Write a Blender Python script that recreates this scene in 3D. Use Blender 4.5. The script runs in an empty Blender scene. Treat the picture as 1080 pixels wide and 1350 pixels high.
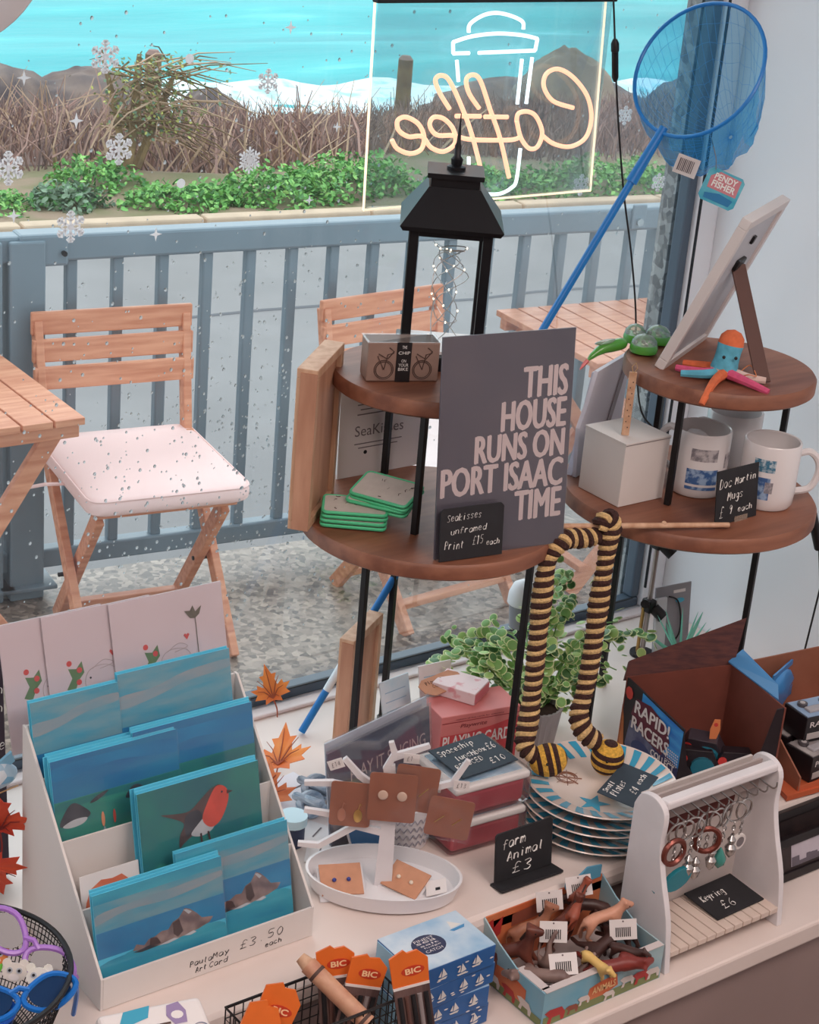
import bpy, bmesh, math, random
from mathutils import Vector, Matrix, Euler, noise

# ------------------------------------------------------------------ camera, sky, added fill lights
sc = bpy.context.scene
col = sc.collection
R = math.radians
_p, _az, _r = R(22.4), R(38.3), R(5.1)
_F = Vector((math.sin(_az) * math.cos(_p), math.cos(_az) * math.cos(_p), -math.sin(_p)))
_R0 = Vector((math.cos(_az), -math.sin(_az), 0))
_U0 = _R0.cross(_F)
_Rv = _R0 * math.cos(_r) + _U0 * math.sin(_r)
_Uv = -_R0 * math.sin(_r) + _U0 * math.cos(_r)
cd = bpy.data.cameras.new('camera'); cam = bpy.data.objects.new('camera', cd); col.objects.link(cam)
cd.sensor_fit = 'VERTICAL'; cd.sensor_height = 24; cd.lens = 24 * 2400 / 1350
cd.clip_start = .05; cd.clip_end = 800
m3 = Matrix((_Rv, _Uv, -_F)).transposed()
cam.matrix_world = Matrix.Translation((0, 0, 1.30)) @ m3.to_4x4()
sc.camera = cam
sc.view_settings.view_transform = 'Standard'; sc.view_settings.look = 'None'
sc.view_settings.gamma = 1; sc.view_settings.use_curve_mapping = False
sc.view_settings.exposure = 0.45
sc.cycles.use_denoising = True
sc.cycles.max_bounces = 8; sc.cycles.transparent_max_bounces = 24

w = bpy.data.worlds.new('overcast_sky'); sc.world = w; w.use_nodes = True
bg = w.node_tree.nodes['Background']
bg.inputs[0].default_value = (.92, .965, 1.0, 1); bg.inputs[1].default_value = 1.34
sd = bpy.data.lights.new('veiled_sun', 'SUN'); so = bpy.data.objects.new('veiled_sun', sd); col.objects.link(so)
sd.energy = .7; sd.angle = R(50); sd.color = (1, .97, .93)
so.rotation_euler = Euler((R(48), 0, R(150)))

FILLS = [(-.2, .35), (1.35, .15)]  # unseen ceiling lights, added as warm fill for the interior
for i, (x, y) in enumerate(FILLS):
    ld = bpy.data.lights.new('ceiling_fill_light', 'AREA'); lo = bpy.data.objects.new('ceiling_fill_light', ld)
    col.objects.link(lo); ld.shape = 'RECTANGLE'; ld.size = .9; ld.size_y = .9
    ld.energy = 10.5; ld.color = (1, .84, .80); lo.location = (x, y, 1.70)

# ------------------------------------------------------------------ helpers
def lin(c):
    c = [x / 255 for x in c[:3]]
    return tuple(x / 12.92 if x <= .04045 else ((x + .055) / 1.055) ** 2.4 for x in c) + (1,)

MATS = {}
def M(name, rgb, rough=.6, metal=0, var=0, scale=20, bump=0, rgb2=None, spec=.5, emit=0, stretch=None, alpha=1, coat=0, trans=0, kind='noise', lo=.35, hi=.65, detail=4):
    if name in MATS: return MATS[name]
    m = bpy.data.materials.new(name); m.use_nodes = True; MATS[name] = m
    nt = m.node_tree; b = nt.nodes['Principled BSDF']
    b.inputs['Base Color'].default_value = lin(rgb); b.inputs['Roughness'].default_value = rough
    b.inputs['Metallic'].default_value = metal; b.inputs['Specular IOR Level'].default_value = spec
    b.inputs['Alpha'].default_value = alpha; b.inputs['Coat Weight'].default_value = coat
    b.inputs['Transmission Weight'].default_value = trans
    m.diffuse_color = lin(rgb)
    if emit:
        b.inputs['Emission Color'].default_value = lin(rgb); b.inputs['Emission Strength'].default_value = emit
    if var or bump or rgb2:
        tc = nt.nodes.new('ShaderNodeTexCoord'); src = tc.outputs['Object']
        mp = nt.nodes.new('ShaderNodeMapping'); nt.links.new(src, mp.inputs['Vector'])
        if stretch: mp.inputs['Scale'].default_value = stretch
        if kind == 'noise':
            n = nt.nodes.new('ShaderNodeTexNoise'); n.inputs['Detail'].default_value = detail; fac = n.outputs['Fac']
        else:
            n = nt.nodes.new('ShaderNodeTexVoronoi'); fac = n.outputs['Color' if kind == 'cells' else 'Distance']
        n.inputs['Scale'].default_value = scale
        nt.links.new(mp.outputs['Vector'], n.inputs['Vector'])
        rp = nt.nodes.new('ShaderNodeValToRGB')
        c = lin(rgb)
        if rgb2: c0, c1 = c, lin(rgb2)
        else: c0 = tuple(max(0, x * (1 - var)) for x in c[:3]) + (1,); c1 = tuple(min(1, x * (1 + var)) for x in c[:3]) + (1,)
        rp.color_ramp.elements[0].position = lo; rp.color_ramp.elements[1].position = hi
        rp.color_ramp.elements[0].color = c0; rp.color_ramp.elements[1].color = c1
        nt.links.new(fac, rp.inputs['Fac']); nt.links.new(rp.outputs['Color'], b.inputs['Base Color'])
        if bump:
            bp = nt.nodes.new('ShaderNodeBump'); bp.inputs['Strength'].default_value = bump; bp.inputs['Distance'].default_value = .01
            nt.links.new(fac, bp.inputs['Height']); nt.links.new(bp.outputs['Normal'], b.inputs['Normal'])
    return m

def clear(name, tint=(255, 255, 255), refl=.5, rough=.03, body=0, bodycol=(255, 255, 255)):
    """thin clear sheet: see-through, with a fresnel reflection and an optional milky share"""
    if name in MATS: return MATS[name]
    m = bpy.data.materials.new(name); m.use_nodes = True; MATS[name] = m
    nt = m.node_tree; nt.nodes.remove(nt.nodes['Principled BSDF'])
    out = nt.nodes['Material Output']
    t = nt.nodes.new('ShaderNodeBsdfTransparent'); t.inputs[0].default_value = lin(tint)
    g = nt.nodes.new('ShaderNodeBsdfGlossy'); g.inputs['Roughness'].default_value = rough
    fr = nt.nodes.new('ShaderNodeFresnel'); fr.inputs['IOR'].default_value = 1.45
    mu = nt.nodes.new('ShaderNodeMath'); mu.operation = 'MULTIPLY'; mu.inputs[1].default_value = refl
    nt.links.new(fr.outputs[0], mu.inputs[0])
    mx = nt.nodes.new('ShaderNodeMixShader'); nt.links.new(mu.outputs[0], mx.inputs[0])
    if body:
        d = nt.nodes.new('ShaderNodeBsdfDiffuse'); d.inputs[0].default_value = lin(bodycol)
        m0 = nt.nodes.new('ShaderNodeMixShader'); m0.inputs[0].default_value = body
        nt.links.new(t.outputs[0], m0.inputs[1]); nt.links.new(d.outputs[0], m0.inputs[2]); nt.links.new(m0.outputs[0], mx.inputs[1])
    else: nt.links.new(t.outputs[0], mx.inputs[1])
    nt.links.new(g.outputs[0], mx.inputs[2]); nt.links.new(mx.outputs[0], out.inputs['Surface'])
    return m

def fr(p, x, y):
    """matrix with origin p, x axis x, y axis close to y"""
    x = Vector(x).normalized(); y = Vector(y); z = x.cross(y).normalized(); y = z.cross(x)
    m = Matrix((x, y, z)).transposed().to_4x4(); m.translation = Vector(p); return m

def tr(x=0, y=0, z=0, rx=0, ry=0, rz=0, s=1):
    return Matrix.Translation((x, y, z)) @ Euler((R(rx), R(ry), R(rz))).to_matrix().to_4x4() @ Matrix.Scale(s, 4)

class MB:
    def __init__(s): s.v = []; s.f = []; s.m = []
    def add(s, vs, fs, mi=0, mx=None):
        o = len(s.v)
        s.v += [tuple(mx @ Vector(v)) if mx else tuple(v) for v in vs]
        s.f += [tuple(i + o for i in f) for f in fs]; s.m += [mi] * len(fs); return s
    def box(s, c, d, mx=None, mi=0):
        x, y, z = (k / 2 for k in d)
        vs = [(c[0] + a * x, c[1] + b * y, c[2] + e * z) for a in (-1, 1) for b in (-1, 1) for e in (-1, 1)]
        return s.add(vs, [(0, 1, 3, 2), (4, 6, 7, 5), (0, 4, 5, 1), (2, 3, 7, 6), (0, 2, 6, 4), (1, 5, 7, 3)], mi, mx)
    def bar(s, a, b, wd, th, up=(0, 0, 1), mi=0):
        """rectangular bar from a to b, wd across, th along up"""
        a, b = Vector(a), Vector(b); x = (b - a); L = x.length; x.normalize()
        u = Vector(up); u = (u - x * u.dot(x))
        if u.length < 1e-5: u = Vector((1, 0, 0)) - x * x.x
        u.normalize(); y = u.cross(x)
        m = Matrix((x, y, u)).transposed().to_4x4(); m.translation = (a + b) / 2
        return s.box((0, 0, 0), (L, wd, th), m, mi)
    def cyl(s, a, b, r, r2=None, n=12, mi=0, cap=True):
        a, b = Vector(a), Vector(b); r2 = r if r2 is None else r2
        x = (b - a).normalized(); u = x.orthogonal().normalized(); v = x.cross(u)
        vs = []
        for p, q in ((a, r), (b, r2)):
            vs += [p + (u * math.cos(2 * math.pi * i / n) + v * math.sin(2 * math.pi * i / n)) * q for i in range(n)]
        fs = [(i, (i + 1) % n, n + (i + 1) % n, n + i) for i in range(n)]
        if cap: fs += [tuple(range(n - 1, -1, -1)), tuple(range(n, 2 * n))]
        return s.add(vs, fs, mi)
    def tube(s, pts, r, n=6, mi=0, closed=False, flat=1):
        P = [Vector(p) for p in pts]; k = len(P); vs = []
        rr = r if isinstance(r, (list, tuple)) else [r] * k
        u = None
        for i in range(k):
            if closed: t = P[(i + 1) % k] - P[i - 1]
            else: t = P[min(i + 1, k - 1)] - P[max(i - 1, 0)]
            if t.length < 1e-9: t = Vector((0, 0, 1))
            t.normalize()
            if u is None: u = t.orthogonal().normalized()
            u = u - t * u.dot(t)
            if u.length < 1e-6: u = t.orthogonal()
            u.normalize(); v = t.cross(u)
            vs += [P[i] + (u * math.cos(2 * math.pi * j / n) + v * flat * math.sin(2 * math.pi * j / n)) * rr[i] for j in range(n)]
        fs = []
        for i in range(k if closed else k - 1):
            a, b = i * n, ((i + 1) % k) * n
            fs += [(a + j, a + (j + 1) % n, b + (j + 1) % n, b + j) for j in range(n)]
        if not closed: fs += [tuple(range(n - 1, -1, -1)), tuple(range((k - 1) * n, k * n))]
        return s.add(vs, fs, mi)
    def lathe(s, prof, n=28, mx=None, mi=0):
        vs = []; k = len(prof)
        for r, z in prof: vs += [(r * math.cos(2 * math.pi * j / n), r * math.sin(2 * math.pi * j / n), z) for j in range(n)]
        fs = []
        for i in range(k - 1):
            a, b = i * n, (i + 1) * n
            fs += [(a + j, a + (j + 1) % n, b + (j + 1) % n, b + j) for j in range(n)]
        if prof[0][0] > 1e-6: fs.append(tuple(range(n - 1, -1, -1)))
        if prof[-1][0] > 1e-6: fs.append(tuple(range((k - 1) * n, k * n)))
        return s.add(vs, fs, mi, mx)
    def prism(s, pts, h, mx=None, mi=0, z0=0):
        n = len(pts); vs = [(p[0], p[1], z0) for p in pts] + [(p[0], p[1], z0 + h) for p in pts]
        ar = sum(pts[i][0] * pts[(i + 1) % n][1] - pts[(i + 1) % n][0] * pts[i][1] for i in range(n))
        fs = [tuple(range(n - 1, -1, -1)), tuple(range(n, 2 * n))] + [(i, (i + 1) % n, n + (i + 1) % n, n + i) for i in range(n)]
        if ar < 0: fs = [f[::-1] for f in fs]
        return s.add(vs, fs, mi, mx)
    def ell(s, c, r, n=12, m=8, mx=None, mi=0):
        if not isinstance(r, (tuple, list)): r = (r, r, r)
        vs = [(c[0], c[1], c[2] - r[2])]
        for i in range(1, m):
            t = math.pi * i / m
            vs += [(c[0] + r[0] * math.sin(t) * math.cos(2 * math.pi * j / n), c[1] + r[1] * math.sin(t) * math.sin(2 * math.pi * j / n), c[2] - r[2] * math.cos(t)) for j in range(n)]
        vs.append((c[0], c[1], c[2] + r[2])); L = len(vs) - 1
        fs = [(0, 1 + (j + 1) % n, 1 + j) for j in range(n)]
        for i in range(m - 2):
            a = 1 + i * n; fs += [(a + j, a + (j + 1) % n, a + n + (j + 1) % n, a + n + j) for j in range(n)]
        a = 1 + (m - 2) * n; fs += [(a + j, a + (j + 1) % n, L) for j in range(n)]
        return s.add(vs, fs, mi, mx)
    def mesh(s, name, mats, smooth=False):
        me = bpy.data.meshes.new(name); me.from_pydata(s.v, [], s.f)
        for m in (mats if isinstance(mats, (list, tuple)) else [mats]): me.materials.append(m)
        me.polygons.foreach_set('material_index', s.m)
        if smooth:
            me.polygons.foreach_set('use_smooth', [True] * len(me.polygons))
            me.set_sharp_from_angle(angle=R(42))
        me.update(); return me
    def build(s, name, mats, parent=None, smooth=False, bevel=0, mx=None, seg=2):
        o = bpy.data.objects.new(name, s.mesh(name, mats, smooth)); col.objects.link(o)
        if parent: o.parent = parent
        if mx: o.matrix_basis = mx
        if bevel:
            b = o.modifiers.new('bevel', 'BEVEL'); b.width = bevel; b.segments = seg; b.limit_method = 'ANGLE'; b.angle_limit = R(40)
        return o

def tag(o, label, cat, group=None):
    o['label'] = label; o['category'] = cat
    if group: o['group'] = group
    return o
def struct(o): o['kind'] = 'structure'; return o
def stuff(o): o['kind'] = 'stuff'; return o
def thing(name, label, cat, loc=(0, 0, 0), rz=0, group=None, mx=None):
    o = bpy.data.objects.new(name, None); col.objects.link(o); o.empty_display_size = .02
    if mx: o.matrix_basis = mx
    else: o.location = loc; o.rotation_euler = (0, 0, R(rz))
    return tag(o, label, cat, group)
def lab(o, label): o['label'] = label; return o
def inst(o, name, parent, mx):
    c = bpy.data.objects.new(name, o.data); col.objects.link(c); c.parent = parent; c.matrix_basis = mx
    return c

# lettering ---------------------------------------------------------------
def text_fit(body, x0, x1, y0, y1, mat, parent, z=.0004, name='lettering', mx=None, bold=0, shear=0, heavy=0):
    """printed word laid flat in the parent's xy plane, filling the given rectangle"""
    cu = bpy.data.curves.new('t', 'FONT'); cu.body = body; cu.size = 1; cu.offset = bold; cu.shear = shear; cu.resolution_u = 3
    t = bpy.data.objects.new('t', cu); me = bpy.data.meshes.new_from_object(t)
    bpy.data.objects.remove(t); bpy.data.curves.remove(cu)
    xs = [v.co.x for v in me.vertices]; ys = [v.co.y for v in me.vertices]
    ax, ay = min(xs), min(ys); sx = (x1 - x0) / (max(xs) - ax); sy = (y1 - y0) / (max(ys) - ay)
    for v in me.vertices: v.co = (x0 + (v.co.x - ax) * sx, y0 + (v.co.y - ay) * sy, z)
    if heavy:
        vs = [tuple(v.co) for v in me.vertices]; fs = [tuple(p.vertices) for p in me.polygons]; mb = MB()
        for i, (dx, dy) in enumerate(((0, 0), (heavy, 0), (-heavy, 0), (heavy * .5, heavy * .5), (-heavy * .5, -heavy * .5))): mb.add([(a + dx, b + dy, c + i * .00002) for a, b, c in vs], fs)
        bpy.data.meshes.remove(me); me = mb.mesh(name, [])
    me.materials.clear(); me.materials.append(mat); me.name = name
    o = bpy.data.objects.new(name, me); col.objects.link(o); o.parent = parent
    if mx: o.matrix_basis = mx
    return o

GL = {  # single-stroke hand lettering on a 4 x 6 grid, descenders below 0
 'a': '4,3 2.5,4 .8,3.2 .5,1.2 1.6,0 3.2,.6 4,3 4,0', 'b': '.5,6 .5,0 2.6,0 3.8,1.6 3,3.4 .5,3', 'c': '3.6,3.3 2.2,4 .6,2.6 .8,.8 2.2,0 3.7,.7',
 'd': '4,6 3.7,0;3.8,3 2,3.8 .5,2 1.4,.2 3.7,.8', 'e': '.6,2 3.6,2.4 2.8,3.9 1.2,3.6 .5,1.8 1.6,0 3.6,.7', 'f': '3.6,5.4 2.4,6 1.6,4.8 1.4,0;.4,3.4 3,3.6',
 'g': '3.8,3 2.2,4 .6,2.6 1.4,.8 3.6,1.4;3.8,3.8 3.5,-1.4 2,-2.2 .6,-1.4', 'h': '.6,6 .5,0;.6,2.6 2.4,3.8 3.5,2.8 3.5,0', 'i': '2,3.8 2,0;2,5.2 2.1,5.4',
 'k': '.6,6 .6,0;3.4,3.8 .7,1.8 3.5,0', 'l': '2,6 1.8,.6 2.6,0', 'm': '.2,3.8 .2,0;.2,2.6 1.3,3.8 2,2.6 2,0;2,2.6 3.2,3.8 4,2.6 4,0',
 'n': '.5,3.8 .5,0;.5,2.5 2.2,3.9 3.5,2.8 3.6,0', 'o': '2,4 .6,2.8 .8,.8 2.2,0 3.6,1.2 3.3,3.2 2,4', 'p': '.5,3.9 .4,-2;.5,3 2.5,4 3.7,2.5 2.6,.6 .5,.8',
 'r': '.7,3.8 .7,0;.7,2.4 2,3.8 3.4,3.4', 's': '3.4,3.4 2,4 .8,3 3,1.4 2.4,.1 .6,.5', 't': '2,5.4 1.8,.7 3,.1;.6,3.8 3.4,4', 'u': '.5,3.8 .7,.8 2.2,0 3.5,1;3.6,3.8 3.6,0',
 'x': '.5,3.8 3.5,0;3.5,3.8 .5,0', 'y': '.5,3.8 2,.8;3.7,3.8 1.2,-2', 'w': '.2,3.8 1,0 2,2.6 3,0 3.9,3.8', 'v': '.4,3.8 2,0 3.7,3.8',
 'A': '.2,0 2,6 3.8,0;.9,2 3.2,2', 'B': '.6,0 .6,6 2.8,5.6 2.6,3.3 .6,3.1 3.4,2.4 3,.3 .6,0', 'C': '3.6,5 2.4,6 .6,4 .6,1.4 2,0 3.7,1', 'D': '.6,0 .6,6 2.8,5.4 3.8,3 2.8,.6 .6,0',
 'E': '3.5,6 .6,6 .6,0 3.5,0;.6,3.1 2.9,3.2', 'F': '3.5,6 .7,6 .6,0;.6,3.2 2.9,3.3', 'K': '.6,6 .6,0;3.6,6 .7,2.8 3.7,0', 'M': '.2,0 .6,6 2,2.4 3.4,6 3.8,0', 'P': '.6,0 .6,6 3,5.6 3.2,3.4 .6,3',
 'R': '.6,0 .6,6 3,5.6 3,3.4 .6,3 3.6,0', 'S': '3.5,5.2 2,6 .6,4.7 3.3,2 2.4,.1 .5,.7', 'U': '.5,6 .6,1 2,0 3.4,1 3.5,6', 'O': '2,6 .5,4 .6,1.6 2,0 3.5,1.6 3.5,4.2 2,6', 'I': '2,6 2,0', 'G': '3.5,5 2.2,6 .5,3.8 .8,1 2.4,0 3.6,1 3.6,2.6 2.2,2.6', 'N': '.5,0 .5,6 3.5,0 3.5,6', 'T': '2,0 2,6;.3,6 3.8,6', 'Y': '.4,6 2,3 3.7,6;2,3 2,0',
 '3': '.6,5.6 2.6,6 3.3,4.6 1.6,3.2 3.4,1.6 2.4,0 .6,.4', '5': '3.4,6 .9,6 .7,3.5 2.8,3.5 3.4,1.6 2.2,0 .6,.4', '0': '2,6 .7,4 .8,1.6 2,0 3.3,1.8 3.3,4.4 2,6', '1': '1.2,5 2.2,6 2,0', '6': '3,6 1,3.6 .7,1.4 2,0 3.4,1.2 2.6,3 .9,2.2',
 '9': '3.3,4.4 2,3.2 .8,4.4 1.8,6 3.2,5.2 3.2,3 2.4,0', '4': '2.6,0 2.8,6 .5,2 3.7,2.2', '£': '3.6,5.2 2.4,6 1.4,4.6 1.4,1 .4,0 3.6,.2;.4,2.9 2.8,3', '.': '1.8,0 2.1,.3', "'": '2,6 1.8,4.8', '-': '1,2.8 3,2.9'}
def hand(lines, mat, parent, r=.0006, z=.0006, name='handwriting', mx=None, slant=.12, seed=1):
    """lines: (text, x0, y0, x1, cap height) written as thin strokes in the parent's xy plane"""
    rnd = random.Random(seed); mb = MB()
    for body, x0, y0, x1, h, *rise in lines:
        dy = rise[0] if rise else 0
        adv = (x1 - x0) / max(1, len(body)); k = h / 6; kx = adv / 5.0
        for i, ch in enumerate(body):
            if ch not in GL: continue
            jy = rnd.uniform(-.06, .06) * h + dy * i / max(1, len(body))
            for st in GL[ch].split(';'):
                pts = [tuple(map(float, q.split(','))) for q in st.split()]
                pp = [Vector((x0 + i * adv + px * kx + py * k * slant, y0 + py * k + jy, z)) for px, py in pts]
                fin = []
                for a in range(len(pp) - 1):
                    p0, p1, p2, p3 = pp[max(a - 1, 0)], pp[a], pp[a + 1], pp[min(a + 2, len(pp) - 1)]
                    for t in (0, .33, .66):
                        fin.append(.5 * ((2 * p1) + (p2 - p0) * t + (2 * p0 - 5 * p1 + 4 * p2 - p3) * t * t + (3 * p1 - p0 - 3 * p2 + p3) * t ** 3))
                fin.append(pp[-1]); mb.tube(fin, r, 4, flat=.5)
    return mb.build(name, mat, parent, mx=mx)

def art(name, layers, mats, parent, z=.0003, mx=None, dz=.00012):
    """flat print made of coloured shapes: layers = (material index, outline)"""
    mb = MB()
    for i, (mi, pts) in enumerate(layers):
        n = len(pts); ar = sum(pts[k][0] * pts[(k + 1) % n][1] - pts[(k + 1) % n][0] * pts[k][1] for k in range(n))
        if ar < 0: pts = pts[::-1]
        mb.add([(p[0], p[1], z + i * dz) for p in pts], [tuple(range(n))], mi)
    return mb.build(name, mats, parent, mx=mx)
def rect(x0, y0, x1, y1): return [(x0, y0), (x1, y0), (x1, y1), (x0, y1)]
def disc(cx, cy, rx, ry=None, n=16, a0=0):
    ry = rx if ry is None else ry
    return [(cx + rx * math.cos(2 * math.pi * i / n + a0), cy + ry * math.sin(2 * math.pi * i / n + a0)) for i in range(n)]
def smooth_pts(pts, k=5, closed=False):
    P = [Vector(p) for p in pts]; n = len(P); out = []
    for a in range(n if closed else n - 1):
        g = (lambda i: P[i % n]) if closed else (lambda i: P[min(max(i, 0), n - 1)])
        p0, p1, p2, p3 = g(a - 1), g(a), g(a + 1), g(a + 2)
        for j in range(k):
            t = j / k
            out.append(.5 * ((2 * p1) + (p2 - p0) * t + (2 * p0 - 5 * p1 + 4 * p2 - p3) * t * t + (3 * p1 - p0 - 3 * p2 + p3) * t ** 3))
    if not closed: out.append(P[-1])
    return out

# ------------------------------------------------------------------ materials
white_paint = M('white_paint', (226, 226, 228), .55, var=.03, scale=3)
wall_paint = M('wall_paint', (238, 243, 248), .6, var=.03, scale=2, bump=.05)
sill_mat = M('sill_cream', (226, 212, 205), .45, var=.03, scale=6)
riser_mat = M('riser_taupe', (150, 130, 126), .6, var=.06, scale=4)
upvc = M('upvc_white', (228, 232, 238), .3)
frame_grey = M('frame_slate', (82, 98, 114), .4, var=.05, scale=8)
rail_mat = M('rail_grey_paint', (116, 132, 142), .38, var=.06, scale=5)
wood_out = M('acacia_wood', (198, 126, 94), .45, var=.16, scale=6, stretch=(1, 10, 10), rgb2=(226, 160, 126))
shelf_wood = M('walnut_shelf', (116, 70, 52), .5, scale=5, stretch=(1, 7, 7), rgb2=(150, 98, 74))
black_metal = M('black_metal', (28, 26, 28), .45, metal=.3)
black_board = M('chalkboard_black', (34, 34, 38), .75, var=.12, scale=30)
slate_board = M('chalkboard_slate', (52, 66, 78), .7, var=.1, scale=30)
chalk = M('chalk_white', (238, 236, 232), .9)
ink = M('black_ink', (28, 26, 30), .7)
paper = M('white_paper', (228, 222, 220), .7)
card_white = M('white_card_board', (222, 216, 212), .6, var=.02, scale=10)
kraft = M('kraft_card', (196, 142, 112), .75, var=.06, scale=60)
kraft_dark = M('kraft_dark', (166, 104, 80), .75, var=.06, scale=60)
cello = clear('cellophane', refl=.35, rough=.08, body=.015)
pale_wood = M('pale_wood', (214, 176, 146), .6, scale=12, stretch=(6, 6, 1), rgb2=(190, 146, 116))
frame_wood = M('frame_wood_tan', (176, 126, 100), .6, scale=8, stretch=(6, 6, 1), rgb2=(200, 152, 124))
# ------------------------------------------------------------------ the room shell
random.seed(7)
XL, XR, YW, YF, ZC = -2.2, 2.11, 1.96, 1.40, 1.75
def box_struct(name, lo, hi, mat, bevel=0):
    c = [(a + b) / 2 for a, b in zip(lo, hi)]; d = [b - a for a, b in zip(lo, hi)]
    return struct(MB().box(c, d).build(name, mat, bevel=bevel))
box_struct('floor', (XL, -2.4, -.80), (XR, YF, -.75), M('shop_floor', (120, 100, 90), .5, var=.1, scale=4))
box_struct('ceiling', (XL, -2.4, ZC), (2.3, 2.2, ZC + .05), white_paint)
box_struct('wall_right', (XR, -2.4, -1.0), (XR + .12, 1.96, ZC), wall_paint)
box_struct('wall_left', (XL - .1, -2.4, -.8), (XL, 2.2, ZC), white_paint)
box_struct('wall_back', (XL, -2.5, -.8), (XR + .1, -2.4, ZC), M('back_wall_blush', (214, 190, 182), .7))
box_struct('wall_riser', (XL, YF, -1.0), (XR, YF + .05, -.03), riser_mat)
box_struct('wall_front', (XL, 1.96, -1.0), (-.6, 2.04, ZC), white_paint)
box_struct('wall_above', (-.6, 1.96, 1.5), (XR + .12, 2.04, ZC), white_paint)
box_struct('wall_below', (-.6, 1.97, -1.0), (XR + .12, 2.0, -.06), white_paint)
# sill board with a rounded nose, and the narrow ledge in front of it
box_struct('trim_1', (XL, YF - .012, -.032), (XR, 1.96, 0), sill_mat, bevel=.01)
box_struct('trim_2', (XL, 1.248, -.115), (XR, YF, -.085), sill_mat, bevel=.004)
box_struct('wall_apron', (XL, 1.262, -.80), (XR, 1.30, -.115), riser_mat)
# grooved plastic window board at the foot of the frame
box_struct('trim_3', (-.6, 1.935, 0), (XR, 1.958, .006), M('window_board', (228, 214, 212), .35), bevel=.004)
# roughcast outer reveal, right of the pane
peb = M('pebbledash', (176, 176, 174), .85, kind='cells', scale=90, rgb2=(110, 108, 108), bump=.6, lo=.2, hi=.8)
box_struct('wall_outer_reveal', (2.052, 2.0, -1.0), (2.6, 2.03, 2.2), peb)
for i, (x, y) in enumerate(FILLS):  # out-of-view panel fixtures made up to go with the added fill lights
    t = thing('ceiling_fill_panel', ['unseen ceiling fill panel added near the left of the shop', 'unseen ceiling fill panel added nearer the right wall'][i], 'light', (x, y, ZC - .02), group='added ceiling fill lights')
    MB().box((0, 0, .01), (1.0, 1.0, .02)).build('frame', upvc, t)
    MB().box((0, 0, -.003), (.92, .92, .006)).build('diffuser', M('fill_diffuser', (255, 236, 224), .5, emit=2), t)

# window: slate outer frame with white inner frame, one pane
wn = struct(thing('window_1', 'large shop window', 'window')); del wn['label']; del wn['category']
def rim(name, x0, x1, z0, z1, wd, y0, y1, mat, bev=.004):
    for a, b in (((x0, z0), (x1, z0 + wd)), ((x0, z1 - wd), (x1, z1)), ((x0, z0 + wd), (x0 + wd, z1 - wd)), ((x1 - wd, z0 + wd), (x1, z1 - wd))):
        MB().box(((a[0] + b[0]) / 2, (y0 + y1) / 2, (a[1] + b[1]) / 2), (b[0] - a[0], y1 - y0, b[1] - a[1])).build(name, mat, wn, bevel=bev)
rim('inner_frame', -.6, 2.11, -.045, 1.5, .047, 1.957, 1.985, upvc)
rim('outer_frame', -.57, 2.064, .002, 1.47, .018, 1.966, 1.990, frame_grey)
glass = clear('window_glass', tint=(244, 250, 252), refl=.28, rough=.01, body=.02, bodycol=(225, 235, 245))
MB().box((.75, 1.990, .737), (2.62, .006, 1.45)).build('pane', glass, wn)
MB().box((2.066, 1.9565, .75), (.003, .004, 1.42)).build('seal', M('rubber_seal', (30, 34, 40), .6), wn)
MB().box((.75, 1.9575, .0255), (2.58, .003, .002)).build('seal', MATS['rubber_seal'], wn)

# rain beads on the outside of the pane
mb = MB(); rr = random.Random(3)
ico = [(0, 0, -1), (.89, 0, -.45), (.28, .85, -.45), (-.72, .53, -.45), (-.72, -.53, -.45), (.28, -.85, -.45), (0, 0, .2)]
def drop(x, z, r):
    vs = [(x, 1.994, z)] + [(x + r * math.cos(a), 1.9935, z + r * 1.15 * math.sin(a)) for a in [k * math.pi / 3 for k in range(6)]] + [(x, 1.9935 + r * .6, z)]
    mb.add(vs, [(7, 1 + (k + 1) % 6, 1 + k) for k in range(6)])
for k in range(1250):
    u = rr.random()
    if u < .62: x, z = rr.gauss(1.24, .17), rr.gauss(.40, .15)
    elif u < .85: x, z = rr.uniform(.88, 2.0), rr.uniform(.6, 1.05)
    else: x, z = rr.uniform(.88, 1.7), rr.uniform(.1, .7)
    if .82 < x < 2.02 and .08 < z < 1.2: drop(x, z, rr.choice([.0009, .0012, .0015, .0019, .0025]))
o = stuff(mb.build('raindrops', clear('rain_bead', tint=(235, 245, 250), refl=1.0, rough=.05, body=.8, bodycol=(255, 255, 255)), wn))  # white body colour stands in for the bright glints on the beads

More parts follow.
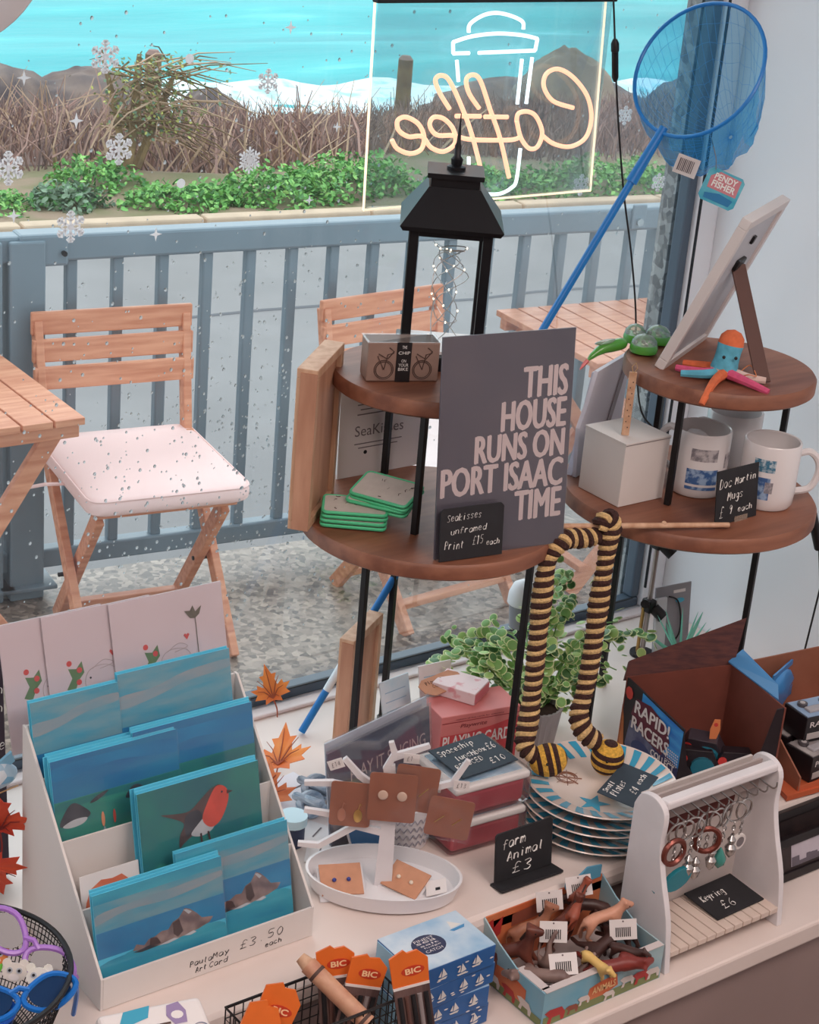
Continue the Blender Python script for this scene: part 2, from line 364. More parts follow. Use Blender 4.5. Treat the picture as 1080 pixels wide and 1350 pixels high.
# snowflake stickers
snow_m = M('snow_sticker', (250, 252, 254), .6)
_nt = snow_m.node_tree; _tl = _nt.nodes.new('ShaderNodeBsdfTranslucent'); _tl.inputs[0].default_value = (.9, .92, .94, 1); _ms = _nt.nodes.new('ShaderNodeMixShader')
_nt.links.new(_nt.nodes['Principled BSDF'].outputs[0], _ms.inputs[1]); _nt.links.new(_tl.outputs[0], _ms.inputs[2]); _nt.links.new(_ms.outputs[0], _nt.nodes['Material Output'].inputs['Surface'])
def flake(x, z, r, kind, label):
    mb = MB(); th = .0005
    if kind == 'dot': mb.prism(disc(0, 0, r, n=20), th)
    elif kind == 'star':
        mb.prism([((r if k % 2 == 0 else r * .3) * math.sin(math.pi * k / 4), (r if k % 2 == 0 else r * .3) * math.cos(math.pi * k / 4)) for k in range(8)], th)
    else:
        wd = r * .085
        for k in range(6):
            q = Matrix.Rotation(k * math.pi / 3, 4, 'Z')
            mb.prism(rect(-wd, r * .1, wd, r), th, q @ Matrix.Translation((0, 0, .00003 * k)))
            for f, l in ((.38, .36), (.64, .33), (.84, .2)) if kind != 'solid' else ((.3, .42), (.55, .4)):
                for sgn in (-1, 1):
                    b = q @ Matrix.Translation((0, r * f, .00004 * (k + 1) + .0004 * f)) @ Matrix.Rotation(sgn * R(-55), 4, 'Z')
                    mb.prism(rect(-wd * .8, 0, wd * .8, r * l), th, b)
        mb.prism(disc(0, 0, r * (.3 if kind == 'solid' else .2), n=6), th, Matrix.Translation((0, 0, .0009)))
    o = mb.build('snowflake_sticker' if kind != 'dot' else 'dot_sticker', snow_m, mx=fr((x, 1.9866, z), (1, 0, 0), (0, 0, 1)))
    o.location = (x, 1.9863, z)
    return tag(o, label, 'sticker', 'window stickers')
SN = [(.92, .815, .0205, 'fern', 'feathery white snowflake sticker at the far left over the scrub'),
 (1.066, .83, .0195, 'fern', 'white snowflake sticker over the ivy-clad bush'),
 (1.255, .806, .0175, 'solid', 'thick-armed white snowflake sticker over the green hedge'),
 (1.002, .738, .020, 'fern', 'white snowflake sticker just above the top rail at left'),
 (.94, .92, .009, 'star', 'small star sticker over the left rocks'),
 (.927, .757, .009, 'star', 'small star sticker low at left above the kerb'),
 (1.008, .867, .010, 'star', 'small star sticker left of the ivy-clad bush'),
 (1.121, .719, .009, 'star', 'small star sticker lying over the top rail'),
 (1.307, .973, .009, 'star', 'small star sticker high over the open sea'),
 (1.277, .906, .016, 'fern', 'faint snowflake sticker over the surf'),
 (1.045, .942, .020, 'fern', 'faint snowflake sticker over the sea above the bush'),
 (1.909, .837, .0145, 'fern', 'white snowflake sticker between neon sign and fishing net'),
 (1.997, .731, .0145, 'fern', 'white snowflake sticker beside the frame under the net'),
 (1.837, .737, .0165, 'fern', 'white snowflake sticker at the lower corner of the neon sign'),
 (1.389, .843, .007, 'star', 'tiny star sticker over brown scrub left of the neon sign'),
 (1.352, .747, .007, 'star', 'tiny star sticker over the grass left of the neon sign'),
 (1.161, .937, .006, 'dot', 'small round dot sticker over the sea'),
 (1.155, .782, .006, 'dot', 'small round dot sticker over the green hedge')]
for a in SN: flake(*a)

# ------------------------------------------------------------------ outside: deck, road, bank, sea
U2 = Vector((.991, -.135, 0)); V2 = Vector((.135, .991, 0))
def uv(u, v, z=0): return U2 * u + V2 * v + Vector((0, 0, z))
deck_m = M('exposed_aggregate', (82, 68, 60), .35, kind='cells', scale=62, rgb2=(182, 162, 146), bump=1.0, lo=.1, hi=.95)
def slab(name, us, vs, z, mat, th=.05):
    q = [uv(us[0], vs[0], z), uv(us[1], vs[0], z), uv(us[1], vs[1], z), uv(us[0], vs[1], z)]
    mb = MB(); mb.add([tuple(p) for p in q] + [tuple(p - Vector((0, 0, th))) for p in q], [(0, 1, 2, 3), (7, 6, 5, 4), (0, 4, 5, 1), (1, 5, 6, 2), (2, 6, 7, 3), (3, 7, 4, 0)])
    return struct(mb.build(name, mat))
slab('floor_deck', (-1.5, 7), (1.7, 4.5), -.90, deck_m, .12)
slab('floor_road', (-8, 26), (4.5, 8.36), -.96, M('asphalt', (116, 112, 112), .5, var=.1, scale=3, detail=10, bump=.1), .1)
# crack line in the road
mb = MB(); pts = [uv(-2 + k * .35, 6.9 + .03 * math.sin(k * 1.7) + .02 * math.sin(k * .6), -.958) for k in range(50)]
mb.tube(pts, .009, 4, flat=.2); struct(mb.build('trim_4', M('tar_line', (112, 112, 116), .6)))
# kerb stones
kerb = thing('trim_kerb', 'k', 'kerb'); del kerb['label']; del kerb['category']; struct(kerb)
km = M('kerb_stone', (202, 176, 150), .8, var=.08, scale=9)
for k in range(16):
    a, b = uv(-4 + k * .95, 8.41, -.945), uv(-4 + k * .95 + .935, 8.41, -.945)
    MB().bar(a, b, .10, .05).build('kerb_stone', km, kerb, bevel=.012)
# bank: grid falling away towards the shore
def hgt(u, v):
    z = -.945 - max(0, v - 9.4) * .14 - max(0, v - 14) * .18
    z += .10 * noise.noise(Vector((u * .8, v * .8, 0))) * min(1, max(0, v - 8.6)) + .25 * noise.noise(Vector((u * .25, v * .25, 4))) * min(1, max(0, (v - 10) / 3))
    return z
def grid(name, u0, u1, v0, v1, nu, nv, fz, mat, smooth=True):
    vs = []; 
    for j in range(nv + 1):
        for i in range(nu + 1):
            u = u0 + (u1 - u0) * i / nu; v = v0 + (v1 - v0) * j / nv; vs.append(tuple(uv(u, v, fz(u, v))))
    fs = [(j * (nu + 1) + i, j * (nu + 1) + i + 1, (j + 1) * (nu + 1) + i + 1, (j + 1) * (nu + 1) + i) for j in range(nv) for i in range(nu)]
    return MB().add(vs, fs).build(name, mat, smooth=smooth)
verge = M('verge_turf', (118, 116, 76), .9, scale=3, rgb2=(150, 126, 104), detail=10, bump=.4, lo=.4, hi=.6)
struct(grid('floor_verge', -6, 20, 8.46, 10.0, 60, 10, hgt, verge))
heath = M('heath_ground', (104, 84, 80), .95, scale=5, rgb2=(150, 124, 112), detail=12, bump=.6)
struct(grid('floor_bank', -6, 26, 9.95, 24, 90, 40, hgt, heath))

# sea with wave relief, foam streaks
def sea_material():
    m = bpy.data.materials.new('sea_water'); m.use_nodes = True; nt = m.node_tree; b = nt.nodes['Principled BSDF']
    b.inputs['Roughness'].default_value = .4; b.inputs['Specular IOR Level'].default_value = .08
    tc = nt.nodes.new('ShaderNodeTexCoord'); mp = nt.nodes.new('ShaderNodeMapping'); nt.links.new(tc.outputs['Object'], mp.inputs[0])
    mp.inputs['Rotation'].default_value = (0, 0, R(8)); mp.inputs['Scale'].default_value = (.10, .5, 1)
    n = nt.nodes.new('ShaderNodeTexNoise'); n.inputs['Scale'].default_value = 1.0; n.inputs['Detail'].default_value = 8; nt.links.new(mp.outputs[0], n.inputs['Vector'])
    rp = nt.nodes.new('ShaderNodeValToRGB'); e = rp.color_ramp.elements
    e[0].position = .3; e[0].color = lin((28, 152, 160)); e[1].position = .6; e[1].color = lin((52, 180, 182))
    q = e.new(.70); q.color = lin((104, 206, 210)); q = e.new(.75); q.color = lin((240, 250, 250))
    nt.links.new(n.outputs['Fac'], rp.inputs[0]); nt.links.new(rp.outputs[0], b.inputs['Base Color'])
    bp = nt.nodes.new('ShaderNodeBump'); bp.inputs['Strength'].default_value = .5; bp.inputs['Distance'].default_value = .3
    nt.links.new(n.outputs['Fac'], bp.inputs['Height']); nt.links.new(bp.outputs[0], b.inputs['Normal'])
    return m
def seaz(u, v): return -6 + .12 * math.sin(v * .9 + 1.5 * noise.noise(Vector((u * .06, v * .06, 0)))) + .2 * noise.noise(Vector((u * .15, v * .4, 2)))
sea = grid('sea', -60, 220, 22, 260, 160, 220, seaz, sea_material())
tag(sea, 'turquoise open sea beyond the shore', 'sea'); stuff(sea)
# surf: broken white water along the rocks
foam_m = M('surf_foam', (228, 244, 246), .6, scale=2.2, rgb2=(150, 222, 226), detail=8, lo=.5, hi=.68)
def foamz(u, v): return seaz(u, v) + .15 + .35 * noise.noise(Vector((u * .5, v * 1.2, 7)))
surf = grid('surf', 2, 30, 29, 38.5, 60, 30, foamz, foam_m); tag(surf, 'white surf breaking along the dark rocks', 'surf'); stuff(surf)

# rocks
rock_m = M('shore_rock', (86, 76, 78), .85, scale=2.2, rgb2=(134, 114, 104), detail=10, bump=.8)
rock_pale = M('boulder_stone', (128, 112, 98), .85, scale=2.0, rgb2=(168, 148, 124), detail=10, bump=.8)
def rock(c, r, seed, mat, label):
    mb = MB(); mb.ell((0, 0, 0), 1, 36, 22)
    vs = []
    for x, y, z in mb.v:
        p = Vector((x, y, z)); k = 1 + .10 * noise.noise(p * 1.6 + Vector((seed, 0, 0))) + .07 * noise.noise(p * 4 + Vector((0, seed, 0))) + .05 * noise.noise(p * 9)
        vs.append((x * r[0] * k, y * r[1] * k, z * r[2] * k))
    mb.v = vs
    o = mb.build('shore_rock', mat, smooth=True); o.location = c; o.rotation_euler[2] = R(-8)
    return tag(o, label, 'rock', 'rocks along the shore')
rock((12.3, 13.7, -1.9), (.58, .5, .66), 31, rock_pale, 'large rounded brown boulder behind the neon sign')
rock((13.5, 12.9, -2.05), (.9, .6, .65), 5, rock_m, 'dark low boulder seen through the fishing net')
rock((14.3, 11.5, -2.0), (.9, .6, .75), 8, rock_m, 'dark boulder beside the roughcast wall')
rock((10.4, 24.0, -4.1), (1.6, .9, 1.15), 2, rock_m, 'dark rock ridge at the far left above the surf')
rock((12.2, 23.9, -4.3), (1.5, .9, 1.1), 3, rock_m, 'dark rock ridge left of the ivy-clad bush')
rock((14.9, 24.8, -4.35), (.62, .5, .62), 4, rock_m, 'round dark rock standing in the surf')
rock((16.3, 23.9, -4.75), (1.9, .8, .75), 6, rock_m, 'long low dark rock right of the round surf rock')
rock((18.6, 22.0, -4.3), (2.0, .9, .9), 9, rock_m, 'low dark rock left of the neon sign at the waterline')
rock((15.6, 17.8, -3.0), (1.9, .9, .72), 11, rock_m, 'dark rock shelf behind the neon lettering')
for k, (u, v, z, s_) in enumerate([(5.35, 13.2, -1.75, .17), (6.05, 11.6, -1.35, .2), (4.9, 12.4, -1.55, .15)]):
    rock(tuple(uv(u, v, z)), (s_ * 1.5, s_, s_), 20 + k, M('lichen_stone', (176, 178, 172), .9, scale=9, rgb2=(110, 106, 104), detail=8, bump=.6),
         ['pale lichen stone far back in the scrub', 'pale lichen stone in the scrub above the hedge', 'small pale stone in the scrub right of the bush'][k])

# brown scrub (uncountable twigs)
rs = random.Random(11)
def twig_field(name, n, us, vs, hs, mats, label, lean=.5, rad=.006, mask=None):
    mb = MB()
    for k in range(n):
        u, v = rs.uniform(*us), rs.uniform(*vs)
        if mask and not mask(u, v): continue
        h = rs.uniform(*hs); p = uv(u, v, hgt(u, v) - .02)
        d = Vector((rs.uniform(-lean, lean), rs.uniform(-lean, lean), 1)).normalized()
        q = p + d * h * .55; e = q + (d + Vector((rs.uniform(-.6, .6), rs.uniform(-.6, .6), rs.uniform(-.3, .2)))).normalized() * h * .6
        r = rad * rs.uniform(.6, 1.3); mb.tube([p, q, e], [r, r * .8, r * .3], 3, mi=rs.randrange(len(mats)))
    o = mb.build(name, mats); tag(o, label, 'scrub'); return stuff(o)
tw1 = M('twig_brown', (150, 122, 112), .9); tw2 = M('twig_dark', (112, 90, 86), .9); tw3 = M('twig_straw', (190, 158, 132), .9); tw4 = M('twig_pink', (168, 132, 120), .9)
twig_field('brown_scrub', 15000, (.4, 12.5), (9.7, 13.4), (.10, .30), [tw1, tw2, tw1, tw4], 'brown winter scrub covering the bank above the shore')
twig_field('pale_brambles', 520, (2.2, 5.6), (9.4, 11.8), (.25, .52), [tw3, tw3, tw4], 'long pale bramble stems tangled over the left of the bank', lean=1.2, rad=.008, mask=lambda u, v: rs.random() < .8)

# green clumps along the verge
gl = [M('leaf_green', (112, 172, 84), .6, var=.2, scale=30), M('leaf_bright', (150, 202, 108), .6, var=.2, scale=30), M('leaf_deep', (76, 132, 66), .6)]
gg = [M('leaf_grey', (132, 156, 128), .7), M('leaf_sage', (106, 132, 104), .7), gl[2]]
def clump(u, v, ru, rv, h, label, mats, n=520, size=.045, z0=0):
    v -= .38; h *= .42; size *= .42; n = int(n * 2.6); ru *= .98; rv *= .85
    t = thing('leafy_shrub', label, 'shrub', tuple(uv(u, v, hgt(u, v) - .04 + z0)), -7.8, group='green plants along the verge')
    mb = MB()
    for k in range(n):
        a = rs.uniform(0, 2 * math.pi); e = math.acos(rs.uniform(0, 1)); d = Vector((math.cos(a) * math.sin(e) * ru, math.sin(a) * math.sin(e) * rv, math.cos(e) * h)) * rs.uniform(.75, 1.08) * (1 + .2 * math.sin(a * 5 + u))
        s_ = size * rs.uniform(.6, 1.2); q = Matrix.Translation(d) @ Euler((rs.uniform(-1, 1), rs.uniform(-1, 1), rs.uniform(0, 6.3))).to_matrix().to_4x4()
        mb.add([(-s_, 0, 0), (-s_ * .3, -s_ * .6, .1 * s_), (s_ * .6, -s_ * .5, 0), (s_, 0, -.2 * s_), (s_ * .6, s_ * .5, 0), (-s_ * .3, s_ * .6, .1 * s_)], [(0, 1, 2, 3), (0, 3, 4, 5)], rs.choice([0, 0, 1, 2]), q)
    stuff(mb.build('foliage', mats, t))
    mb = MB()
    for k in range(7): a = k * .9; mb.cyl((ru * .15 * math.cos(a), rv * .15 * math.sin(a), 0), (ru * .6 * math.cos(a), rv * .6 * math.sin(a), h * .7), .008, .004, 4)
    stuff(mb.build('stems', gl[2], t))
clump(2.62, 9.25, .36, .28, .22, 'bright green leafy shrub at the far left of the verge', gl, 420)
clump(3.02, 9.2, .20, .2, .32, 'grey-green woolly shrub beside the left green shrub', gg, 380, .05)
clump(3.30, 9.6, .26, .25, .36, 'dark green shrub behind the grey-green shrub', gl, 300)
clump(3.66, 9.15, .38, .28, .30, 'low green shrub in the middle of the left hedge', gl, 560)
clump(4.18, 9.15, .40, .30, .46, 'green shrub below the thick-armed snowflake sticker', gl, 640)
clump(4.72, 9.3, .42, .30, .50, 'tallest green shrub at the right end of the left hedge', gl, 640)
clump(5.55, 9.15, .45, .30, .36, 'green shrub left of the black lantern roof', gl, 560)
clump(6.3, 9.15, .50, .32, .46, 'green shrub seen through the neon sign behind the lantern', gl, 600)
clump(7.1, 9.2, .55, .3, .28, 'low green shrub at the lower right of the neon sign', gl, 500)
clump(8.2, 9.4, .55, .34, .38, 'green shrub between blue net pole and window frame', gl, 600)
# ivy-clad leaning bush with its trunk and branches
t = thing('ivy_bush', 'straggly leaning bush with yellow-green ivy left of the hedge', 'bush', tuple(uv(3.62, 9.55, hgt(3.62, 9.55))), -7.8)
t.scale = (.62, .62, .62)
bark = M('bark_ochre', (150, 124, 84), .9, scale=8, rgb2=(104, 84, 62), detail=8)
mb = MB()
for (a, b, c, r) in [((0, 0, 0), (.05, 0, .5), (.12, .1, 1.0), .05), ((.1, .05, 0), (.3, .1, .45), (.45, .1, .8), .045), ((-.05, 0, .1), (-.1, .1, .55), (-.2, .2, 1.02), .035)]:
    mb.tube(smooth_pts([a, b, c], 4), [r, r, r, r * .9, r * .9, r * .8, r * .7, r * .6, r * .4], 7)
mb.build('trunk', bark, t, smooth=True)
mb = MB()
for k in range(130):
    a = Vector((rs.uniform(-.2, .5), rs.uniform(-.1, .2), rs.uniform(.25, .95))); d = Vector((rs.uniform(.2, 1.6) if k % 3 else rs.uniform(-.9, .4), rs.uniform(-.3, .3), rs.uniform(-.75, .35)))
    L = rs.uniform(.25, .95); mb.tube([a, a + d * L * .5 + Vector((0, 0, .06)), a + d * L], [.011, .008, .003], 3, mi=k % 2)
stuff(mb.build('branches', [tw3, bark], t))
mb = MB()
for k in range(700):
    c = Vector((rs.gauss(.2, .24), rs.gauss(-.05, .1), rs.uniform(.3, 1.0))); s_ = .024 * rs.uniform(.6, 1.2); q = Matrix.Translation(c) @ Euler((rs.uniform(-1.2, 1.2), rs.uniform(-1, 1), rs.uniform(0, 6))).to_matrix().to_4x4()
    mb.add([(-s_, 0, 0), (0, -s_ * .7, 0), (s_, 0, 0), (0, s_ * .7, 0)], [(0, 1, 2, 3)], rs.choice([0, 0, 1, 2]), q)
stuff(mb.build('foliage', [M('ivy_olive', (132, 140, 84), .7), M('ivy_yellow', (184, 182, 96), .7), gg[1]], t))
for (u, v, h, l) in [(4.95, 12.6, .62, 'weathered timber fence post behind the bush'), (7.15, 12.8, .62, 'weathered timber fence post at the left edge of the neon sign')]:
    t = thing('fence_post', l, 'post', tuple(uv(u, v, hgt(u, v))), group='fence posts on the bank')
    MB().cyl((0, 0, 0), (0, 0, h), .065, .06, 9).build('shaft', bark, t, smooth=True)
    MB().cyl((0, 0, h), (0, 0, h + .03), .06, .035, 9).build('weathered_top', tw1, t, smooth=True)

# railing -------------------------------------------------------------------
rl = thing('railing', 'blue-grey painted metal railing along the terrace', 'railing', tuple(uv(1.458, 4.408, -.90)), -7.76)
MB().bar((-.6, 0, .975), (2.0, 0, .975), .062, .07).build('top_rail', rail_mat, rl, bevel=.008)
MB().bar((-.6, 0, .105), (2.0, 0, .105), .045, .055).build('bottom_rail', rail_mat, rl, bevel=.006)
bal = None
for k in range(17):
    x = .062 + k * .1265
    if x > 1.96: break
    if bal is None: bal = MB().box((0, 0, 0), (.030, .03, .81)).build('baluster', rail_mat, rl, bevel=.005, mx=tr(x, 0, .535))
    else:
        c = inst(bal, 'baluster', rl, tr(x, 0, .535)); b = c.modifiers.new('bevel', 'BEVEL'); b.width = .005; b.segments = 2
for x, wd in ((-.065, .095), (-.175, .09), (1.985, .12)):
    p = MB().box((0, 0, .5), (wd, .09, 1.0)).build('post', rail_mat, rl, bevel=.006, mx=tr(x, 0, 0))
    MB().box((0, 0, .04), (wd + .06, .14, .012)).build('base_plate', rail_mat, p, bevel=.003)
lab(MB().box((-.02, -.002, .972), (.13, .072, .085)).build('sleeve', rail_mat, rl, bevel=.008), 'raised sleeve joint on the top rail')
for x in (.03,): MB().cyl((x, -.04, .965), (x, -.052, .965), .007, n=8).build('bolt', black_metal, rl)
MB().box((1.83, -.036, .985), (.05, .01, .075)).build('clamp_plate', rail_mat, rl, bevel=.004)
MB().cyl((1.83, -.04, .97), (1.83, -.05, .97), .012, n=10).build('bolt', M('zinc', (160, 168, 172), .35, metal=.7), rl)

# folding garden chairs --------------------------------------------------------
def chair(loc, rz, label, cushion_label, cmat):
    t = thing('folding_chair', label, 'chair', loc, rz, group='wooden folding chairs on the terrace')
    W = .20
    for sx in (-1, 1):
        # long leg: rear top of the back down to the front foot ; short leg: front of seat to the rear foot
        MB().bar((sx * W, .26, .80), (sx * (W - .005), .20, .47), .022, .04, (0, 1, 0)).build('back_post', wood_out, t, bevel=.003)
        MB().bar((sx * (W - .005), .19, .49), (sx * (W - .005), -.20, 0), .022, .042, (0, 1, 0)).build('leg', wood_out, t, bevel=.003)
        MB().bar((sx * (W - .035), -.16, .42), (sx * (W - .035), .17, 0), .022, .042, (0, 1, 0)).build('leg', wood_out, t, bevel=.003)
        MB().cyl((sx * (W - .05), .005, .20), (sx * (W + .015), .005, .20), .006, n=8).build('pivot_bolt', black_metal, t)
    for k, z in enumerate((.795, .725, .655)):
        s_ = MB().box((0, .252 - k * .013, z), (.435, .016, .061), None).build('slat', wood_out, t, bevel=.004)
        for sx in (-1, 1): MB().cyl((sx * .198, .242 - k * .013, z), (sx * .198, .2415 - k * .013, z), .005, n=8).build('screw', M('screw_dark', (70, 52, 46), .5), s_)
    for k in range(6): MB().box((0, -.175 + k * .068, .44), (.37, .05, .016)).build('seat_slat', wood_out, t, bevel=.003)
    MB().bar((-.165, .13, .05), (.165, .13, .05), .03, .02).build('stretcher', wood_out, t, bevel=.003)
    MB().bar((-.19, -.15, .07), (.19, -.15, .07), .03, .02).build('stretcher', wood_out, t, bevel=.003)
    c = thing('seat_cushion', cushion_label, 'cushion', loc=loc, rz=rz, group='seat cushions on the terrace')
    c.location.z += .449
    mb = MB(); n = 18; vs = []; fs = []
    ring = lambda hx, hy, r, z: [(cx + r * math.cos(a), cy + r * math.sin(a), z) for cx, cy, a0 in ((hx - r, hy - r, 0), (-hx + r, hy - r, 90), (-hx + r, -hy + r, 180), (hx - r, -hy + r, 270)) for a in [R(a0 + q * 30) for q in range(4)]]
    prof = [(-.012, 0), (-.002, .008), (0, .02), (0, .034), (-.003, .043), (-.012, .049), (-.05, .052)]
    for d, z in prof: vs += ring(.212 + d, .235 + d, .035, z)
    k = 16
    for i in range(len(prof) - 1): fs += [(i * k + j, i * k + (j + 1) % k, (i + 1) * k + (j + 1) % k, (i + 1) * k + j) for j in range(k)]
    fs += [tuple(range(k - 1, -1, -1)), tuple(range((len(prof) - 1) * k, len(prof) * k))]
    mb.add(vs, fs).build('pad', cmat, c, smooth=True, mx=tr(0, .0, 0))
    mb = MB(); mb.tube([(p[0], p[1], .043) for p in ring(.2105, .2335, .035, 0)], .0028, 5, closed=True); mb.build('piping', cmat, c, smooth=True)
    mb = MB(); mb.tube([(-.21, -.02, .012), (-.26, -.03, .02), (-.30, -.02, .012)], .005, 5, flat=.4); mb.build('tie', cmat, c)
    return t
pink = M('cushion_pink', (248, 212, 206), .8, var=.03, scale=4)
chair((2.135, 3.82, -.90), -9.5, 'wooden folding chair with three-slat back on the left of the terrace', 'pale pink seat cushion on the left folding chair', pink)
chair((2.965, 3.69, -.90), 3, 'wooden folding chair behind the black lantern', 'pale cushion on the chair behind the lantern', M('cushion_white', (246, 226, 222), .8))

# slatted tables
def table(loc, rz, label, Lx, Ly, slats_along_y=True, n=9):
    t = thing('folding_table', label, 'table', loc, rz, group='slatted wooden tables on the terrace')
    pw = Lx / n
    for k in range(n): MB().box((-Lx / 2 + pw * (k + .5), 0, .722), (pw - .006, Ly, .018)).build('slat', wood_out, t, bevel=.002)
    for sy in (-1, 1): MB().box((0, sy * (Ly / 2 - .03), .695), (Lx - .02, .03, .034)).build('apron', wood_out, t, bevel=.003)
    for sy in (-1, 1):
        y = sy * (Ly / 2 - .055)
        for sx in (-1, 1): MB().bar((sx * (Lx / 2 - .04), y + .02 * sx, .69), (-sx * (Lx / 2 - .06), y + .02 * sx, 0), .022, .045, (1, 0, 0)).build('leg', wood_out, t, bevel=.003)
    for sx in (-1, 1): MB().bar((sx * (Lx / 2 - .09), -Ly / 2 + .06, .08), (sx * (Lx / 2 - .09), Ly / 2 - .06, .08), .03, .02).build('stretcher', wood_out, t, bevel=.003)
    return t
table((1.585, 3.865, -.90), -2, 'slatted wooden folding table cut by the left edge', .56, .54, n=7)
table((3.66, 3.64, -.90), -7, 'slatted wooden folding table behind the net pole', .66, .52, n=9)
# ------------------------------------------------------------------ tiered stands
ZL, ZU = .385, .57
def stand(label, c1, r1, c2, r2, low, up):
    t = thing('tiered_stand', label, 'stand', (c1[0], c1[1], 0), group='two-tier shelf stands')
    f = lambda p: (p[0] - c1[0], p[1] - c1[1])
    def shelf(c, r, z):
        x, y = f(c); mb = MB(); mb.lathe([(r - .004, z - .022), (r, z - .019), (r, z - .004), (r - .003, z)], 64)
        return mb.build('shelf', shelf_wood, t, smooth=True, mx=tr(x, y, 0))
    shelf(c1, r1, ZL); shelf(c2, r2, ZU)
    for p in low:
        x, y = f(p); l = MB().box((0, 0, (ZL - .022) / 2), (.0085, .0085, ZL - .022)).build('leg', black_metal, t, mx=tr(x, y, 0, rz=20), bevel=.001)
        MB().cyl((0, 0, 0), (0, 0, .006), .008, n=10).build('foot', black_metal, l)
    for p in up:
        x, y = f(p); MB().box((0, 0, (ZL + ZU - .022) / 2), (.0085, .0085, ZU - ZL - .022)).build('upright', black_metal, t, mx=tr(x, y, 0, rz=20), bevel=.001)
    x, y = f(c1); mb = MB(); mb.tube([(x + (r1 - .035) * math.cos(a), y + (r1 - .035) * math.sin(a), ZL - .026) for a in [k * math.pi / 16 for k in range(32)]], .003, 5, closed=True)
    mb.build('ring_brace', black_metal, t)
    return t
stand('two-tier round wooden stand in the middle holding the black lantern', (1.40, 1.73), .172, (1.41, 1.765), .13, [(1.28, 1.70), (1.446, 1.852), (1.51, 1.642)], [(1.425, 1.868), (1.338, 1.68), (1.505, 1.72)])
stand('two-tier round wooden stand at the right holding the mugs', (1.79, 1.64), .180, (1.805, 1.63), .132, [(1.647, 1.633), (1.815, 1.782), (1.909, 1.599)], [(1.72, 1.61), (1.80, 1.727), (1.908, 1.588)])

# lantern -------------------------------------------------------------------
t = thing('lantern', 'black metal lantern with fairy lights on the middle stand', 'lantern', (1.450, 1.803, ZU), -37)
t.scale = (1, 1, 1.04)
blk = M('lantern_black', (26, 26, 30), .4, metal=.4); a = .047
MB().box((0, 0, .009), (.118, .118, .018)).build('base', blk, t, bevel=.002)
lab(MB().box((0, 0, .020), (.088, .088, .004)).build('floor_plate', M('lantern_white', (238, 236, 236), .5), t), 'white floor plate inside the lantern')
for sx in (-1, 1):
    for sy in (-1, 1): MB().box((sx * a, sy * a, .097), (.0125, .0125, .165)).build('post', blk, t, bevel=.001)
for sx, sy, d in ((0, -1, (.1, .008, .012)), (0, 1, (.1, .008, .012)), (-1, 0, (.008, .1, .012)), (1, 0, (.008, .1, .012))): MB().box((sx * a, sy * a, .174), d).build('top_band', blk, t)
mb = MB(); sq = lambda h, z: [(-h, -h, z), (h, -h, z), (h, h, z), (-h, h, z)]
vs = sq(.062, .176) + sq(.066, .182) + sq(.033, .226); fs = []
for k in range(2): fs += [(k * 4 + i, k * 4 + (i + 1) % 4, k * 4 + 4 + (i + 1) % 4, k * 4 + 4 + i) for i in range(4)]
mb.add(vs, fs + [(3, 2, 1, 0), (8, 9, 10, 11)]).build('roof', blk, t)
mb = MB(); mb.add(sq(.031, .224) + sq(.031, .238), [(i, (i + 1) % 4, 4 + (i + 1) % 4, 4 + i) for i in range(4)] + [(3, 2, 1, 0), (4, 5, 6, 7)])
mb.box((0, 0, .240), (.072, .072, .006)).build('roof_neck', blk, t)
mb = MB(); mb.lathe([(.012, .243), (.012, .247), (.007, .249), (.008, .256), (.0045, .260), (.0045, .272), (.0028, .276), (.0005, .312)], 12); mb.build('finial', blk, t, smooth=True)
rs2 = random.Random(5); pts = []
for k in range(26):
    z = .026 + .12 * abs(math.sin(k * .37)); pts.append((.03 * math.cos(k * 2.1) * rs2.uniform(.5, 1), .03 * math.sin(k * 1.7) * rs2.uniform(.5, 1), z))
wire = MB(); wp = smooth_pts(pts, 5); wire.tube(wp, .0007, 4); wire.build('fairy_light_wire', M('silver_wire', (190, 188, 186), .3, metal=.6), t)
bulb = M('fairy_bulb', (255, 236, 205), .4, emit=1.6); b0 = None
for k in range(0, len(wp), 6):
    q = tr(*wp[k], s=1)
    if b0 is None: b0 = MB().ell((0, 0, 0), (.0013, .0013, .0017), 6, 5).build('bulb', bulb, t, mx=q)
    else: inst(b0, 'bulb', t, q)

# soap box with bicycles ------------------------------------------------------
t = thing('gift_tin', 'small boxed set with printed bicycles and black band on upper shelf', 'box', mx=fr((1.301, 1.760, ZU + .0005), (.925, -.38, 0), (.38, .925, 0)))
MB().box((.047, .018, .026), (.094, .036, .052)).build('carton', M('carton_taupe', (150, 124, 112), .6, var=.08, scale=30), t, bevel=.002)
MB().box((.047, -.0006, .026), (.019, .0012, .052)).build('band', M('band_black', (32, 28, 30), .5), t)
face = fr((0, -.0016, 0), (1, 0, 0), (0, 0, 1))
inkb = M('print_brown', (84, 62, 56), .7)
mb = MB()
for cx in (.022, .072):
    for rr_ in (.0125, .0105): mb.tube([(cx + rr_ * math.cos(q), .016 + rr_ * math.sin(q), 0) for q in [k * math.pi / 10 for k in range(20)]], .0006, 4, closed=True)
    mb.tube([(cx, .016, 0), (cx + .004, .036, 0), (cx + .012, .038, 0)], .0007, 4); mb.tube([(cx - .008, .037, 0), (cx + .004, .03, 0), (cx + .012, .04, 0), (cx + .006, .045, 0)], .0008, 4); mb.tube([(cx, .016, 0), (cx - .009, .034, 0)], .0007, 4)
stuff(mb.build('bicycle_print', inkb, t, mx=fr((0, -.0006, 0), (1, 0, 0), (0, 0, 1))))
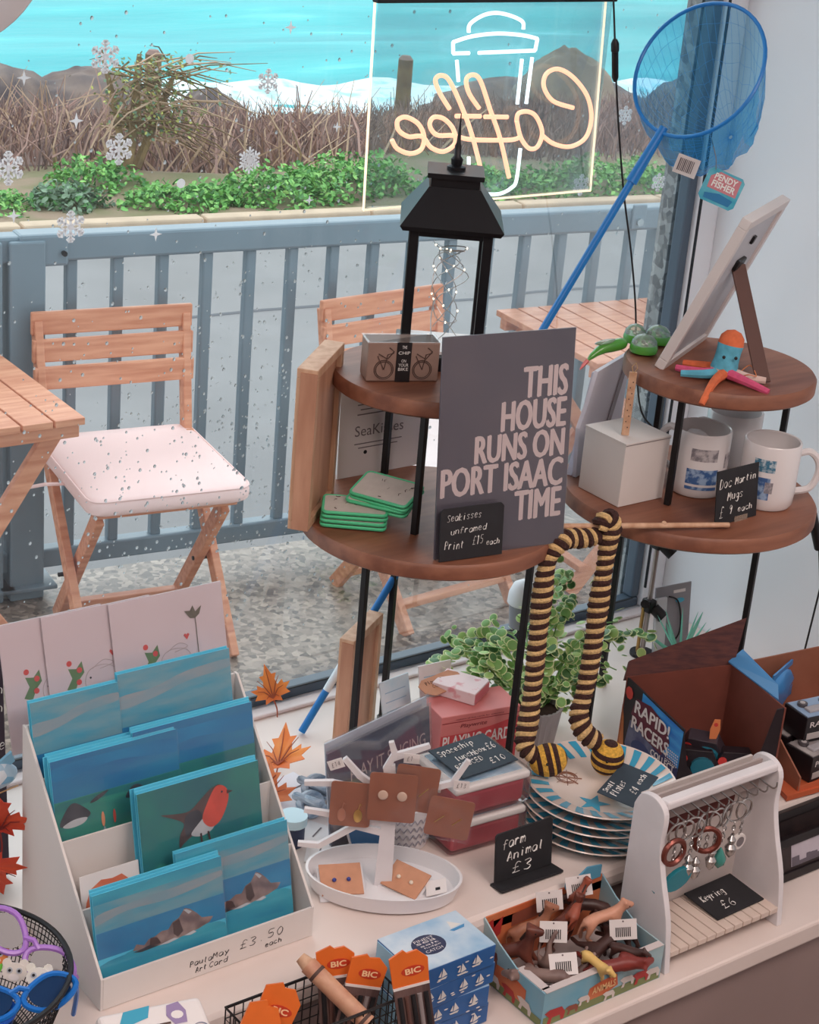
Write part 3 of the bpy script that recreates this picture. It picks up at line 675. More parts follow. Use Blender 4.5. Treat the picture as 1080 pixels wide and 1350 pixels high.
for i, (b, x0, x1, y) in enumerate([('THE', .044, .05, .044), ('CHIP', .0395, .0545, .0365), ('ON', .044, .05, .026), ('YOUR', .0405, .0535, .0205), ('BIKE', .0405, .0535, .015)]): text_fit(b, x0, x1, y, y + .004, chalk, t, 0, mx=face)
MB().box((.047, .018, .0525), (.096, .038, .001)).build('wrap', cello, t)

# deep wooden frame standing edge-on --------------------------------------------
def deep_frame(name, label, p, xd, L, th, H, cat='frame', z0=ZL, lean=0):
    t = thing(name, label, cat, mx=fr((p[0], p[1], z0 + .0004), xd, (-xd[1], xd[0], 0)))
    b = .012
    for c, d in (((L / 2, th / 2, b / 2), (L, th, b)), ((L / 2, th / 2, H - b / 2), (L, th, b)), ((b / 2, th / 2, H / 2), (b, th, H - 2 * b)), ((L - b / 2, th / 2, H / 2), (b, th, H - 2 * b))):
        MB().box(c, d).build('frame_bar', pale_wood, t, bevel=.001)
    MB().box((L / 2, th * .35, H / 2), (L - 2 * b, th * .25, H - 2 * b)).build('back_panel', frame_wood, t)
    lab(MB().box((-.0008, th * .40, H / 2 - .002), (.0016, th * .8, H - .006)).build('edge_strip', frame_wood, t), 'darker wooden edge')
    return t
deep_frame('box_frame', 'deep wooden picture frame seen edge-on on the middle stand', (1.216, 1.744), (.755, .655, 0), .130, .027, .215)
deep_frame('box_frame', 'tall wooden frame standing edge-on on the sill behind the stand legs', (1.332, 1.782), (.85, .53, 0), .105, .022, .185, z0=0)

# white Seakisses card
t = thing('info_card', 'white printed card standing at the back of the middle stand', 'card', mx=fr((1.352, 1.879, ZL + .0005), (1, 0, 0), (0, .04, 1)))
MB().box((.07, .0625, 0), (.14, .125, .003)).build('card', paper, t)
grey_ink = M('grey_print', (120, 110, 112), .7)
text_fit('SeaKisses', .026, .108, .057, .072, grey_ink, t, .002)
for k in range(5): MB().box((.064, .088 + k * .007, .0018), (.07 - .01 * (k % 2), .0014, .0006)).build('small_print', grey_ink, t)
for k in range(2): MB().box((.066, .046 - k * .006, .0018), (.08 - .014 * k, .0012, .0006)).build('small_print', grey_ink, t)
MB().prism(disc(.045, .033, .0028, n=12), .0006, Matrix.Translation((0, 0, .0016))).build('emblem', ink, t)

# green-edged purses
green_edge = M('mint_binding', (84, 206, 150), .5); linen = M('printed_linen', (206, 200, 192), .8, var=.04, scale=80)
def purse(p, rz, label, tilt=0, wd=.082, dp=.052, open_=.006):
    t = thing('fabric_purse', label, 'purse', mx=Matrix.Translation(p) @ Euler((R(tilt), 0, R(rz))).to_matrix().to_4x4(), group='green-edged purses')
    rr_ = lambda hx, hy, r: [(cx + r * math.cos(a), cy + r * math.sin(a)) for cx, cy, a0 in ((hx - r, hy - r, 0), (-hx + r, hy - r, 90), (-hx + r, -hy + r, 180), (hx - r, -hy + r, 270)) for a in [R(a0 + q * 30) for q in range(4)]]
    for k in range(2):
        z = .0015 + k * open_
        MB().prism(rr_(wd / 2, dp / 2, .006), .0030, Matrix.Translation((0, 0, z))).build('panel', linen, t)
        mb = MB(); mb.tube([(x, y, z + .0015) for x, y in rr_(wd / 2, dp / 2, .006)], .0023, 6, closed=True); mb.build('binding', green_edge, t, smooth=True)
    sp = random.Random(int(p[0] * 1e5)); mb = MB()
    for k in range(8):
        x, y = sp.uniform(-wd * .42, wd * .42), sp.uniform(-dp * .4, dp * .4); z = .0048 + open_; q = sp.uniform(0, 6)
        mb.tube([(x, y, z), (x + .004 * math.cos(q), y + .004 * math.sin(q), z)], .0006, 4, flat=.3)
        if k % 2: mb.tube([(x, y, z), (x + .003 * math.cos(q + 2), y + .003 * math.sin(q + 2), z)], .0005, 4, flat=.3)
    mb.build('bird_print', inkb, t)
    return t
purse((1.288, 1.745, ZL + .001), -38, 'bottom purse of the pile lying against the box frame')
purse((1.290, 1.747, ZL + .0135), -36, 'purse lying flat under the tilted purses', 2)
purse((1.327, 1.738, ZL + .024), -58, 'tilted purse half under the topmost purse', 12)
purse((1.330, 1.734, ZL + .035), -64, 'topmost tilted purse of the pile', 15)

# the big print and its price board ---------------------------------------------
PX = Vector((.988, -.152, 0)); PY = Vector((-.02, .105, .99))
t = thing('slogan_print', 'dark grey slogan print leaning on the middle stand', 'print', mx=fr((1.311, 1.602, ZL + .001), PX, PY))
W, H = .189, .281
MB().box((W / 2, H / 2, -.0015), (W, H, .003)).build('board', M('print_slate', (72, 70, 84), .35, scale=6, rgb2=(90, 84, 94), detail=3), t)
MB().box((W / 2, H / 2, .0006), (W + .002, H + .002, .0004)).build('sleeve', cello, t)
lt = M('print_letter', (206, 190, 190), .6)
for b, x0, y0, y1 in [('THIS', .62, .70, .84), ('HOUSE', .465, .555, .69), ('RUNS ON', .275, .42, .545), ('PORT ISAAC', .03, .28, .41), ('TIME', .60, .135, .27)]:
    text_fit(b, x0 * W, .955 * W, y0 * H, y1 * H, lt, t, .0003, heavy=.0016)
t = thing('price_board', 'black chalk price board on the slogan print', 'price sign', mx=fr((1.3115, 1.594, ZL + .0012), PX, PY))
MB().prism([(x + .045, y + .034) for x, y in [(-.045, -.034), (.045, -.034), (.045, .03), (.041, .034), (-.041, .034), (-.045, .03)]], .002).build('board', black_board, t)
hand([('Seakisses', .008, .051, .058, .009, .002), ('unframed', .014, .034, .066, .008, .002), ('Print', .006, .015, .034, .010), ('£15', .046, .017, .062, .011, .002), ('each', .066, .015, .086, .007)], chalk, t, .0005, .0024)

# ------------------------------------------------------------------ right stand things
t = thing('carton_box', 'plain white cube box on the right stand', 'box', (1.647, 1.631, ZL + .0005))
MB().box((.0415, .041, .045), (.083, .082, .090)).build('body', card_white, t, bevel=.0008)
MB().box((.0415, .041, .091), (.0845, .0835, .002)).build('lid', card_white, t)
MB().box((.0415, -.0008, .089), (.083, .0006, .0008)).build('lid_seam', M('seam_shadow_grey', (150, 140, 138), .8), t)
# folded white gift bag behind
t = thing('paper_bag', 'white paper bag standing behind the cube box', 'bag', mx=fr((1.668, 1.742, ZL + .0005), (.93, .37, 0), (0, 0, 1)))
mb = MB(); o_ = [(.0, 0), (.13, 0), (.135, .155), (.03, .150), (.012, .108), (-.008, .075)]
mb.prism(o_, .006, Matrix.Translation((0, 0, -.006))).build('sheet', M('bag_white', (214, 210, 220), .6), t)
MB().prism([(.002, 0), (.128, 0), (.128, .145), (.045, .142)], .008, Matrix.Translation((0, 0, -.016))).build('back_sheet', M('bag_white_back', (200, 196, 208), .6), t)
MB().bar((.055, .0, .0015), (.125, .15, .0015), .012, .001, (0, 0, 1)).build('printed_band', M('bag_grey', (150, 140, 146), .6), t)
# wrapped patterned thing
t = thing('tissue_parcel', 'white and blue tissue parcel behind the slogan print', 'parcel', (1.615, 1.758, ZL + .0005))
mb = MB(); mb.ell((0, 0, .028), (.034, .026, .030), 14, 9)
mb.v = [(x * (1 + .14 * noise.noise(Vector((x, y, z)) * 60)), y * (1 + .14 * noise.noise(Vector((y, z, x)) * 60)), max(.0, z)) for x, y, z in mb.v]
mb.build('tissue', M('tissue_blue', (236, 240, 246), .8, scale=26, rgb2=(92, 138, 190), lo=.5, hi=.6), t, smooth=True)
MB().ell((.0, 0, .058), (.012, .006, .008), 8, 6).build('knot', M('tissue_white', (240, 240, 244), .8), t, smooth=True)
# hanging wooden bookmark
t = thing('wooden_tag', 'long wooden gauge with holes leaning on the cube box', 'tag', mx=fr((1.668, 1.657, ZL + .0935), (.80, -.60, 0), (-.02, .03, 1)))
MB().box((0, .045, 0), (.0105, .09, .004)).build('strip', pale_wood, t, bevel=.001)
for k in range(9): MB().cyl((0.0015 * (-1) ** k, .012 + k * .008, .0019), (0.0015 * (-1) ** k, .012 + k * .008, .0023), .001, n=6).build('hole', inkb, t)
mb = MB(); mb.tube([(0, .088, .002), (.004, .097, .006), (.002, .104, .004), (-.003, .098, .003), (0, .088, .002)], .0006, 4); mb.build('twine', M('twine', (196, 158, 112), .9), t)

# mugs
mug_w = M('mug_ceramic', (226, 222, 222), .18, coat=.3); mug_in = M('mug_inside', (216, 204, 200), .25)
mug_blue = [M('mug_print_blue', (62, 98, 150), .4, scale=120, rgb2=(150, 176, 206), lo=.45, hi=.6), M('mug_print_grey', (132, 128, 134), .5, scale=140, rgb2=(196, 190, 192), lo=.4, hi=.6), M('mug_print_teal', (60, 120, 150), .4, scale=160, rgb2=(190, 206, 214), lo=.45, hi=.6)]
def mug(p, hrot, label, prints):
    t = thing('mug', label, 'mug', (p[0], p[1], ZL + .0004), hrot, group='printed white mugs')
    r, h = .040, .094; mb = MB()
    mb.lathe([(.030, 0), (.036, .001), (.039, .006), (r, .02), (r, h - .002), (r - .0015, h), (r - .0035, h - .001), (r - .004, .012), (.03, .007), (.0, .006)], 40); mb.build('body', mug_w, t, smooth=True)
    mb = MB(); mb.tube(smooth_pts([(r - .001, 0, .076), (r + .014, 0, .079), (r + .027, 0, .066), (r + .029, 0, .046), (r + .020, 0, .026), (r - .001, 0, .020)], 5), .0052, 8); mb.build('handle', mug_w, t, smooth=True)
    for a0, a1, z0, z1, mi in prints:
        mb = MB(); n = 10; vs = []
        for i in range(n + 1):
            a = R(a0 + (a1 - a0) * i / n); vs += [((r + .0003) * math.cos(a), (r + .0003) * math.sin(a), z0), ((r + .0003) * math.cos(a), (r + .0003) * math.sin(a), z1)]
        mb.add(vs, [(2 * i, 2 * i + 2, 2 * i + 3, 2 * i + 1) for i in range(n)]).build('printed_picture', mug_blue[mi], t, smooth=True)
    return t
# angles are in the mug's own frame (handle at 0)
m1 = mug((1.797, 1.634), 100, 'white mug with blue village print beside the cube box', [(105, 160, .056, .074, 1), (100, 165, .022, .044, 0), (180, 205, .045, .066, 1), (100, 165, .014, .0185, 0)])
mug((1.896, 1.668), 160, 'white mug standing behind the two front mugs', [])
mug((1.854, 1.556), -35, 'white mug with handle at the right edge of the stand', [(225, 268, .058, .076, 2), (230, 262, .018, .050, 0), (252, 268, .028, .044, 1)])
t = thing('tissue_ball', 'crumpled tissue inside the left mug', 'tissue', (1.790, 1.640, ZL + .0745))
mb = MB(); mb.ell((0, 0, 0), (.020, .02, .014), 14, 9); mb.v = [(x * (1 + .3 * noise.noise(Vector((x, y, z)) * 110)), y * (1 + .3 * noise.noise(Vector((y, z, x)) * 110)), z * (1 + .3 * noise.noise(Vector((z, x, y)) * 110))) for x, y, z in mb.v]
mb.build('crumple', M('tissue_grey', (206, 204, 206), .7), t)
t = thing('price_board', 'black chalk price board leaning on the mugs', 'price sign', mx=fr((1.722, 1.522, ZL + .0008), (.995, .04, 0), (-.12, .12, 1)))
MB().box((.0425, .038, 0), (.083, .076, .0022)).build('board', black_board, t, bevel=.0005)
hand([('Doc', .005, .051, .030, .013), ('Martin', .036, .053, .078, .0095, .003), ('Mugs', .022, .033, .054, .011), ('£', .008, .011, .016, .016), ('9', .026, .013, .034, .012), ('each', .044, .013, .074, .008)], chalk, t, .0006, .0018)
MB().box((.052, .003, .0016), (.026, .008, .0006)).build('tape', clear('sticky_tape', refl=.6, rough=.2, body=.3, bodycol=(200, 180, 160)), t)

# picture frame seen from the back with its strut ---------------------------------
pf_mx = fr((1.708, 1.651, ZU + .0005), (.893, .45, 0), (.17, -.336, .925))
t = thing('picture_frame', 'white-edged picture frame seen from behind on its easel strut', 'frame', mx=pf_mx)
FW, FH, ft = .182, .238, .014; fgrey = M('frame_white_edge', (214, 208, 206), .5); b = .014
for c, d in (((FW / 2, b / 2, 0), (FW, b, ft)), ((FW / 2, FH - b / 2, 0), (FW, b, ft)), ((b / 2, FH / 2, 0), (b, FH - 2 * b, ft)), ((FW - b / 2, FH / 2, 0), (b, FH - 2 * b, ft))):
    MB().box(c, d).build('frame_bar', fgrey, t, bevel=.001)
MB().box((FW / 2, FH / 2, .001), (FW - 2 * b, FH - 2 * b, .004)).build('backing_board', M('backing_grey', (176, 176, 182), .6, scale=3, rgb2=(206, 208, 214)), t)
MB().box((FW / 2, FH / 2, -.003), (FW - 2 * b, FH - 2 * b, .002)).build('glazing', M('frame_picture', (160, 190, 196), .3), t)
sm = M('strut_brown', (92, 62, 54), .55)
inv = pf_mx.inverted(); foot = inv @ Vector((1.800, 1.545, ZU + .002)); top_ = Vector((.095, .150, .004))
MB().bar(top_, foot, .003, .024, (1, .5, .2)).build('easel_strut', sm, t, bevel=.001)
MB().box((.095, .152, .0055), (.034, .016, .006)).build('hinge', black_metal, t, bevel=.002)
MB().box((.095, .190, .005), (.010, .012, .004)).build('hanger', black_metal, t, bevel=.001)

# octopus toy
t = thing('octopus_toy', 'small patchwork octopus toy hanging its arms over the shelf', 'toy', (1.765, 1.588, ZU + .0006), -38)
of = [M('felt_blue', (92, 172, 196), .9, var=.12, scale=70, bump=.3), M('felt_orange', (214, 110, 70), .9, var=.12, scale=70, bump=.3), M('felt_pink', (206, 84, 122), .9, var=.12, scale=70, bump=.3), M('felt_cream', (214, 190, 180), .9, var=.12, scale=70, bump=.3)]
mb = MB(); mb.lathe([(.001, .002), (.016, .003), (.019, .012), (.017, .022), (.0165, .036), (.0175, .046), (.016, .056), (.010, .063), (.001, .066)], 20)
ob = mb.mesh('head', of, True)
for p in ob.polygons: p.material_index = 3 if p.center.z < .012 else (0 if p.center.z < .047 else 1)
oh = bpy.data.objects.new('head', ob); col.objects.link(oh); oh.parent = t; oh.rotation_euler = (R(-6), R(8), 0)
for k, (pts, mi) in enumerate([([(-.01, -.008, .008), (-.032, -.004, .006), (-.062, .006, .006)], 2), ([(-.012, -.012, .008), (-.03, -.02, .008), (-.058, -.018, .006)], 0), ([(-.002, -.016, .009), (-.014, -.036, .006), (-.024, -.060, .001), (-.034, -.075, -.016)], 1), ([(.008, -.014, .009), (.028, -.034, .007), (.055, -.052, .001)], 2), ([(.014, -.004, .008), (.036, -.014, .006), (.056, -.018, .006)], 3), ([(-.006, .014, .008), (-.03, .026, .006), (-.05, .03, .006)], 1)]):
    sp = smooth_pts(pts, 4); n = len(sp); mb = MB(); mb.tube(sp, [.0075 - .0035 * i / n for i in range(n)], 8); mb.build('arm', of[mi], t, smooth=True)
for x in (-.004, .012): MB().ell((x, -.0172, .033), .0024, 8, 6).build('eye', M('bead_black', (20, 18, 20), .2), t, smooth=True)
MB().tube(smooth_pts([(.02, -.01, .01), (.035, .0, .02), (.042, -.02, .012), (.03, -.03, .016), (.024, -.015, .008)], 5), .0008, 4).build('loose_thread', M('thread_orange', (210, 130, 84), .9), t)

# green glass trinkets
gm = M('enamel_green', (84, 158, 62), .25, coat=.5); gc = clear('clear_dome', tint=(240, 248, 244), refl=1.0, rough=.03, body=.25, bodycol=(225, 235, 225))
def gem(c, r, label, kind):
    t = thing('glass_trinket', label, 'ornament', c, group='green glass trinkets on the upper shelf')
    mb = MB(); mb.lathe([(r * .6, 0), (r, .003), (r * 1.05, .009), (r * .96, .014)], 20); mb.build('green_cup', gm, t, smooth=True)
    mb = MB(); mb.lathe([(r * .95, .012), (r * .9, .019), (r * .6, .025), (r * .2, .0275), (0.0001, .028)], 20); mb.build('glass_dome', gc, t, smooth=True)
    mb = MB()
    for k in range(9): mb.ell((r * .6 * math.cos(k * 2.2), r * .6 * math.sin(k * 1.9), .014), .0035, 6, 5)
    mb.build('filling', M('moss_filling', (104, 110, 96), .8, scale=90, rgb2=(190, 190, 180)), t)
gem((1.735, 1.71, ZU + .0005), .019, 'green glass trinket at the shelf rim', 0)
gem((1.757, 1.752, ZU + .0005), .016, 'green glass trinket at the back left of the shelf', 1)
gem((1.785, 1.735, ZU + .0005), .018, 'green glass trinket behind the picture frame', 2)
t = thing('chilli_ornament', 'long green glass pod overhanging the shelf rim', 'ornament', mx=fr((1.722, 1.738, ZU + .008), (-.90, .05, -.06), (0, 0, 1)))
mb = MB(); mb.tube(smooth_pts([(-.005, 0, 0), (.015, 0, 0), (.035, -.002, .001), (.052, -.008, 0), (.062, -.014, -.001)], 4), [.004, .007, .0085, .009, .009, .009, .0085, .008, .0075, .007, .006, .005, .0045, .004, .003, .002, .001], 10); mb.build('pod', gm, t, smooth=True)
mb = MB(); mb.tube([(.062, -.014, -.001), (.070, -.019, -.002), (.076, -.024, -.003)], [.003, .0025, .0008], 6); lab(mb.build('tip', M('enamel_red', (206, 62, 60), .3), t, smooth=True), 'red tip')
MB().ell((.03, .007, .001), (.02, .003, .006), 10, 6).build('glass_strip', gc, t, smooth=True)

# ------------------------------------------------------------------ fishing net
blue = M('net_blue', (24, 122, 200), .35); 
base = Vector((1.318, 1.872, .004)); ferr = Vector((1.80, 1.80, .851)); d = (ferr - base).normalized()
t = thing('fishing_net', 'blue fishing net on a long pole leaning in the window corner', 'fishing net', tuple(base))
L = (ferr - base).length
MB().cyl((0, 0, 0), d * (L - .06), .0055, n=10).build('pole', blue, t, smooth=True)
MB().cyl(d * .07, d * .115, .0059, n=10).build('pole_sleeve', M('sleeve_white', (220, 232, 240), .4), t, smooth=True)
MB().cyl(d * (L - .075), d * (L + .012), .0085, .006, n=10).build('ferrule', blue, t, smooth=True)
cen = d * (L + .102); vd = (Vector((0, 0, 1.3)) - (base + cen)).normalized(); wv = vd.cross(d).normalized(); vv = (wv * .80 + (vd - d * vd.dot(d)).normalized() * -.6).normalized()
hoop = [cen + (d * math.cos(q) + vv * math.sin(q)) * .0985 for q in [k * math.pi / 24 for k in range(48)]]
mb = MB(); mb.tube(hoop, .0028, 8, closed=True); mb.build('hoop', blue, t, smooth=True)
# draped mesh bag: rings shrinking towards a sagging tip
tip = cen + Vector((.035, -.045, -.085)) ; netm = clear('net_mesh_film', tint=(190, 230, 246), refl=.2, rough=.4, body=.2, bodycol=(60, 160, 220))
mb = MB(); rings = 9; n = 48; vs = []
for i in range(rings):
    f = i / (rings - 1); k = (1 - f ** 1.5) ** .75 if f < 1 else 0
    c = cen.lerp(tip, f)
    for j in range(n):
        p = hoop[j] - cen; w_ = 1 + .13 * f * math.sin(j * 1.35 + i * .8) ; q = c + p * max(.03, k) * (w_ if i else 1) + Vector((0, 0, -.03 * math.sin(math.pi * f)))
        vs.append(q)
fs = [(i * n + j, i * n + (j + 1) % n, (i + 1) * n + (j + 1) % n, (i + 1) * n + j) for i in range(rings - 1) for j in range(n)]
mb.add(vs, fs).build('net_bag', netm, t, smooth=True)
mb = MB()
for j in range(0, n, 1): mb.tube([vs[i * n + j] for i in range(rings)], .00022, 3)
for i in range(1, rings): mb.tube([vs[i * n + j] for j in range(n)], .00022, 3, closed=True)
stuff(mb.build('net_cords', M('net_cord', (70, 150, 210), .6), t))
# swing tag and barcode tag
t = thing('swing_tag', 'colourful swing tag hanging below the net', 'tag', mx=fr((1.808, 1.722, .782), (.74, -.62, -.32), (.25, -.1, .96)) @ Matrix.Scale(1.32, 4))
MB().prism([(x, y) for x, y in [(0, .004), (.004, 0), (.036, 0), (.040, .004), (.040, .031), (.036, .035), (.004, .035), (0, .031)]], .001).build('card', M('tag_teal', (60, 160, 186), .35, scale=60, rgb2=(110, 190, 206)), t)
art('tag_panel', [(0, [(.005, .014), (.037, .014), (.036, .032), (.012, .033), (.004, .026)]), (1, [(.006, .003), (.034, .003), (.036, .010), (.02, .012), (.005, .008)])], [M('tag_pink', (206, 130, 138), .5), M('tag_blue', (40, 120, 170), .5)], t, .0012)
text_fit('PENDY', .008, .033, .0245, .031, chalk, t, .0018, bold=.03); text_fit('FISHER', .008, .034, .0165, .0235, chalk, t, .0018, bold=.03)
mb = MB(); mb.tube(smooth_pts([(.006, .033, .001), (.0, .045, .0), (-.012, .062, -.02)], 5), .0006, 4); mb.build('string', M('string_grey', (120, 124, 126), .8), t)
t = thing('barcode_tag', 'translucent barcode tag beside the colourful swing tag', 'tag', mx=fr((1.785, 1.752, .812), (.72, -.64, -.25), (.2, -.05, .98)))
MB().box((.016, .013, 0), (.032, .026, .0008)).build('label', M('tag_pale', (206, 200, 198), .5), t)
mb = MB()
for k in range(9): mb.box((.005 + k * .0024, .013, .0006), (.0012 if k % 3 else .0018, .017, .0003))
mb.build('barcode', M('barcode_grey', (96, 88, 92), .7), t)

# ------------------------------------------------------------------ neon coffee sign
NEON = {'amber': [[(1.439, .835), (1.449, .823), (1.471, .815), (1.489, .82), (1.492, .837), (1.481, .854), (1.459, .864), (1.446, .86), (1.449, .847), (1.466, .838), (1.485, .838), (1.494, .833), (1.506, .821), (1.528, .815), (1.546, .825), (1.541, .844), (1.523, .859), (1.506, .862), (1.5, .852), (1.513, .838), (1.54, .836), (1.565, .83), (1.595, .827), (1.645, .825), (1.662, .829)],
 [(1.531, .872), (1.512, .894), (1.503, .911), (1.512, .917), (1.526, .91), (1.549, .878), (1.574, .835), (1.601, .774)], [(1.543, .862), (1.586, .86)],
 [(1.582, .871), (1.562, .892), (1.555, .91), (1.564, .916), (1.579, .909), (1.602, .868), (1.624, .829), (1.648, .772)], [(1.593, .859), (1.634, .857)],
 [(1.651, .851), (1.653, .861), (1.67, .863), (1.686, .855), (1.7, .833), (1.695, .814), (1.68, .811), (1.662, .827), (1.651, .851)],
 [(1.753, .865), (1.714, .876), (1.694, .896), (1.696, .914), (1.716, .92), (1.746, .908), (1.777, .881), (1.79, .849), (1.783, .821), (1.756, .81), (1.723, .816), (1.7, .829)]],
 'white': [[(1.552, .972), (1.553, .983), (1.574, .994), (1.597, .997), (1.622, .993), (1.643, .985), (1.646, .975)], [(1.556, .945), (1.529, .945)], [(1.529, .945), (1.527, .96)], [(1.527, .96), (1.558, .967), (1.601, .97), (1.645, .967), (1.673, .962)], [(1.673, .962), (1.671, .946)], [(1.671, .946), (1.572, .945)],
 [(1.536, .936), (1.542, .908)], [(1.572, .805), (1.574, .79)], [(1.649, .935), (1.649, .874)], [(1.667, .937), (1.665, .874)], [(1.663, .812), (1.662, .768), (1.654, .757), (1.634, .75), (1.609, .751)]]}
t = thing('neon_sign', 'lit neon coffee sign on a clear panel hanging in the window', 'sign', (1.61, 1.93, .74))
MB().box((.002, .012, .136), (.404, .004, .274)).build('acrylic_panel', clear('acrylic', tint=(232, 240, 242), refl=.35, rough=.02, body=.05, bodycol=(230, 240, 240)), t)
na = M('neon_amber', (255, 192, 158), .4, emit=.78); nw = M('neon_white', (226, 246, 255), .4, emit=1.0); ne = M('panel_edge_glow', (255, 226, 196), .4, emit=.85)
for nm, mt in (('amber', na), ('white', nw)):
    for pts in NEON[nm]:
        P = [(x - 1.61, 0, z - .74) for x, z in pts]; mb = MB(); mb.tube(smooth_pts(P, 5) if len(P) > 2 else P, .0032 if nm == 'amber' else .0026, 7)
        mb.build('letter_tube' if nm == 'amber' else 'cup_tube', mt, t, smooth=True)
for a_, b_ in (((-.20, .012, 0), (.206, .012, 0)), ((-.20, .012, 0), (-.206, .012, .27)), ((.206, .012, 0), (.192, .012, .27))):
    MB().cyl(a_, b_, .0018, n=6).build('edge_tube', ne, t, smooth=True)
MB().box((-.002, .008, .277), (.414, .014, .014)).build('hanging_bar', black_metal, t, bevel=.002)
for x in (-.15, .15): MB().cyl((x, .008, .284), (x, .008, .75), .0008, n=5).build('hanging_wire', M('steel_wire', (120, 120, 120), .4, metal=.8), t)
t = thing('power_cable', 'thin black cable with inline plug hanging from the neon sign', 'cable', (1.78, 1.90, .52))
cp = [(1.79, 1.915, 1.02), (1.786, 1.9, .976), (1.796, 1.9, .929), (1.812, 1.9, .86), (1.842, 1.9, .749), (1.873, 1.9, .656), (1.897, 1.9, .572), (1.912, 1.9, .50), (1.93, 1.89, .40), (1.975, 1.875, .34), (1.99, 1.87, .22)]
mb = MB(); mb.tube(smooth_pts([Vector(p) - Vector((1.78, 1.90, .52)) for p in cp], 6), .0016, 6); mb.build('cord', black_metal, t, smooth=True)
mb = MB(); mb.lathe([(.0025, -.03), (.0048, -.024), (.0048, .012), (.0058, .013), (.0058, .024), (.003, .03)], 10); mb.build('inline_plug', black_metal, t, smooth=True, mx=tr(.014, 0, .415, ry=-10))
t = thing('cable_lead', 'black moulded plug on a cord beside the mugs', 'plug', (2.02, 1.60, .29))
MB().cyl((.03, 0, -.03), (0, 0, .03), .0075, n=10).build('plug_body', black_metal, t, smooth=True)
mb = MB(); mb.tube(smooth_pts([(0, 0, .03), (-.006, 0, .042), (-.03, .02, .05), (-.06, .05, .04)], 5), .0016, 6); mb.build('cord', black_metal, t, smooth=True)
mb = MB(); mb.tube([(.03, 0, -.03), (.05, .0, -.10), (.06, .02, -.29)], .0016, 6); mb.build('cord', black_metal, t, smooth=True)
# ------------------------------------------------------------------ card display box on the left
CX0, CX1 = .785, 1.065
bt = thing('card_display', 'white cardboard tiered display box full of art cards', 'display box', (CX0, 1.463, .0005))
CWd = CX1 - CX0
side = [(0, 0), (.197, 0), (.197, .262), (.19, .262), (.0, .041)]
for x in (0, CWd - .003):
    mb = MB(); mb.prism(side, .003, Matrix(((0, 0, 1, x), (1, 0, 0, 0), (0, 1, 0, 0), (0, 0, 0, 1)))); mb.build('side_panel', card_white, bt)
MB().box((CWd / 2, .0013, .0205), (CWd - .0064, .003, .040)).build('front_lip', card_white, bt)
MB().box((CWd / 2, .1945, .131), (CWd - .0064, .003, .261)).build('back_panel', card_white, bt)
MB().box((CWd / 2, .098, .0015), (CWd - .006, .194, .003)).build('floor_panel', card_white, bt)
TIER = [(.052, .100), (.104, .158), (.154, .213)]
for y, z in TIER: MB().box((CWd / 2, y, z / 2), (CWd - .006, .0025, z)).build('tier_wall', card_white, bt)
hand([('Paula', .112, .017, .142, .007), ('May', .142, .018, .165, .007), ('Art', .120, .007, .135, .007), ('Card', .138, .007, .163, .007), ('£3.50', .178, .017, .240, .011, .003), ('each', .213, .008, .237, .006)], ink, bt, .0006, 0, mx=fr((0, -.0004, 0), (1, 0, 0), (0, 0, 1)))

csky = M('paint_sky', (62, 158, 186), .35, scale=14, stretch=(1, 4, 1), rgb2=(120, 166, 180), coat=.4)
csea = M('paint_sea', (10, 138, 190), .35, scale=9, stretch=(1, 3, 1), rgb2=(8, 116, 172), coat=.4)
csea2 = M('paint_shallow', (56, 176, 200), .35, scale=9, stretch=(1, 4, 1), rgb2=(16, 146, 184), coat=.4)
cgreen = M('paint_green', (40, 146, 128), .35, scale=12, stretch=(1, 5, 1), rgb2=(20, 118, 122), coat=.4)
crock = M('paint_rock', (112, 96, 100), .4, scale=60, rgb2=(160, 140, 136), coat=.4)
cdark = M('paint_dark', (44, 50, 62), .4, scale=60, rgb2=(70, 74, 84), coat=.4)
cteal = M('paint_teal', (8, 104, 118), .35, scale=14, rgb2=(24, 130, 124), coat=.4)
cred = M('paint_red', (206, 82, 70), .4, var=.1, scale=60, coat=.4)
cwhite = M('paint_white', (186, 192, 198), .4, var=.08, scale=60, coat=.4)
cbrown = M('paint_brown', (78, 60, 62), .4, var=.2, scale=60, coat=.4)
cblue = M('paint_blue', (16, 110, 168), .35, scale=9, stretch=(1, 4, 1), rgb2=(34, 132, 176), coat=.4)
cskin = M('paint_skin', (216, 150, 116), .5)
edge_blue = M('card_edge_blue', (80, 204, 236), .5)
PAL = [csky, csea, csea2, cgreen, crock, cdark, cteal, cred, cwhite, cbrown, cblue, cskin, M('paint_cloud', (122, 160, 176), .35, scale=20, stretch=(1, 4, 1), rgb2=(150, 164, 172), coat=.4)]
RIDGE = [(0, .02), (.05, .22), (.14, .20), (.20, .36), (.28, .30), (.36, .42), (.44, .40), (.50, .66), (.58, .70), (.66, .98), (.72, .90), (.80, .72), (.86, .46), (.94, .42), (1.0, .34), (.95, .14), (.80, .03), (.5, -.03), (.2, -.02)]
def island(w, h, x0, x1, y0, y1, mi=4, seed=0):
    r_ = random.Random(seed); return (mi, [((x0 + (x1 - x0) * a) * w, (y0 + (y1 - y0) * (b + .06 * r_.uniform(-1, 1))) * h) for a, b in RIDGE])
def shade(w, h, x0, x1, y0, y1, mi, pts): return (mi, [((x0 + (x1 - x0) * a) * w, (y0 + (y1 - y0) * b) * h) for a, b in pts])
def blob(mi, pts, w, h, k=4): return (mi, [(min(max(p.x, 0), w), min(max(p.y, 0), h)) for p in smooth_pts([(a * w, b * h, 0) for a, b in pts], k, closed=True)])
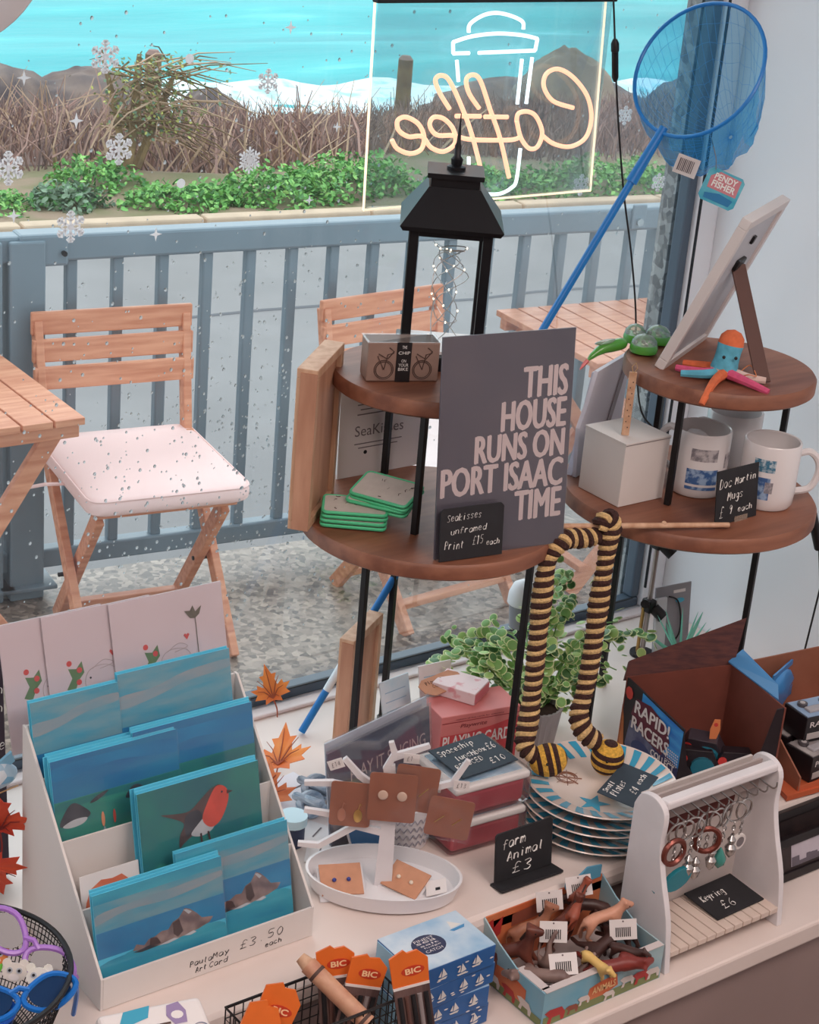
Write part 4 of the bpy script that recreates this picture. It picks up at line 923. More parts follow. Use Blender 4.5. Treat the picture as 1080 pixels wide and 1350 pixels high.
def card(tier_p, x, w, h, pic, label, lean=13, nst=1, yaw=0, edge=None, d=0):
    """greeting card in its sleeve; nst cards behind each other are separate things"""
    y, z = tier_p
    for k in range(nst):
        off = k * .0042; last = k == 0
        t = thing('art_card', label if last else (label if last else label + (', %s card behind it' % ('next', 'third', 'fourth', 'fifth', 'sixth')[k - 1])), 'card',
                  mx=Matrix.Translation((CX0 + x + .0006 * k * (-1) ** k, 1.463 + y + off, z + .0012 * (k % 3))) @ Matrix.Rotation(R(yaw), 4, 'Z') @ Matrix.Rotation(R(90 - lean), 4, 'X'), group='art cards in the display box')
        MB().box((w / 2, h / 2, 0), (w, h, .0018)).build('card', edge_blue if edge is None else edge, t)
        MB().box((w / 2, h / 2, .0021), (w + .002, h + .002, .0004)).build('sleeve', cello, t)
        if last and pic: art('painting', pic(w, h), PAL, t, .00105)
def p_island(w, h):
    B = (.26, .90, .32, .60)
    return [(0, rect(0, .62 * h, w, h)), (2, rect(0, .90 * h, w, h)), blob(12, [(.0, .70), (.25, .76), (.6, .74), (.99, .80), (.99, .86), (.62, .84), (.3, .83), (.02, .80)], w, h), (1, rect(0, .36 * h, w, .62 * h)), blob(2, [(.01, .05), (.5, .02), (.99, .05), (.99, .32), (.7, .37), (.4, .34), (.01, .30)], w, h), blob(2, [(.2, .33), (.5, .28), (.95, .33), (.7, .36), (.4, .37)], w, h), island(w, h, *B, 4, 2),
            shade(w, h, *B, 9, [(.50, .6), (.58, .68), (.62, .2), (.55, .05), (.50, .2)]), shade(w, h, *B, 9, [(.22, .34), (.30, .28), (.34, .05), (.2, .02)]), shade(w, h, *B, 8, [(.64, .95), (.68, .94), (.74, .80), (.70, .74)]), shade(w, h, *B, 5, [(0, .02), (.2, .1), (.3, -.02), (.1, -.05)]), shade(w, h, *B, 8, [(.3, -.02), (.5, .06), (.56, .0), (.42, -.06)]), shade(w, h, *B, 8, [(.62, .02), (.74, .1), (.78, .02), (.7, -.03)])]
def p_beach(w, h): return [(10, rect(0, .6 * h, w, h)), blob(1, [(.02, .80), (.5, .86), (.98, .78), (.98, .92), (.5, .95), (.02, .93)], w, h), (3, rect(0, 0, w, .6 * h)), blob(6, [(.02, .5), (.4, .54), (.98, .5), (.98, .58), (.4, .585), (.02, .58)], w, h), blob(2, [(.02, .03), (.5, .02), (.98, .06), (.98, .14), (.6, .20), (.3, .17), (.02, .2)], w, h), blob(5, [(.03, .36), (.08, .5), (.14, .56), (.2, .52), (.27, .42), (.2, .37)], w, h), blob(8, [(.05, .36), (.14, .40), (.24, .39), (.2, .34), (.1, .33)], w, h), blob(5, [(.27, .52), (.33, .57), (.42, .60), (.40, .57), (.32, .52)], w, h), blob(5, [(.55, .47), (.6, .56), (.66, .57), (.72, .5), (.66, .47)], w, h), (11, disc(.36 * w, .33 * h, .014 * w, .075 * h, 10)), (7, disc(.45 * w, .33 * h, .011 * w, .07 * h, 10)), (12, disc(.365 * w, .2 * h, .012 * w, .06 * h, 10)), blob(5, [(.06, .0), (.14, .07), (.28, .06), (.34, .005), (.2, .002)], w, h)]
def p_green(w, h): return [(10, rect(0, .56 * h, w, h)), blob(1, [(.02, .72), (.5, .80), (.98, .74), (.98, .9), (.5, .92), (.02, .9)], w, h), (3, rect(0, 0, w, .58 * h)), blob(6, [(.02, .4), (.5, .44), (.98, .4), (.98, .55), (.5, .56), (.02, .55)], w, h), blob(5, [(.05, .2), (.15, .33), (.28, .36), (.4, .24), (.25, .2)], w, h)]
def p_sky(w, h): return [(0, rect(0, .46 * h, w, h)), blob(12, [(.0, .66), (.3, .70), (.6, .78), (.99, .82), (.99, .90), (.6, .88), (.3, .80), (.0, .78)], w, h), (1, rect(0, 0, w, .48 * h)), blob(2, [(.02, .05), (.5, .02), (.98, .05), (.98, .2), (.5, .26), (.02, .2)], w, h), island(w, h, .45, .98, .2, .40, 4, 5), shade(w, h, .45, .98, .2, .40, 8, [(.5, .5), (.6, .66), (.66, .5), (.56, .4)])]
def p_robin(w, h):
    return [(6, rect(0, 0, w, h)), blob(3, [(.02, .02), (.5, .02), (.98, .02), (.98, .26), (.8, .2), (.5, .14), (.2, .2), (.02, .24)], w, h), (3, disc(.14 * w, .2 * h, .06 * w, .1 * h, 11)), (3, disc(.86 * w, .3 * h, .06 * w, .16 * h, 11)), (3, disc(.78 * w, .22 * h, .03 * w, .14 * h, 9)), blob(8, [(.38, .04), (.37, .2), (.42, .33), (.52, .36), (.60, .30), (.63, .16), (.62, .04)], w, h), blob(5, [(.47, .04), (.5, .18), (.58, .23), (.66, .18), (.68, .06)], w, h),
            blob(9, [(.17, .745), (.28, .72), (.40, .71), (.50, .79), (.60, .87), (.67, .86), (.60, .62), (.50, .50), (.40, .46), (.34, .42), (.30, .39), (.31, .50), (.35, .60), (.28, .67)], w, h), blob(5, [(.36, .66), (.46, .70), (.50, .62), (.42, .52), (.36, .48)], w, h), blob(8, [(.40, .48), (.48, .44), (.57, .47), (.60, .54), (.54, .62), (.46, .56)], w, h),
            blob(7, [(.50, .60), (.56, .50), (.64, .53), (.70, .64), (.73, .76), (.70, .85), (.63, .87), (.56, .76)], w, h), (9, [(.715 * w, .81 * h), (.77 * w, .785 * h), (.715 * w, .77 * h)]), (5, disc(.675 * w, .805 * h, .008 * w, .011 * h, 10)), (9, [(.47 * w, .47 * h), (.475 * w, .30 * h), (.49 * w, .30 * h), (.485 * w, .47 * h)]), (9, [(.53 * w, .47 * h), (.55 * w, .30 * h), (.565 * w, .30 * h), (.545 * w, .47 * h)])]
B0 = (.008, .004)
card((.010, .012), .006, .163, .118, p_island, 'island painting card in the left front pocket', nst=3)
card((.023, .012), .118, .150, .128, p_island, 'island painting card in the right front pocket', nst=2)
card((.062, .080), .088, .160, .126, p_robin, 'card with a painted red-breasted robin', nst=4)
card((.114, .122), .006, .160, .122, p_beach, 'beach painting card with two small figures', nst=5)
card((.120, .128), .112, .160, .122, p_green, 'green sea painting card beside the beach card', nst=3)
card((.162, .178), .004, .110, .118, p_sky, 'pale sky painting card in the left of the top pocket', nst=2)
card((.166, .178), .116, .150, .124, p_sky, 'pale sky painting card in the right of the top pocket', nst=2)
# orange artist label
t = thing('artist_label', 'torn-edged orange artist label in the display box', 'label', mx=Matrix.Translation((CX0 + .012, 1.463 + .066, .070)) @ Matrix.Rotation(R(77), 4, 'X'))
MB().box((.037, .028, 0), (.074, .056, .001)).build('label_card', paper, t)
art('orange_blot', [(0, [(0, 0), (.07, 0), (.072, .038), (.062, .036), (.052, .046), (.040, .044), (.026, .046), (.012, .038), (.006, .024)])], [M('blot_orange', (206, 104, 76), .6, scale=30, rgb2=(220, 132, 102))], t, .0008)
text_fit('Paula May', .024, .050, .022, .027, paper, t, .0013)
# rabbit Christmas cards at the back
hol = [M('holly_green', (92, 124, 84), .6), M('berry_red', (200, 72, 72), .6), M('pencil_grey', (170, 156, 156), .7), M('leaf_dark', (96, 92, 80), .7)]
rab_paper = M('rabbit_card_paper', (206, 192, 198), .35, var=.02, scale=10, coat=.5)
for k, (x, w_, lb) in enumerate([(-.004, .13, 'rabbit and holly card at the left of the back row'), (.048, .14, 'rabbit and holly card in the middle of the back row'), (.132, .152, 'rabbit and mistletoe card at the right of the back row')]):
    t = thing('rabbit_card', lb, 'card', mx=Matrix.Translation((CX0 + x, 1.463 + .202 - k * .0035 + .012, .215)) @ Matrix.Rotation(R(74), 4, 'X'), group='rabbit cards at the back of the display box')
    h_ = .152
    MB().box((w_ / 2, h_ / 2, 0), (w_, h_, .0016)).build('card', rab_paper, t)
    MB().box((w_ / 2, h_ / 2, .0020), (w_ + .003, h_ + .003, .0004)).build('sleeve', cello, t)
    ox = .022 if k < 2 else .036; oy = .062
    lay = [(0, [(ox, oy), (ox + .008, oy + .012), (ox + .004, oy + .024), (ox + .014, oy + .022), (ox + .022, oy + .030), (ox + .024, oy + .016), (ox + .016, oy + .008), (ox + .010, oy - .004)])]
    for (dx, dy) in ((.006, .030), (.018, .02), (.016, .006)): lay.append((1, disc(ox + dx, oy + dy, .0035, n=10)))
    lay.append((1, [(ox + .062, oy + .028), (ox + .058, oy + .034), (ox + .060, oy + .036), (ox + .062, oy + .034), (ox + .064, oy + .036), (ox + .066, oy + .034)]))
    if k == 2: lay += [(3, [(.105, .115), (.098, .125), (.106, .124), (.110, .130), (.113, .122), (.122, .128), (.118, .118), (.112, .114)]), (3, rect(.1115, .06, .1125, .115))]
    art('holly_print', lay, hol, t, .00095)
    mb = MB(); mb.tube(smooth_pts([(ox + .026, oy - .01, .0011), (ox + .024, oy + .006, .0011), (ox + .032, oy + .018, .0011), (ox + .05, oy + .02, .0011), (ox + .064, oy + .012, .0011), (ox + .066, oy - .01, .0011)], 5), .0004, 3)
    mb.tube(smooth_pts([(ox + .034, oy + .018, .0011), (ox + .05, oy + .026, .0011), (ox + .062, oy + .02, .0011), (ox + .044, oy + .016, .0011)], 5), .0004, 3)
    mb.build('rabbit_outline', hol[2], t); stuff(t.children[-1])
    MB().prism(disc(ox + .031, oy + .008, .0013, n=8), .0003, Matrix.Translation((0, 0, .0010))).build('rabbit_eye', ink, t)

# ------------------------------------------------------------------ far left: chalkboard, fish, red leaves, mesh bowl
t = thing('menu_board', 'dark chalk menu board at the left edge', 'sign', mx=fr((.660, 1.74, .004), (1, .05, 0), (0, .06, 1)))
MB().box((.075, .155, -.003), (.150, .31, .005)).build('board', M('chalkboard_plum', (52, 40, 52), .75), t)
hand([('or', .12, .27, .15, .012), ('warm', .09, .245, .15, .012), ('Can', .11, .222, .15, .012), ('just', .105, .192, .145, .012), ('coffee', .095, .168, .15, .013, .004), ('you', .11, .14, .148, .012), ('your', .10, .088, .15, .012)], chalk, t, .0007, .0006)
t = thing('fish_ornament', 'pale blue spotted fish ornament on a string at the left', 'ornament', (.763, 1.69, .185))
mb = MB(); mb.ell((0, 0, 0), (.030, .012, .017), 16, 10); mb.build('body', M('fish_white', (222, 232, 240), .5, scale=60, rgb2=(120, 176, 208), kind='cells', lo=.2, hi=.9), t, smooth=True)
MB().prism([(-.002, .012), (.022, .028), (.026, .015), (.012, .006)], .004, fr((0, .002, 0), (1, 0, 0), (0, 0, 1))).build('fin', M('fish_blue', (130, 184, 212), .5), t)
mb = MB(); mb.tube([(-.06, -.005, -.018), (-.01, -.006, -.022), (.028, -.006, -.016)], .0008, 4); mb.build('string', MATS['twine'], t)

def maple(p, mx, label, mats, size):
    t = thing('maple_leaf', label, 'leaf', mx=mx, group='artificial autumn leaves')
    half = [(0, -.30), (.06, -.28), (.30, -.36), (.26, -.18), (.62, -.14), (.50, .02), (.70, .22), (.46, .22), (.44, .36), (.24, .22), (.20, .48), (.30, .62), (.14, .62), (0, 1.0)]
    out = half + [(-x, y) for x, y in half[-2:0:-1]]
    mb = MB(); vs = [(0, 0, 0)] + [(x * size, y * size, size * (.16 * (x * x + y * y) - .06 * abs(x))) for x, y in out]; n = len(out)
    mb.add(vs, [(0, i + 1, (i + 1) % n + 1) for i in range(n)]); o = mb.build('blade', mats[0], t)
    sm_ = o.modifiers.new('thick', 'SOLIDIFY'); sm_.thickness = .0008
    mb = MB()
    for a in ((0, .9), (.5, .15), (-.5, .15), (.42, .55), (-.42, .55), (.25, -.22), (-.25, -.22)):
        mb.tube([(0, -.2 * size, .001), (a[0] * size * .5, a[1] * size * .5, .0022 + .05 * size * (a[0] ** 2 + a[1] ** 2)), (a[0] * size * .9, a[1] * size * .9, .0022 + .15 * size * (a[0] ** 2 + a[1] ** 2))], [.0011, .0008, .0004], 4)
    mb.build('veins', mats[1], t)
    mb = MB(); mb.tube(smooth_pts([(0, -.28 * size, 0), (.05 * size, -.6 * size, .006), (.02 * size, -.9 * size, .014)], 4), .0011, 5); mb.build('stalk', mats[1], t)
    return t
lo_ = (M('leaf_orange', (232, 142, 60), .6, scale=20, rgb2=(222, 112, 52)), M('leaf_rust', (150, 70, 40), .7)); lr_ = (M('leaf_red', (214, 84, 50), .6, scale=20, rgb2=(196, 60, 42)), M('leaf_maroon', (130, 40, 34), .7))
maple(0, fr((1.285, 1.905, .060), (.80, -.50, .35), (.45, .30, .80)), 'upright yellow-orange maple leaf beside the rabbit cards', lo_, .042)
maple(0, fr((1.215, 1.772, .040), (.55, -.62, .30), (.70, .50, .30)), 'large orange maple leaf near the foot of the net pole', lo_, .062)
maple(0, fr((1.168, 1.728, .020), (.75, -.60, .1), (.45, .5, .35)), 'rust orange maple leaf under the large orange leaf', (M('leaf_burnt', (206, 104, 58), .6, scale=20, rgb2=(224, 140, 88)), lo_[1]), .055)
maple(0, fr((.762, 1.672, .135), (.75, -.6, 0), (-.2, -.1, .95)), 'red maple leaf hanging under the fish ornament', lr_, .055)
maple(0, fr((.748, 1.662, .085), (.8, -.5, .2), (.2, .1, -.95)), 'scarlet maple leaf behind the mesh bowl', lr_, .055)

bx_, by_, bz_ = .625, 1.485, .0005
t = thing('mesh_bowl', 'black wire mesh bowl of novelty glasses at the bottom left', 'bowl', (bx_, by_, bz_))
prof = [(.072, .002), (.090, .02), (.104, .045), (.114, .075), (.120, .100)]
mb = MB(); n = 64
def pz(f):
    k = f * (len(prof) - 1); i = min(int(k), len(prof) - 2); a = k - i; return tuple(prof[i][q] * (1 - a) + prof[i + 1][q] * a for q in (0, 1))
for k in range(n * 2):
    a = 2 * math.pi * k / (n * 2); mb.tube([(pz(f)[0] * math.cos(a), pz(f)[0] * math.sin(a), pz(f)[1]) for f in (0, .25, .5, .75, 1)], .0007, 3)
for i in range(17):
    r_, z_ = pz(i / 16); mb.tube([(r_ * math.cos(2 * math.pi * k / n), r_ * math.sin(2 * math.pi * k / n), z_) for k in range(n)], .0007, 3, closed=True)
stuff(mb.build('wire_mesh', black_metal, t))
mb = MB(); mb.tube([(.120 * math.cos(2 * math.pi * k / n), .120 * math.sin(2 * math.pi * k / n), .100) for k in range(n)], .0032, 7, closed=True); mb.build('rim', black_metal, t, smooth=True)
MB().lathe([(.073, .0), (.073, .003), (.0001, .003)], 40).build('base', black_metal, t)
def glasses(mx, col_, label, lens=None):
    t = thing('novelty_glasses', label, 'glasses', mx=mx, group='novelty glasses in the mesh bowl')
    for sx in (-1, 1):
        c = (sx * .030, 0)
        mb = MB(); mb.tube([(c[0] + .024 * math.cos(q) * (1 + .15 * math.cos(2 * q)), .019 * math.sin(q) + .004 * math.cos(q) * sx, 0) for q in [k * math.pi / 12 for k in range(24)]], .0034, 7, closed=True); mb.build('rim', col_, t, smooth=True)
        MB().prism(disc(c[0], 0, .022, .017, 18), .001).build('lens', M('dark_lens', (34, 26, 44), .15) if lens is None else lens, t)
        mb = MB(); mb.tube(smooth_pts([(sx * .055, .008, 0), (sx * .058, .008, -.03), (sx * .052, .004, -.075)], 4), .0026, 6); mb.build('temple', col_, t, smooth=True)
    mb = MB(); mb.tube([(-.010, .006, .001), (0, .010, .002), (.010, .006, .001)], .0032, 7); mb.build('bridge', col_, t, smooth=True)
    return t
glasses(fr((.712, 1.492, .093), (.38, -.62, -.35), (.55, .15, .5)), M('plastic_lilac', (172, 122, 208), .3), 'lilac children glasses at the bowl rim')
glasses(fr((.672, 1.425, .088), (.82, -.30, .1), (.35, .72, .42)), M('plastic_blue', (24, 110, 196), .3), 'bright blue glasses at the front of the bowl', M('lens_blue', (18, 52, 92), .15))
glasses(fr((.610, 1.442, .082), (.8, -.35, -.1), (.35, .72, .42)), M('plastic_royal', (30, 90, 190), .3), 'royal blue glasses left of the bright blue ones', M('lens_blue', (18, 52, 92), .15))
def charm(c, col_, label, kind):
    t = thing('animal_charm', label, 'charm', mx=fr(c, (.80, -.60, 0), (.3, .35, .85)), group='animal charms in the mesh bowl')
    mb = MB(); mb.prism(disc(0, 0, .013, .010, 16), .004); mb.build('face', col_, t)
    for sx in (-1, 1):
        MB().prism(disc(sx * .009, .009, .005, n=10), .003).build('ear', col_, t)
        e = MB().prism(disc(sx * .005, .002, .0032, n=10), .001, Matrix.Translation((0, 0, .004))).build('eye', cwhite, t)
        MB().prism(disc(sx * .005, .002, .0016, n=8), .0008, Matrix.Translation((0, 0, .005))).build('pupil', ink, e)
    MB().prism(disc(0, -.005, .006, .0035, 12), .0012, Matrix.Translation((0, 0, .004))).build('muzzle', paper, t)
charm((.688, 1.562, .085), M('charm_purple', (104, 62, 140), .5), 'purple animal charm at the back of the bowl', 0)
charm((.690, 1.535, .083), M('charm_grey', (150, 136, 140), .5), 'grey animal charm with round eyes', 1)
charm((.684, 1.510, .083), M('charm_orange', (216, 130, 70), .5), 'orange animal charm in the bowl', 2)
charm((.688, 1.472, .084), M('charm_white', (220, 214, 206), .5), 'white animal charm beside the lilac glasses', 3)
charm((.655, 1.485, .083), M('charm_mauve', (190, 170, 200), .5), 'mauve animal charm at the left of the bowl', 4)
charm((.700, 1.440, .094), M('charm_pup', (226, 224, 214), .5), 'white puppy charm on the bright blue glasses', 5)
t = thing('green_band', 'lime green band lying between the animal charms', 'band', (.665, 1.51, .078))
mb = MB(); mb.tube([(.022 * math.cos(q), .018 * math.sin(q), .008 * math.sin(q)) for q in [k * math.pi / 10 for k in range(20)]], .003, 6, closed=True); mb.build('loop', M('plastic_lime', (110, 200, 70), .35), t, smooth=True)

# ------------------------------------------------------------------ middle of the sill: earring tree and around
TB = Vector((1.195, 1.5, 0)); TX = Vector((math.cos(R(38.3)), -math.sin(R(38.3)), 0))
tmx = fr(TB, TX, (0, 0, 1))          # x across the view, y up, z towards the shop
white_wood = M('white_painted_wood', (226, 222, 224), .5, var=.03, scale=20)
t = thing('earring_tree', 'white earring tree standing in an oval white tray', 'jewellery stand', mx=tmx)
mb = MB(); n = 48; prof = [(.70, .001), (.93, .004), (1.0, .026), (.965, .026), (.90, .008), (.0, .006)]
vs = []
for k, z_ in prof: vs += [(.098 * k * math.cos(2 * math.pi * j / n), z_, .062 * k * math.sin(2 * math.pi * j / n)) for j in range(n)]
fs = [(i * n + j, (i + 1) * n + j, (i + 1) * n + (j + 1) % n, i * n + (j + 1) % n) for i in range(len(prof) - 1) for j in range(n)]
mb.add(vs, fs + [tuple(range(n))]).build('tray', M('tray_white', (230, 228, 230), .3, coat=.3), t, smooth=True)
def limb(name, pts, w0, w1):
    mb = MB(); L = len(pts)
    for i in range(L - 1):
        a, b = Vector((*pts[i], 0)), Vector((*pts[i + 1], 0)); wa = w0 + (w1 - w0) * i / (L - 1); wb = w0 + (w1 - w0) * (i + 1) / (L - 1)
        dr = (b - a).normalized(); nn = Vector((-dr.y, dr.x, 0)); a2 = a - dr * wa * .3; b2 = b + dr * wb * .2
        mb.prism([tuple((a2 + nn * wa / 2)[:2]), tuple((a2 - nn * wa / 2)[:2]), tuple((b2 - nn * wb / 2)[:2]), tuple((b2 + nn * wb / 2)[:2])], .006, Matrix.Translation((0, 0, -.003 - .00003 * i)))
    return mb.build(name, white_wood, t)
limb('trunk', [(0, .006), (0, .074), (0, .134), (-.004, .176)], .022, .012)
for pts in ([(0, .082), (-.04, .089), (-.083, .056), (-.108, .056)], [(-.004, .096), (-.07, .102), (-.103, .105)], [(-.005, .134), (-.073, .146), (-.105, .143)], [(-.004, .134), (-.04, .16), (-.059, .181)], [(-.003, .144), (-.008, .174), (0, .194), (-.005, .209)], [(0, .19), (.04, .209)], [(-.002, .123), (.051, .152), (.073, .161), (.089, .193)]):
    limb('branch', pts, .0095, .006)
gold = M('earring_gold', (214, 176, 110), .3, metal=.8); pearl = M('pearl', (230, 216, 196), .2, coat=.5)
def ecard(a0, a1, z0, z1, dz, label, kind, tilt=0):
    w_, h_ = a1 - a0, z1 - z0
    t = thing('earring_card', label, 'earring card', mx=tmx @ tr(a0, z0, dz, rz=tilt), group='earring cards on the white tree')
    rc = lambda w, h, r: [(cx + r * math.cos(a), cy + r * math.sin(a)) for cx, cy, s0 in ((w - r, h - r, 0), (r, h - r, 90), (r, r, 180), (w - r, r, 270)) for a in [R(s0 + q * 45) for q in range(3)]]
    MB().prism(rc(w_, h_, .004), .001).build('card', kraft_dark, t)
    MB().box((w_ / 2, h_ / 2 + .004, .0022), (w_ + .005, h_ + .014, .0003)).build('bag', cello, t)
    for sx in (-1, 1):
        cx = w_ / 2 + sx * w_ * .2; 
        if kind == 'disc': MB().ell((cx, h_ * .56, .003), (.0062, .0068, .0015), 14, 8).build('earring', M('shell_disc', (206, 178, 160), .3), t, smooth=True)
        elif kind == 'leaf':
            mb = MB(); mb.ell((cx, h_ * .26, .002), (.0055, .0095, .0012), 12, 7, tr(0, 0, 0)); mb.tube([(cx, h_ * .4, .002), (cx + .002, h_ * .55, .003), (cx + .004, h_ * .5, .002)], .0005, 4); mb.build('earring', gold if sx > 0 else M('earring_rose', (196, 140, 120), .3, metal=.5), t, smooth=True)
        else: mb = MB(); mb.tube([(cx - .006, h_ * .35, .002), (cx + .004, h_ * .55, .002)], .0006, 4); mb.build('earring', gold, t, smooth=True)
    return t
ecard(-.073, -.023, .091, .153, .006, 'brown earring card with leaf drops, leftmost on the tree', 'leaf')
ecard(-.027, .031, .105, .172, .0095, 'brown earring card with two pale discs in the middle of the tree', 'disc')
ecard(0.001, .054, .121, .184, .004, 'brown earring card tucked behind the middle one', 'bar', -4)
ecard(.043, .098, .092, .147, .0085, 'brown earring card at the right end of the tree', 'bar', -6)
for k, (x, z_, lb) in enumerate([(-.075, .176, 'white price ticket hanging on the left upper branch'), (.012, .196, 'white price ticket at the tree top'), (.075, .165, 'white price ticket on the right branch')]):
    q = thing('price_ticket', lb, 'ticket', mx=tmx @ tr(x, z_ - .010, .005, rz=25 if k == 0 else 0), group='price tickets on the earring tree')
    MB().box((.009, .006, 0), (.019, .013, .0006)).build('ticket', paper, q); hand([(['£14', '£18', '£13'][k], .003, .003, .015, .006)], grey_ink, q, .0004, .0006)
def tray_card(x, z_, rz, label, w_, h_, stud):
    q = thing('earring_card', label, 'earring card', mx=tmx @ tr(x, .017, z_, rx=-80) @ Matrix.Rotation(R(rz), 4, 'Z') @ tr(0, 0, 0, rx=14), group='earring cards lying in the tray')
    MB().box((0, 0, .0), (w_, h_, .0022)).build('card', kraft, q)
    for sx in (-1, 1): MB().ell((sx * .009, -.002, .003), .0028, 10, 7).build('stud', stud, q, smooth=True)
    MB().box((0, -.004, -.004), (w_ * 1.1, h_ * 1.1, .0012)).build('bag', M('bag_pale', (226, 226, 230), .4), q)
tray_card(-.052, .012, 12, 'kraft earring card with blue studs in the left of the tray', .052, .044, M('stud_blue', (52, 62, 140), .3))
tray_card(.028, .0, -28, 'kraft earring card with pearl studs in the right of the tray', .05, .04, pearl)
q = thing('price_ticket', 'white ticket lying in the right end of the tray', 'ticket', mx=tmx @ tr(.066, .018, .012, rx=-70, ry=0, rz=20)); MB().box((0, 0, 0), (.026, .022, .0008)).build('ticket', paper, q); MB().box((.002, -.003, .0006), (.006, .004, .0003)).build('mark', ink, q)

# herringbone pot behind the tree
t = thing('ceramic_pot', 'white pot with grey herringbone pattern behind the tree', 'pot', (1.282, 1.580, .0004))
mb = MB(); mb.lathe([(.030, 0), (.034, .002), (.037, .05), (.037, .062), (.0345, .062), (.033, .008), (.0, .006)], 36); mb.build('body', M('pot_white', (222, 220, 222), .4), t, smooth=True)
mb = MB()
for row in range(4):
    for k in range(26):
        a = 2 * math.pi * k / 26; b_ = a + .12; r_ = .0356 + .0005 * row; z_ = .010 + row * .011
        mb.tube([(r_ * math.cos(a), r_ * math.sin(a), z_), (r_ * math.cos(b_), r_ * math.sin(b_), z_ + .007)], .0009, 3); mb.tube([(r_ * math.cos(b_), r_ * math.sin(b_), z_ + .007), (r_ * math.cos(b_ + .12), r_ * math.sin(b_ + .12), z_)], .0009, 3)
stuff(mb.build('herringbone', M('pot_grey', (158, 156, 166), .5), t))
MB().lathe([(.033, .052), (.02, .058), (.0001, .059)], 20).build('potpourri', M('potpourri', (120, 60, 52), .8, scale=120, rgb2=(150, 160, 80), kind='cells', lo=.2, hi=.8), t)

# slate print with lettering behind the tree
SX = Vector((.977, .21, 0)); SY = Vector((.02, .16, .98))
t = thing('slogan_print', 'slate blue slogan print in a clear bag behind the earring tree', 'print', mx=fr((1.186, 1.598, .0008), SX, SY))
MB().box((.098, .068, -.001), (.196, .136, .002)).build('board', M('print_navy', (70, 82, 108), .35, scale=5, rgb2=(96, 96, 112)), t)
MB().box((.098, .070, .0008), (.202, .142, .0004)).build('bag', cello, t)
text_fit('PLAY IT SINGING', .040, .186, .084, .102, lt, t, .0004); MB().box((.160, .066, .0005), (.05, .006, .0003)).build('small_print', M('print_mauve', (120, 110, 130), .6), t)
# bagged slate print stacked behind it
t = thing('bagged_print', 'second print in a pale bag right behind the slate one', 'print', mx=fr((1.188, 1.607, .0008), SX, SY)); MB().box((.100, .072, -.002), (.196, .145, .002)).build('board', M('print_pale', (196, 202, 216), .4), t); MB().box((.100, .074, .0006), (.202, .150, .0004)).build('bag', cello, t)

# rope knots, spools and white labels left of the tree
rope = M('rope_grey_blue', (120, 140, 160), .8, scale=40, stretch=(1, 1, 6), rgb2=(190, 200, 210))
def knot(c, r_, label):
    t = thing('rope_knot', label, 'keyring', c, 20, group='rope knots left of the earring tree')
    for k in range(3):
        a = k * 2.1; mb = MB(); mb.tube([((r_ * math.cos(q)) * math.cos(a) - .35 * r_ * math.sin(q) * math.sin(a), (r_ * math.cos(q)) * math.sin(a) + .5 * r_ * math.sin(q) * math.cos(a), .010 + r_ * .45 * math.sin(q + k) + .003 * k) for q in [j * math.pi / 9 for j in range(18)]], .0058, 8, closed=True); mb.build('strand', rope, t, smooth=True)
knot((1.243, 1.722, .002), .022, 'grey rope knot near the orange leaf'); knot((1.212, 1.690, .004), .020, 'grey rope knot in front of the other knot')
t = thing('ribbon_spool', 'small pale blue ribbon spool beside the display box', 'spool', (1.152, 1.642, .0004), 0)
MB().cyl((0, 0, 0), (0, 0, .03), .016, n=18).build('core', M('spool_navy', (52, 60, 88), .6), t, smooth=True); MB().cyl((0, 0, .03), (0, 0, .042), .0185, n=18).build('cap', M('spool_pale', (196, 226, 236), .5), t, smooth=True)
for k, (c, rz, lb, sz) in enumerate([((1.190, 1.640, .001), 30, 'white paper label lying left of the tree', (.05, .045)), ((1.215, 1.745, .001), 10, 'pale plastic bag under the rope knots', (.08, .07)), ((1.170, 1.600, .0015), 50, 'white folded paper by the display box', (.045, .04))]):
    q = thing('paper_slip', lb, 'paper', c, rz, group='papers left of the earring tree'); MB().box((0, 0, .001), (*sz, .0016)).build('sheet', paper if k != 1 else M('bag_lilac', (214, 214, 226), .3, coat=.4), q); MB().box((.004, .002, .0022), (sz[0] * .5, .002, .0004)).build('print_line', grey_ink, q)
t = thing('blue_tile', 'small blue square card leaning behind the tree', 'card', mx=fr((1.205, 1.574, .001), (.9, -.3, .25), (-.2, .35, .9))); MB().box((.02, .02, 0), (.040, .040, .002)).build('card', M('tile_blue', (60, 104, 150), .5, scale=10, rgb2=(84, 130, 172)), t); MB().box((.02, .02, -.0012), (.046, .046, .001)).build('mount', paper, t)

# lunch boxes
lred = M('lunch_red', (206, 62, 84), .4, var=.06, scale=20); lw = M('lunch_white', (232, 228, 226), .35)
def lunch(z_, label, lid_pic):
    t = thing('lunch_box', label, 'lunch box', (1.373, 1.558, z_), -4, group='stacked lunch boxes')
    MB().box((0, 0, .020), (.110, .090, .038)).build('tub', lred, t, bevel=.008, seg=3)
    MB().box((0, 0, .0425), (.118, .098, .011)).build('lid', lw, t, bevel=.004, seg=3)
    MB().box((0, 0, .0485), (.1, .08, .002)).build('lid_panel', M('lid_blue', (120, 170, 206), .3, scale=18, rgb2=(224, 234, 240)), t)
    for sx in (-1, 1): MB().box((sx * .0595, 0, .034), (.003, .03, .018)).build('clip', lw, t, bevel=.001)
    MB().box((0, 0, .026), (.124, .104, .050)).build('wrap', clear('shrink_wrap', refl=.7, rough=.12, body=.05), t, bevel=.008)
lunch(.0005, 'lower red lunch box wrapped in plastic', 0); lunch(.0535, 'upper red lunch box with white lid', 1)
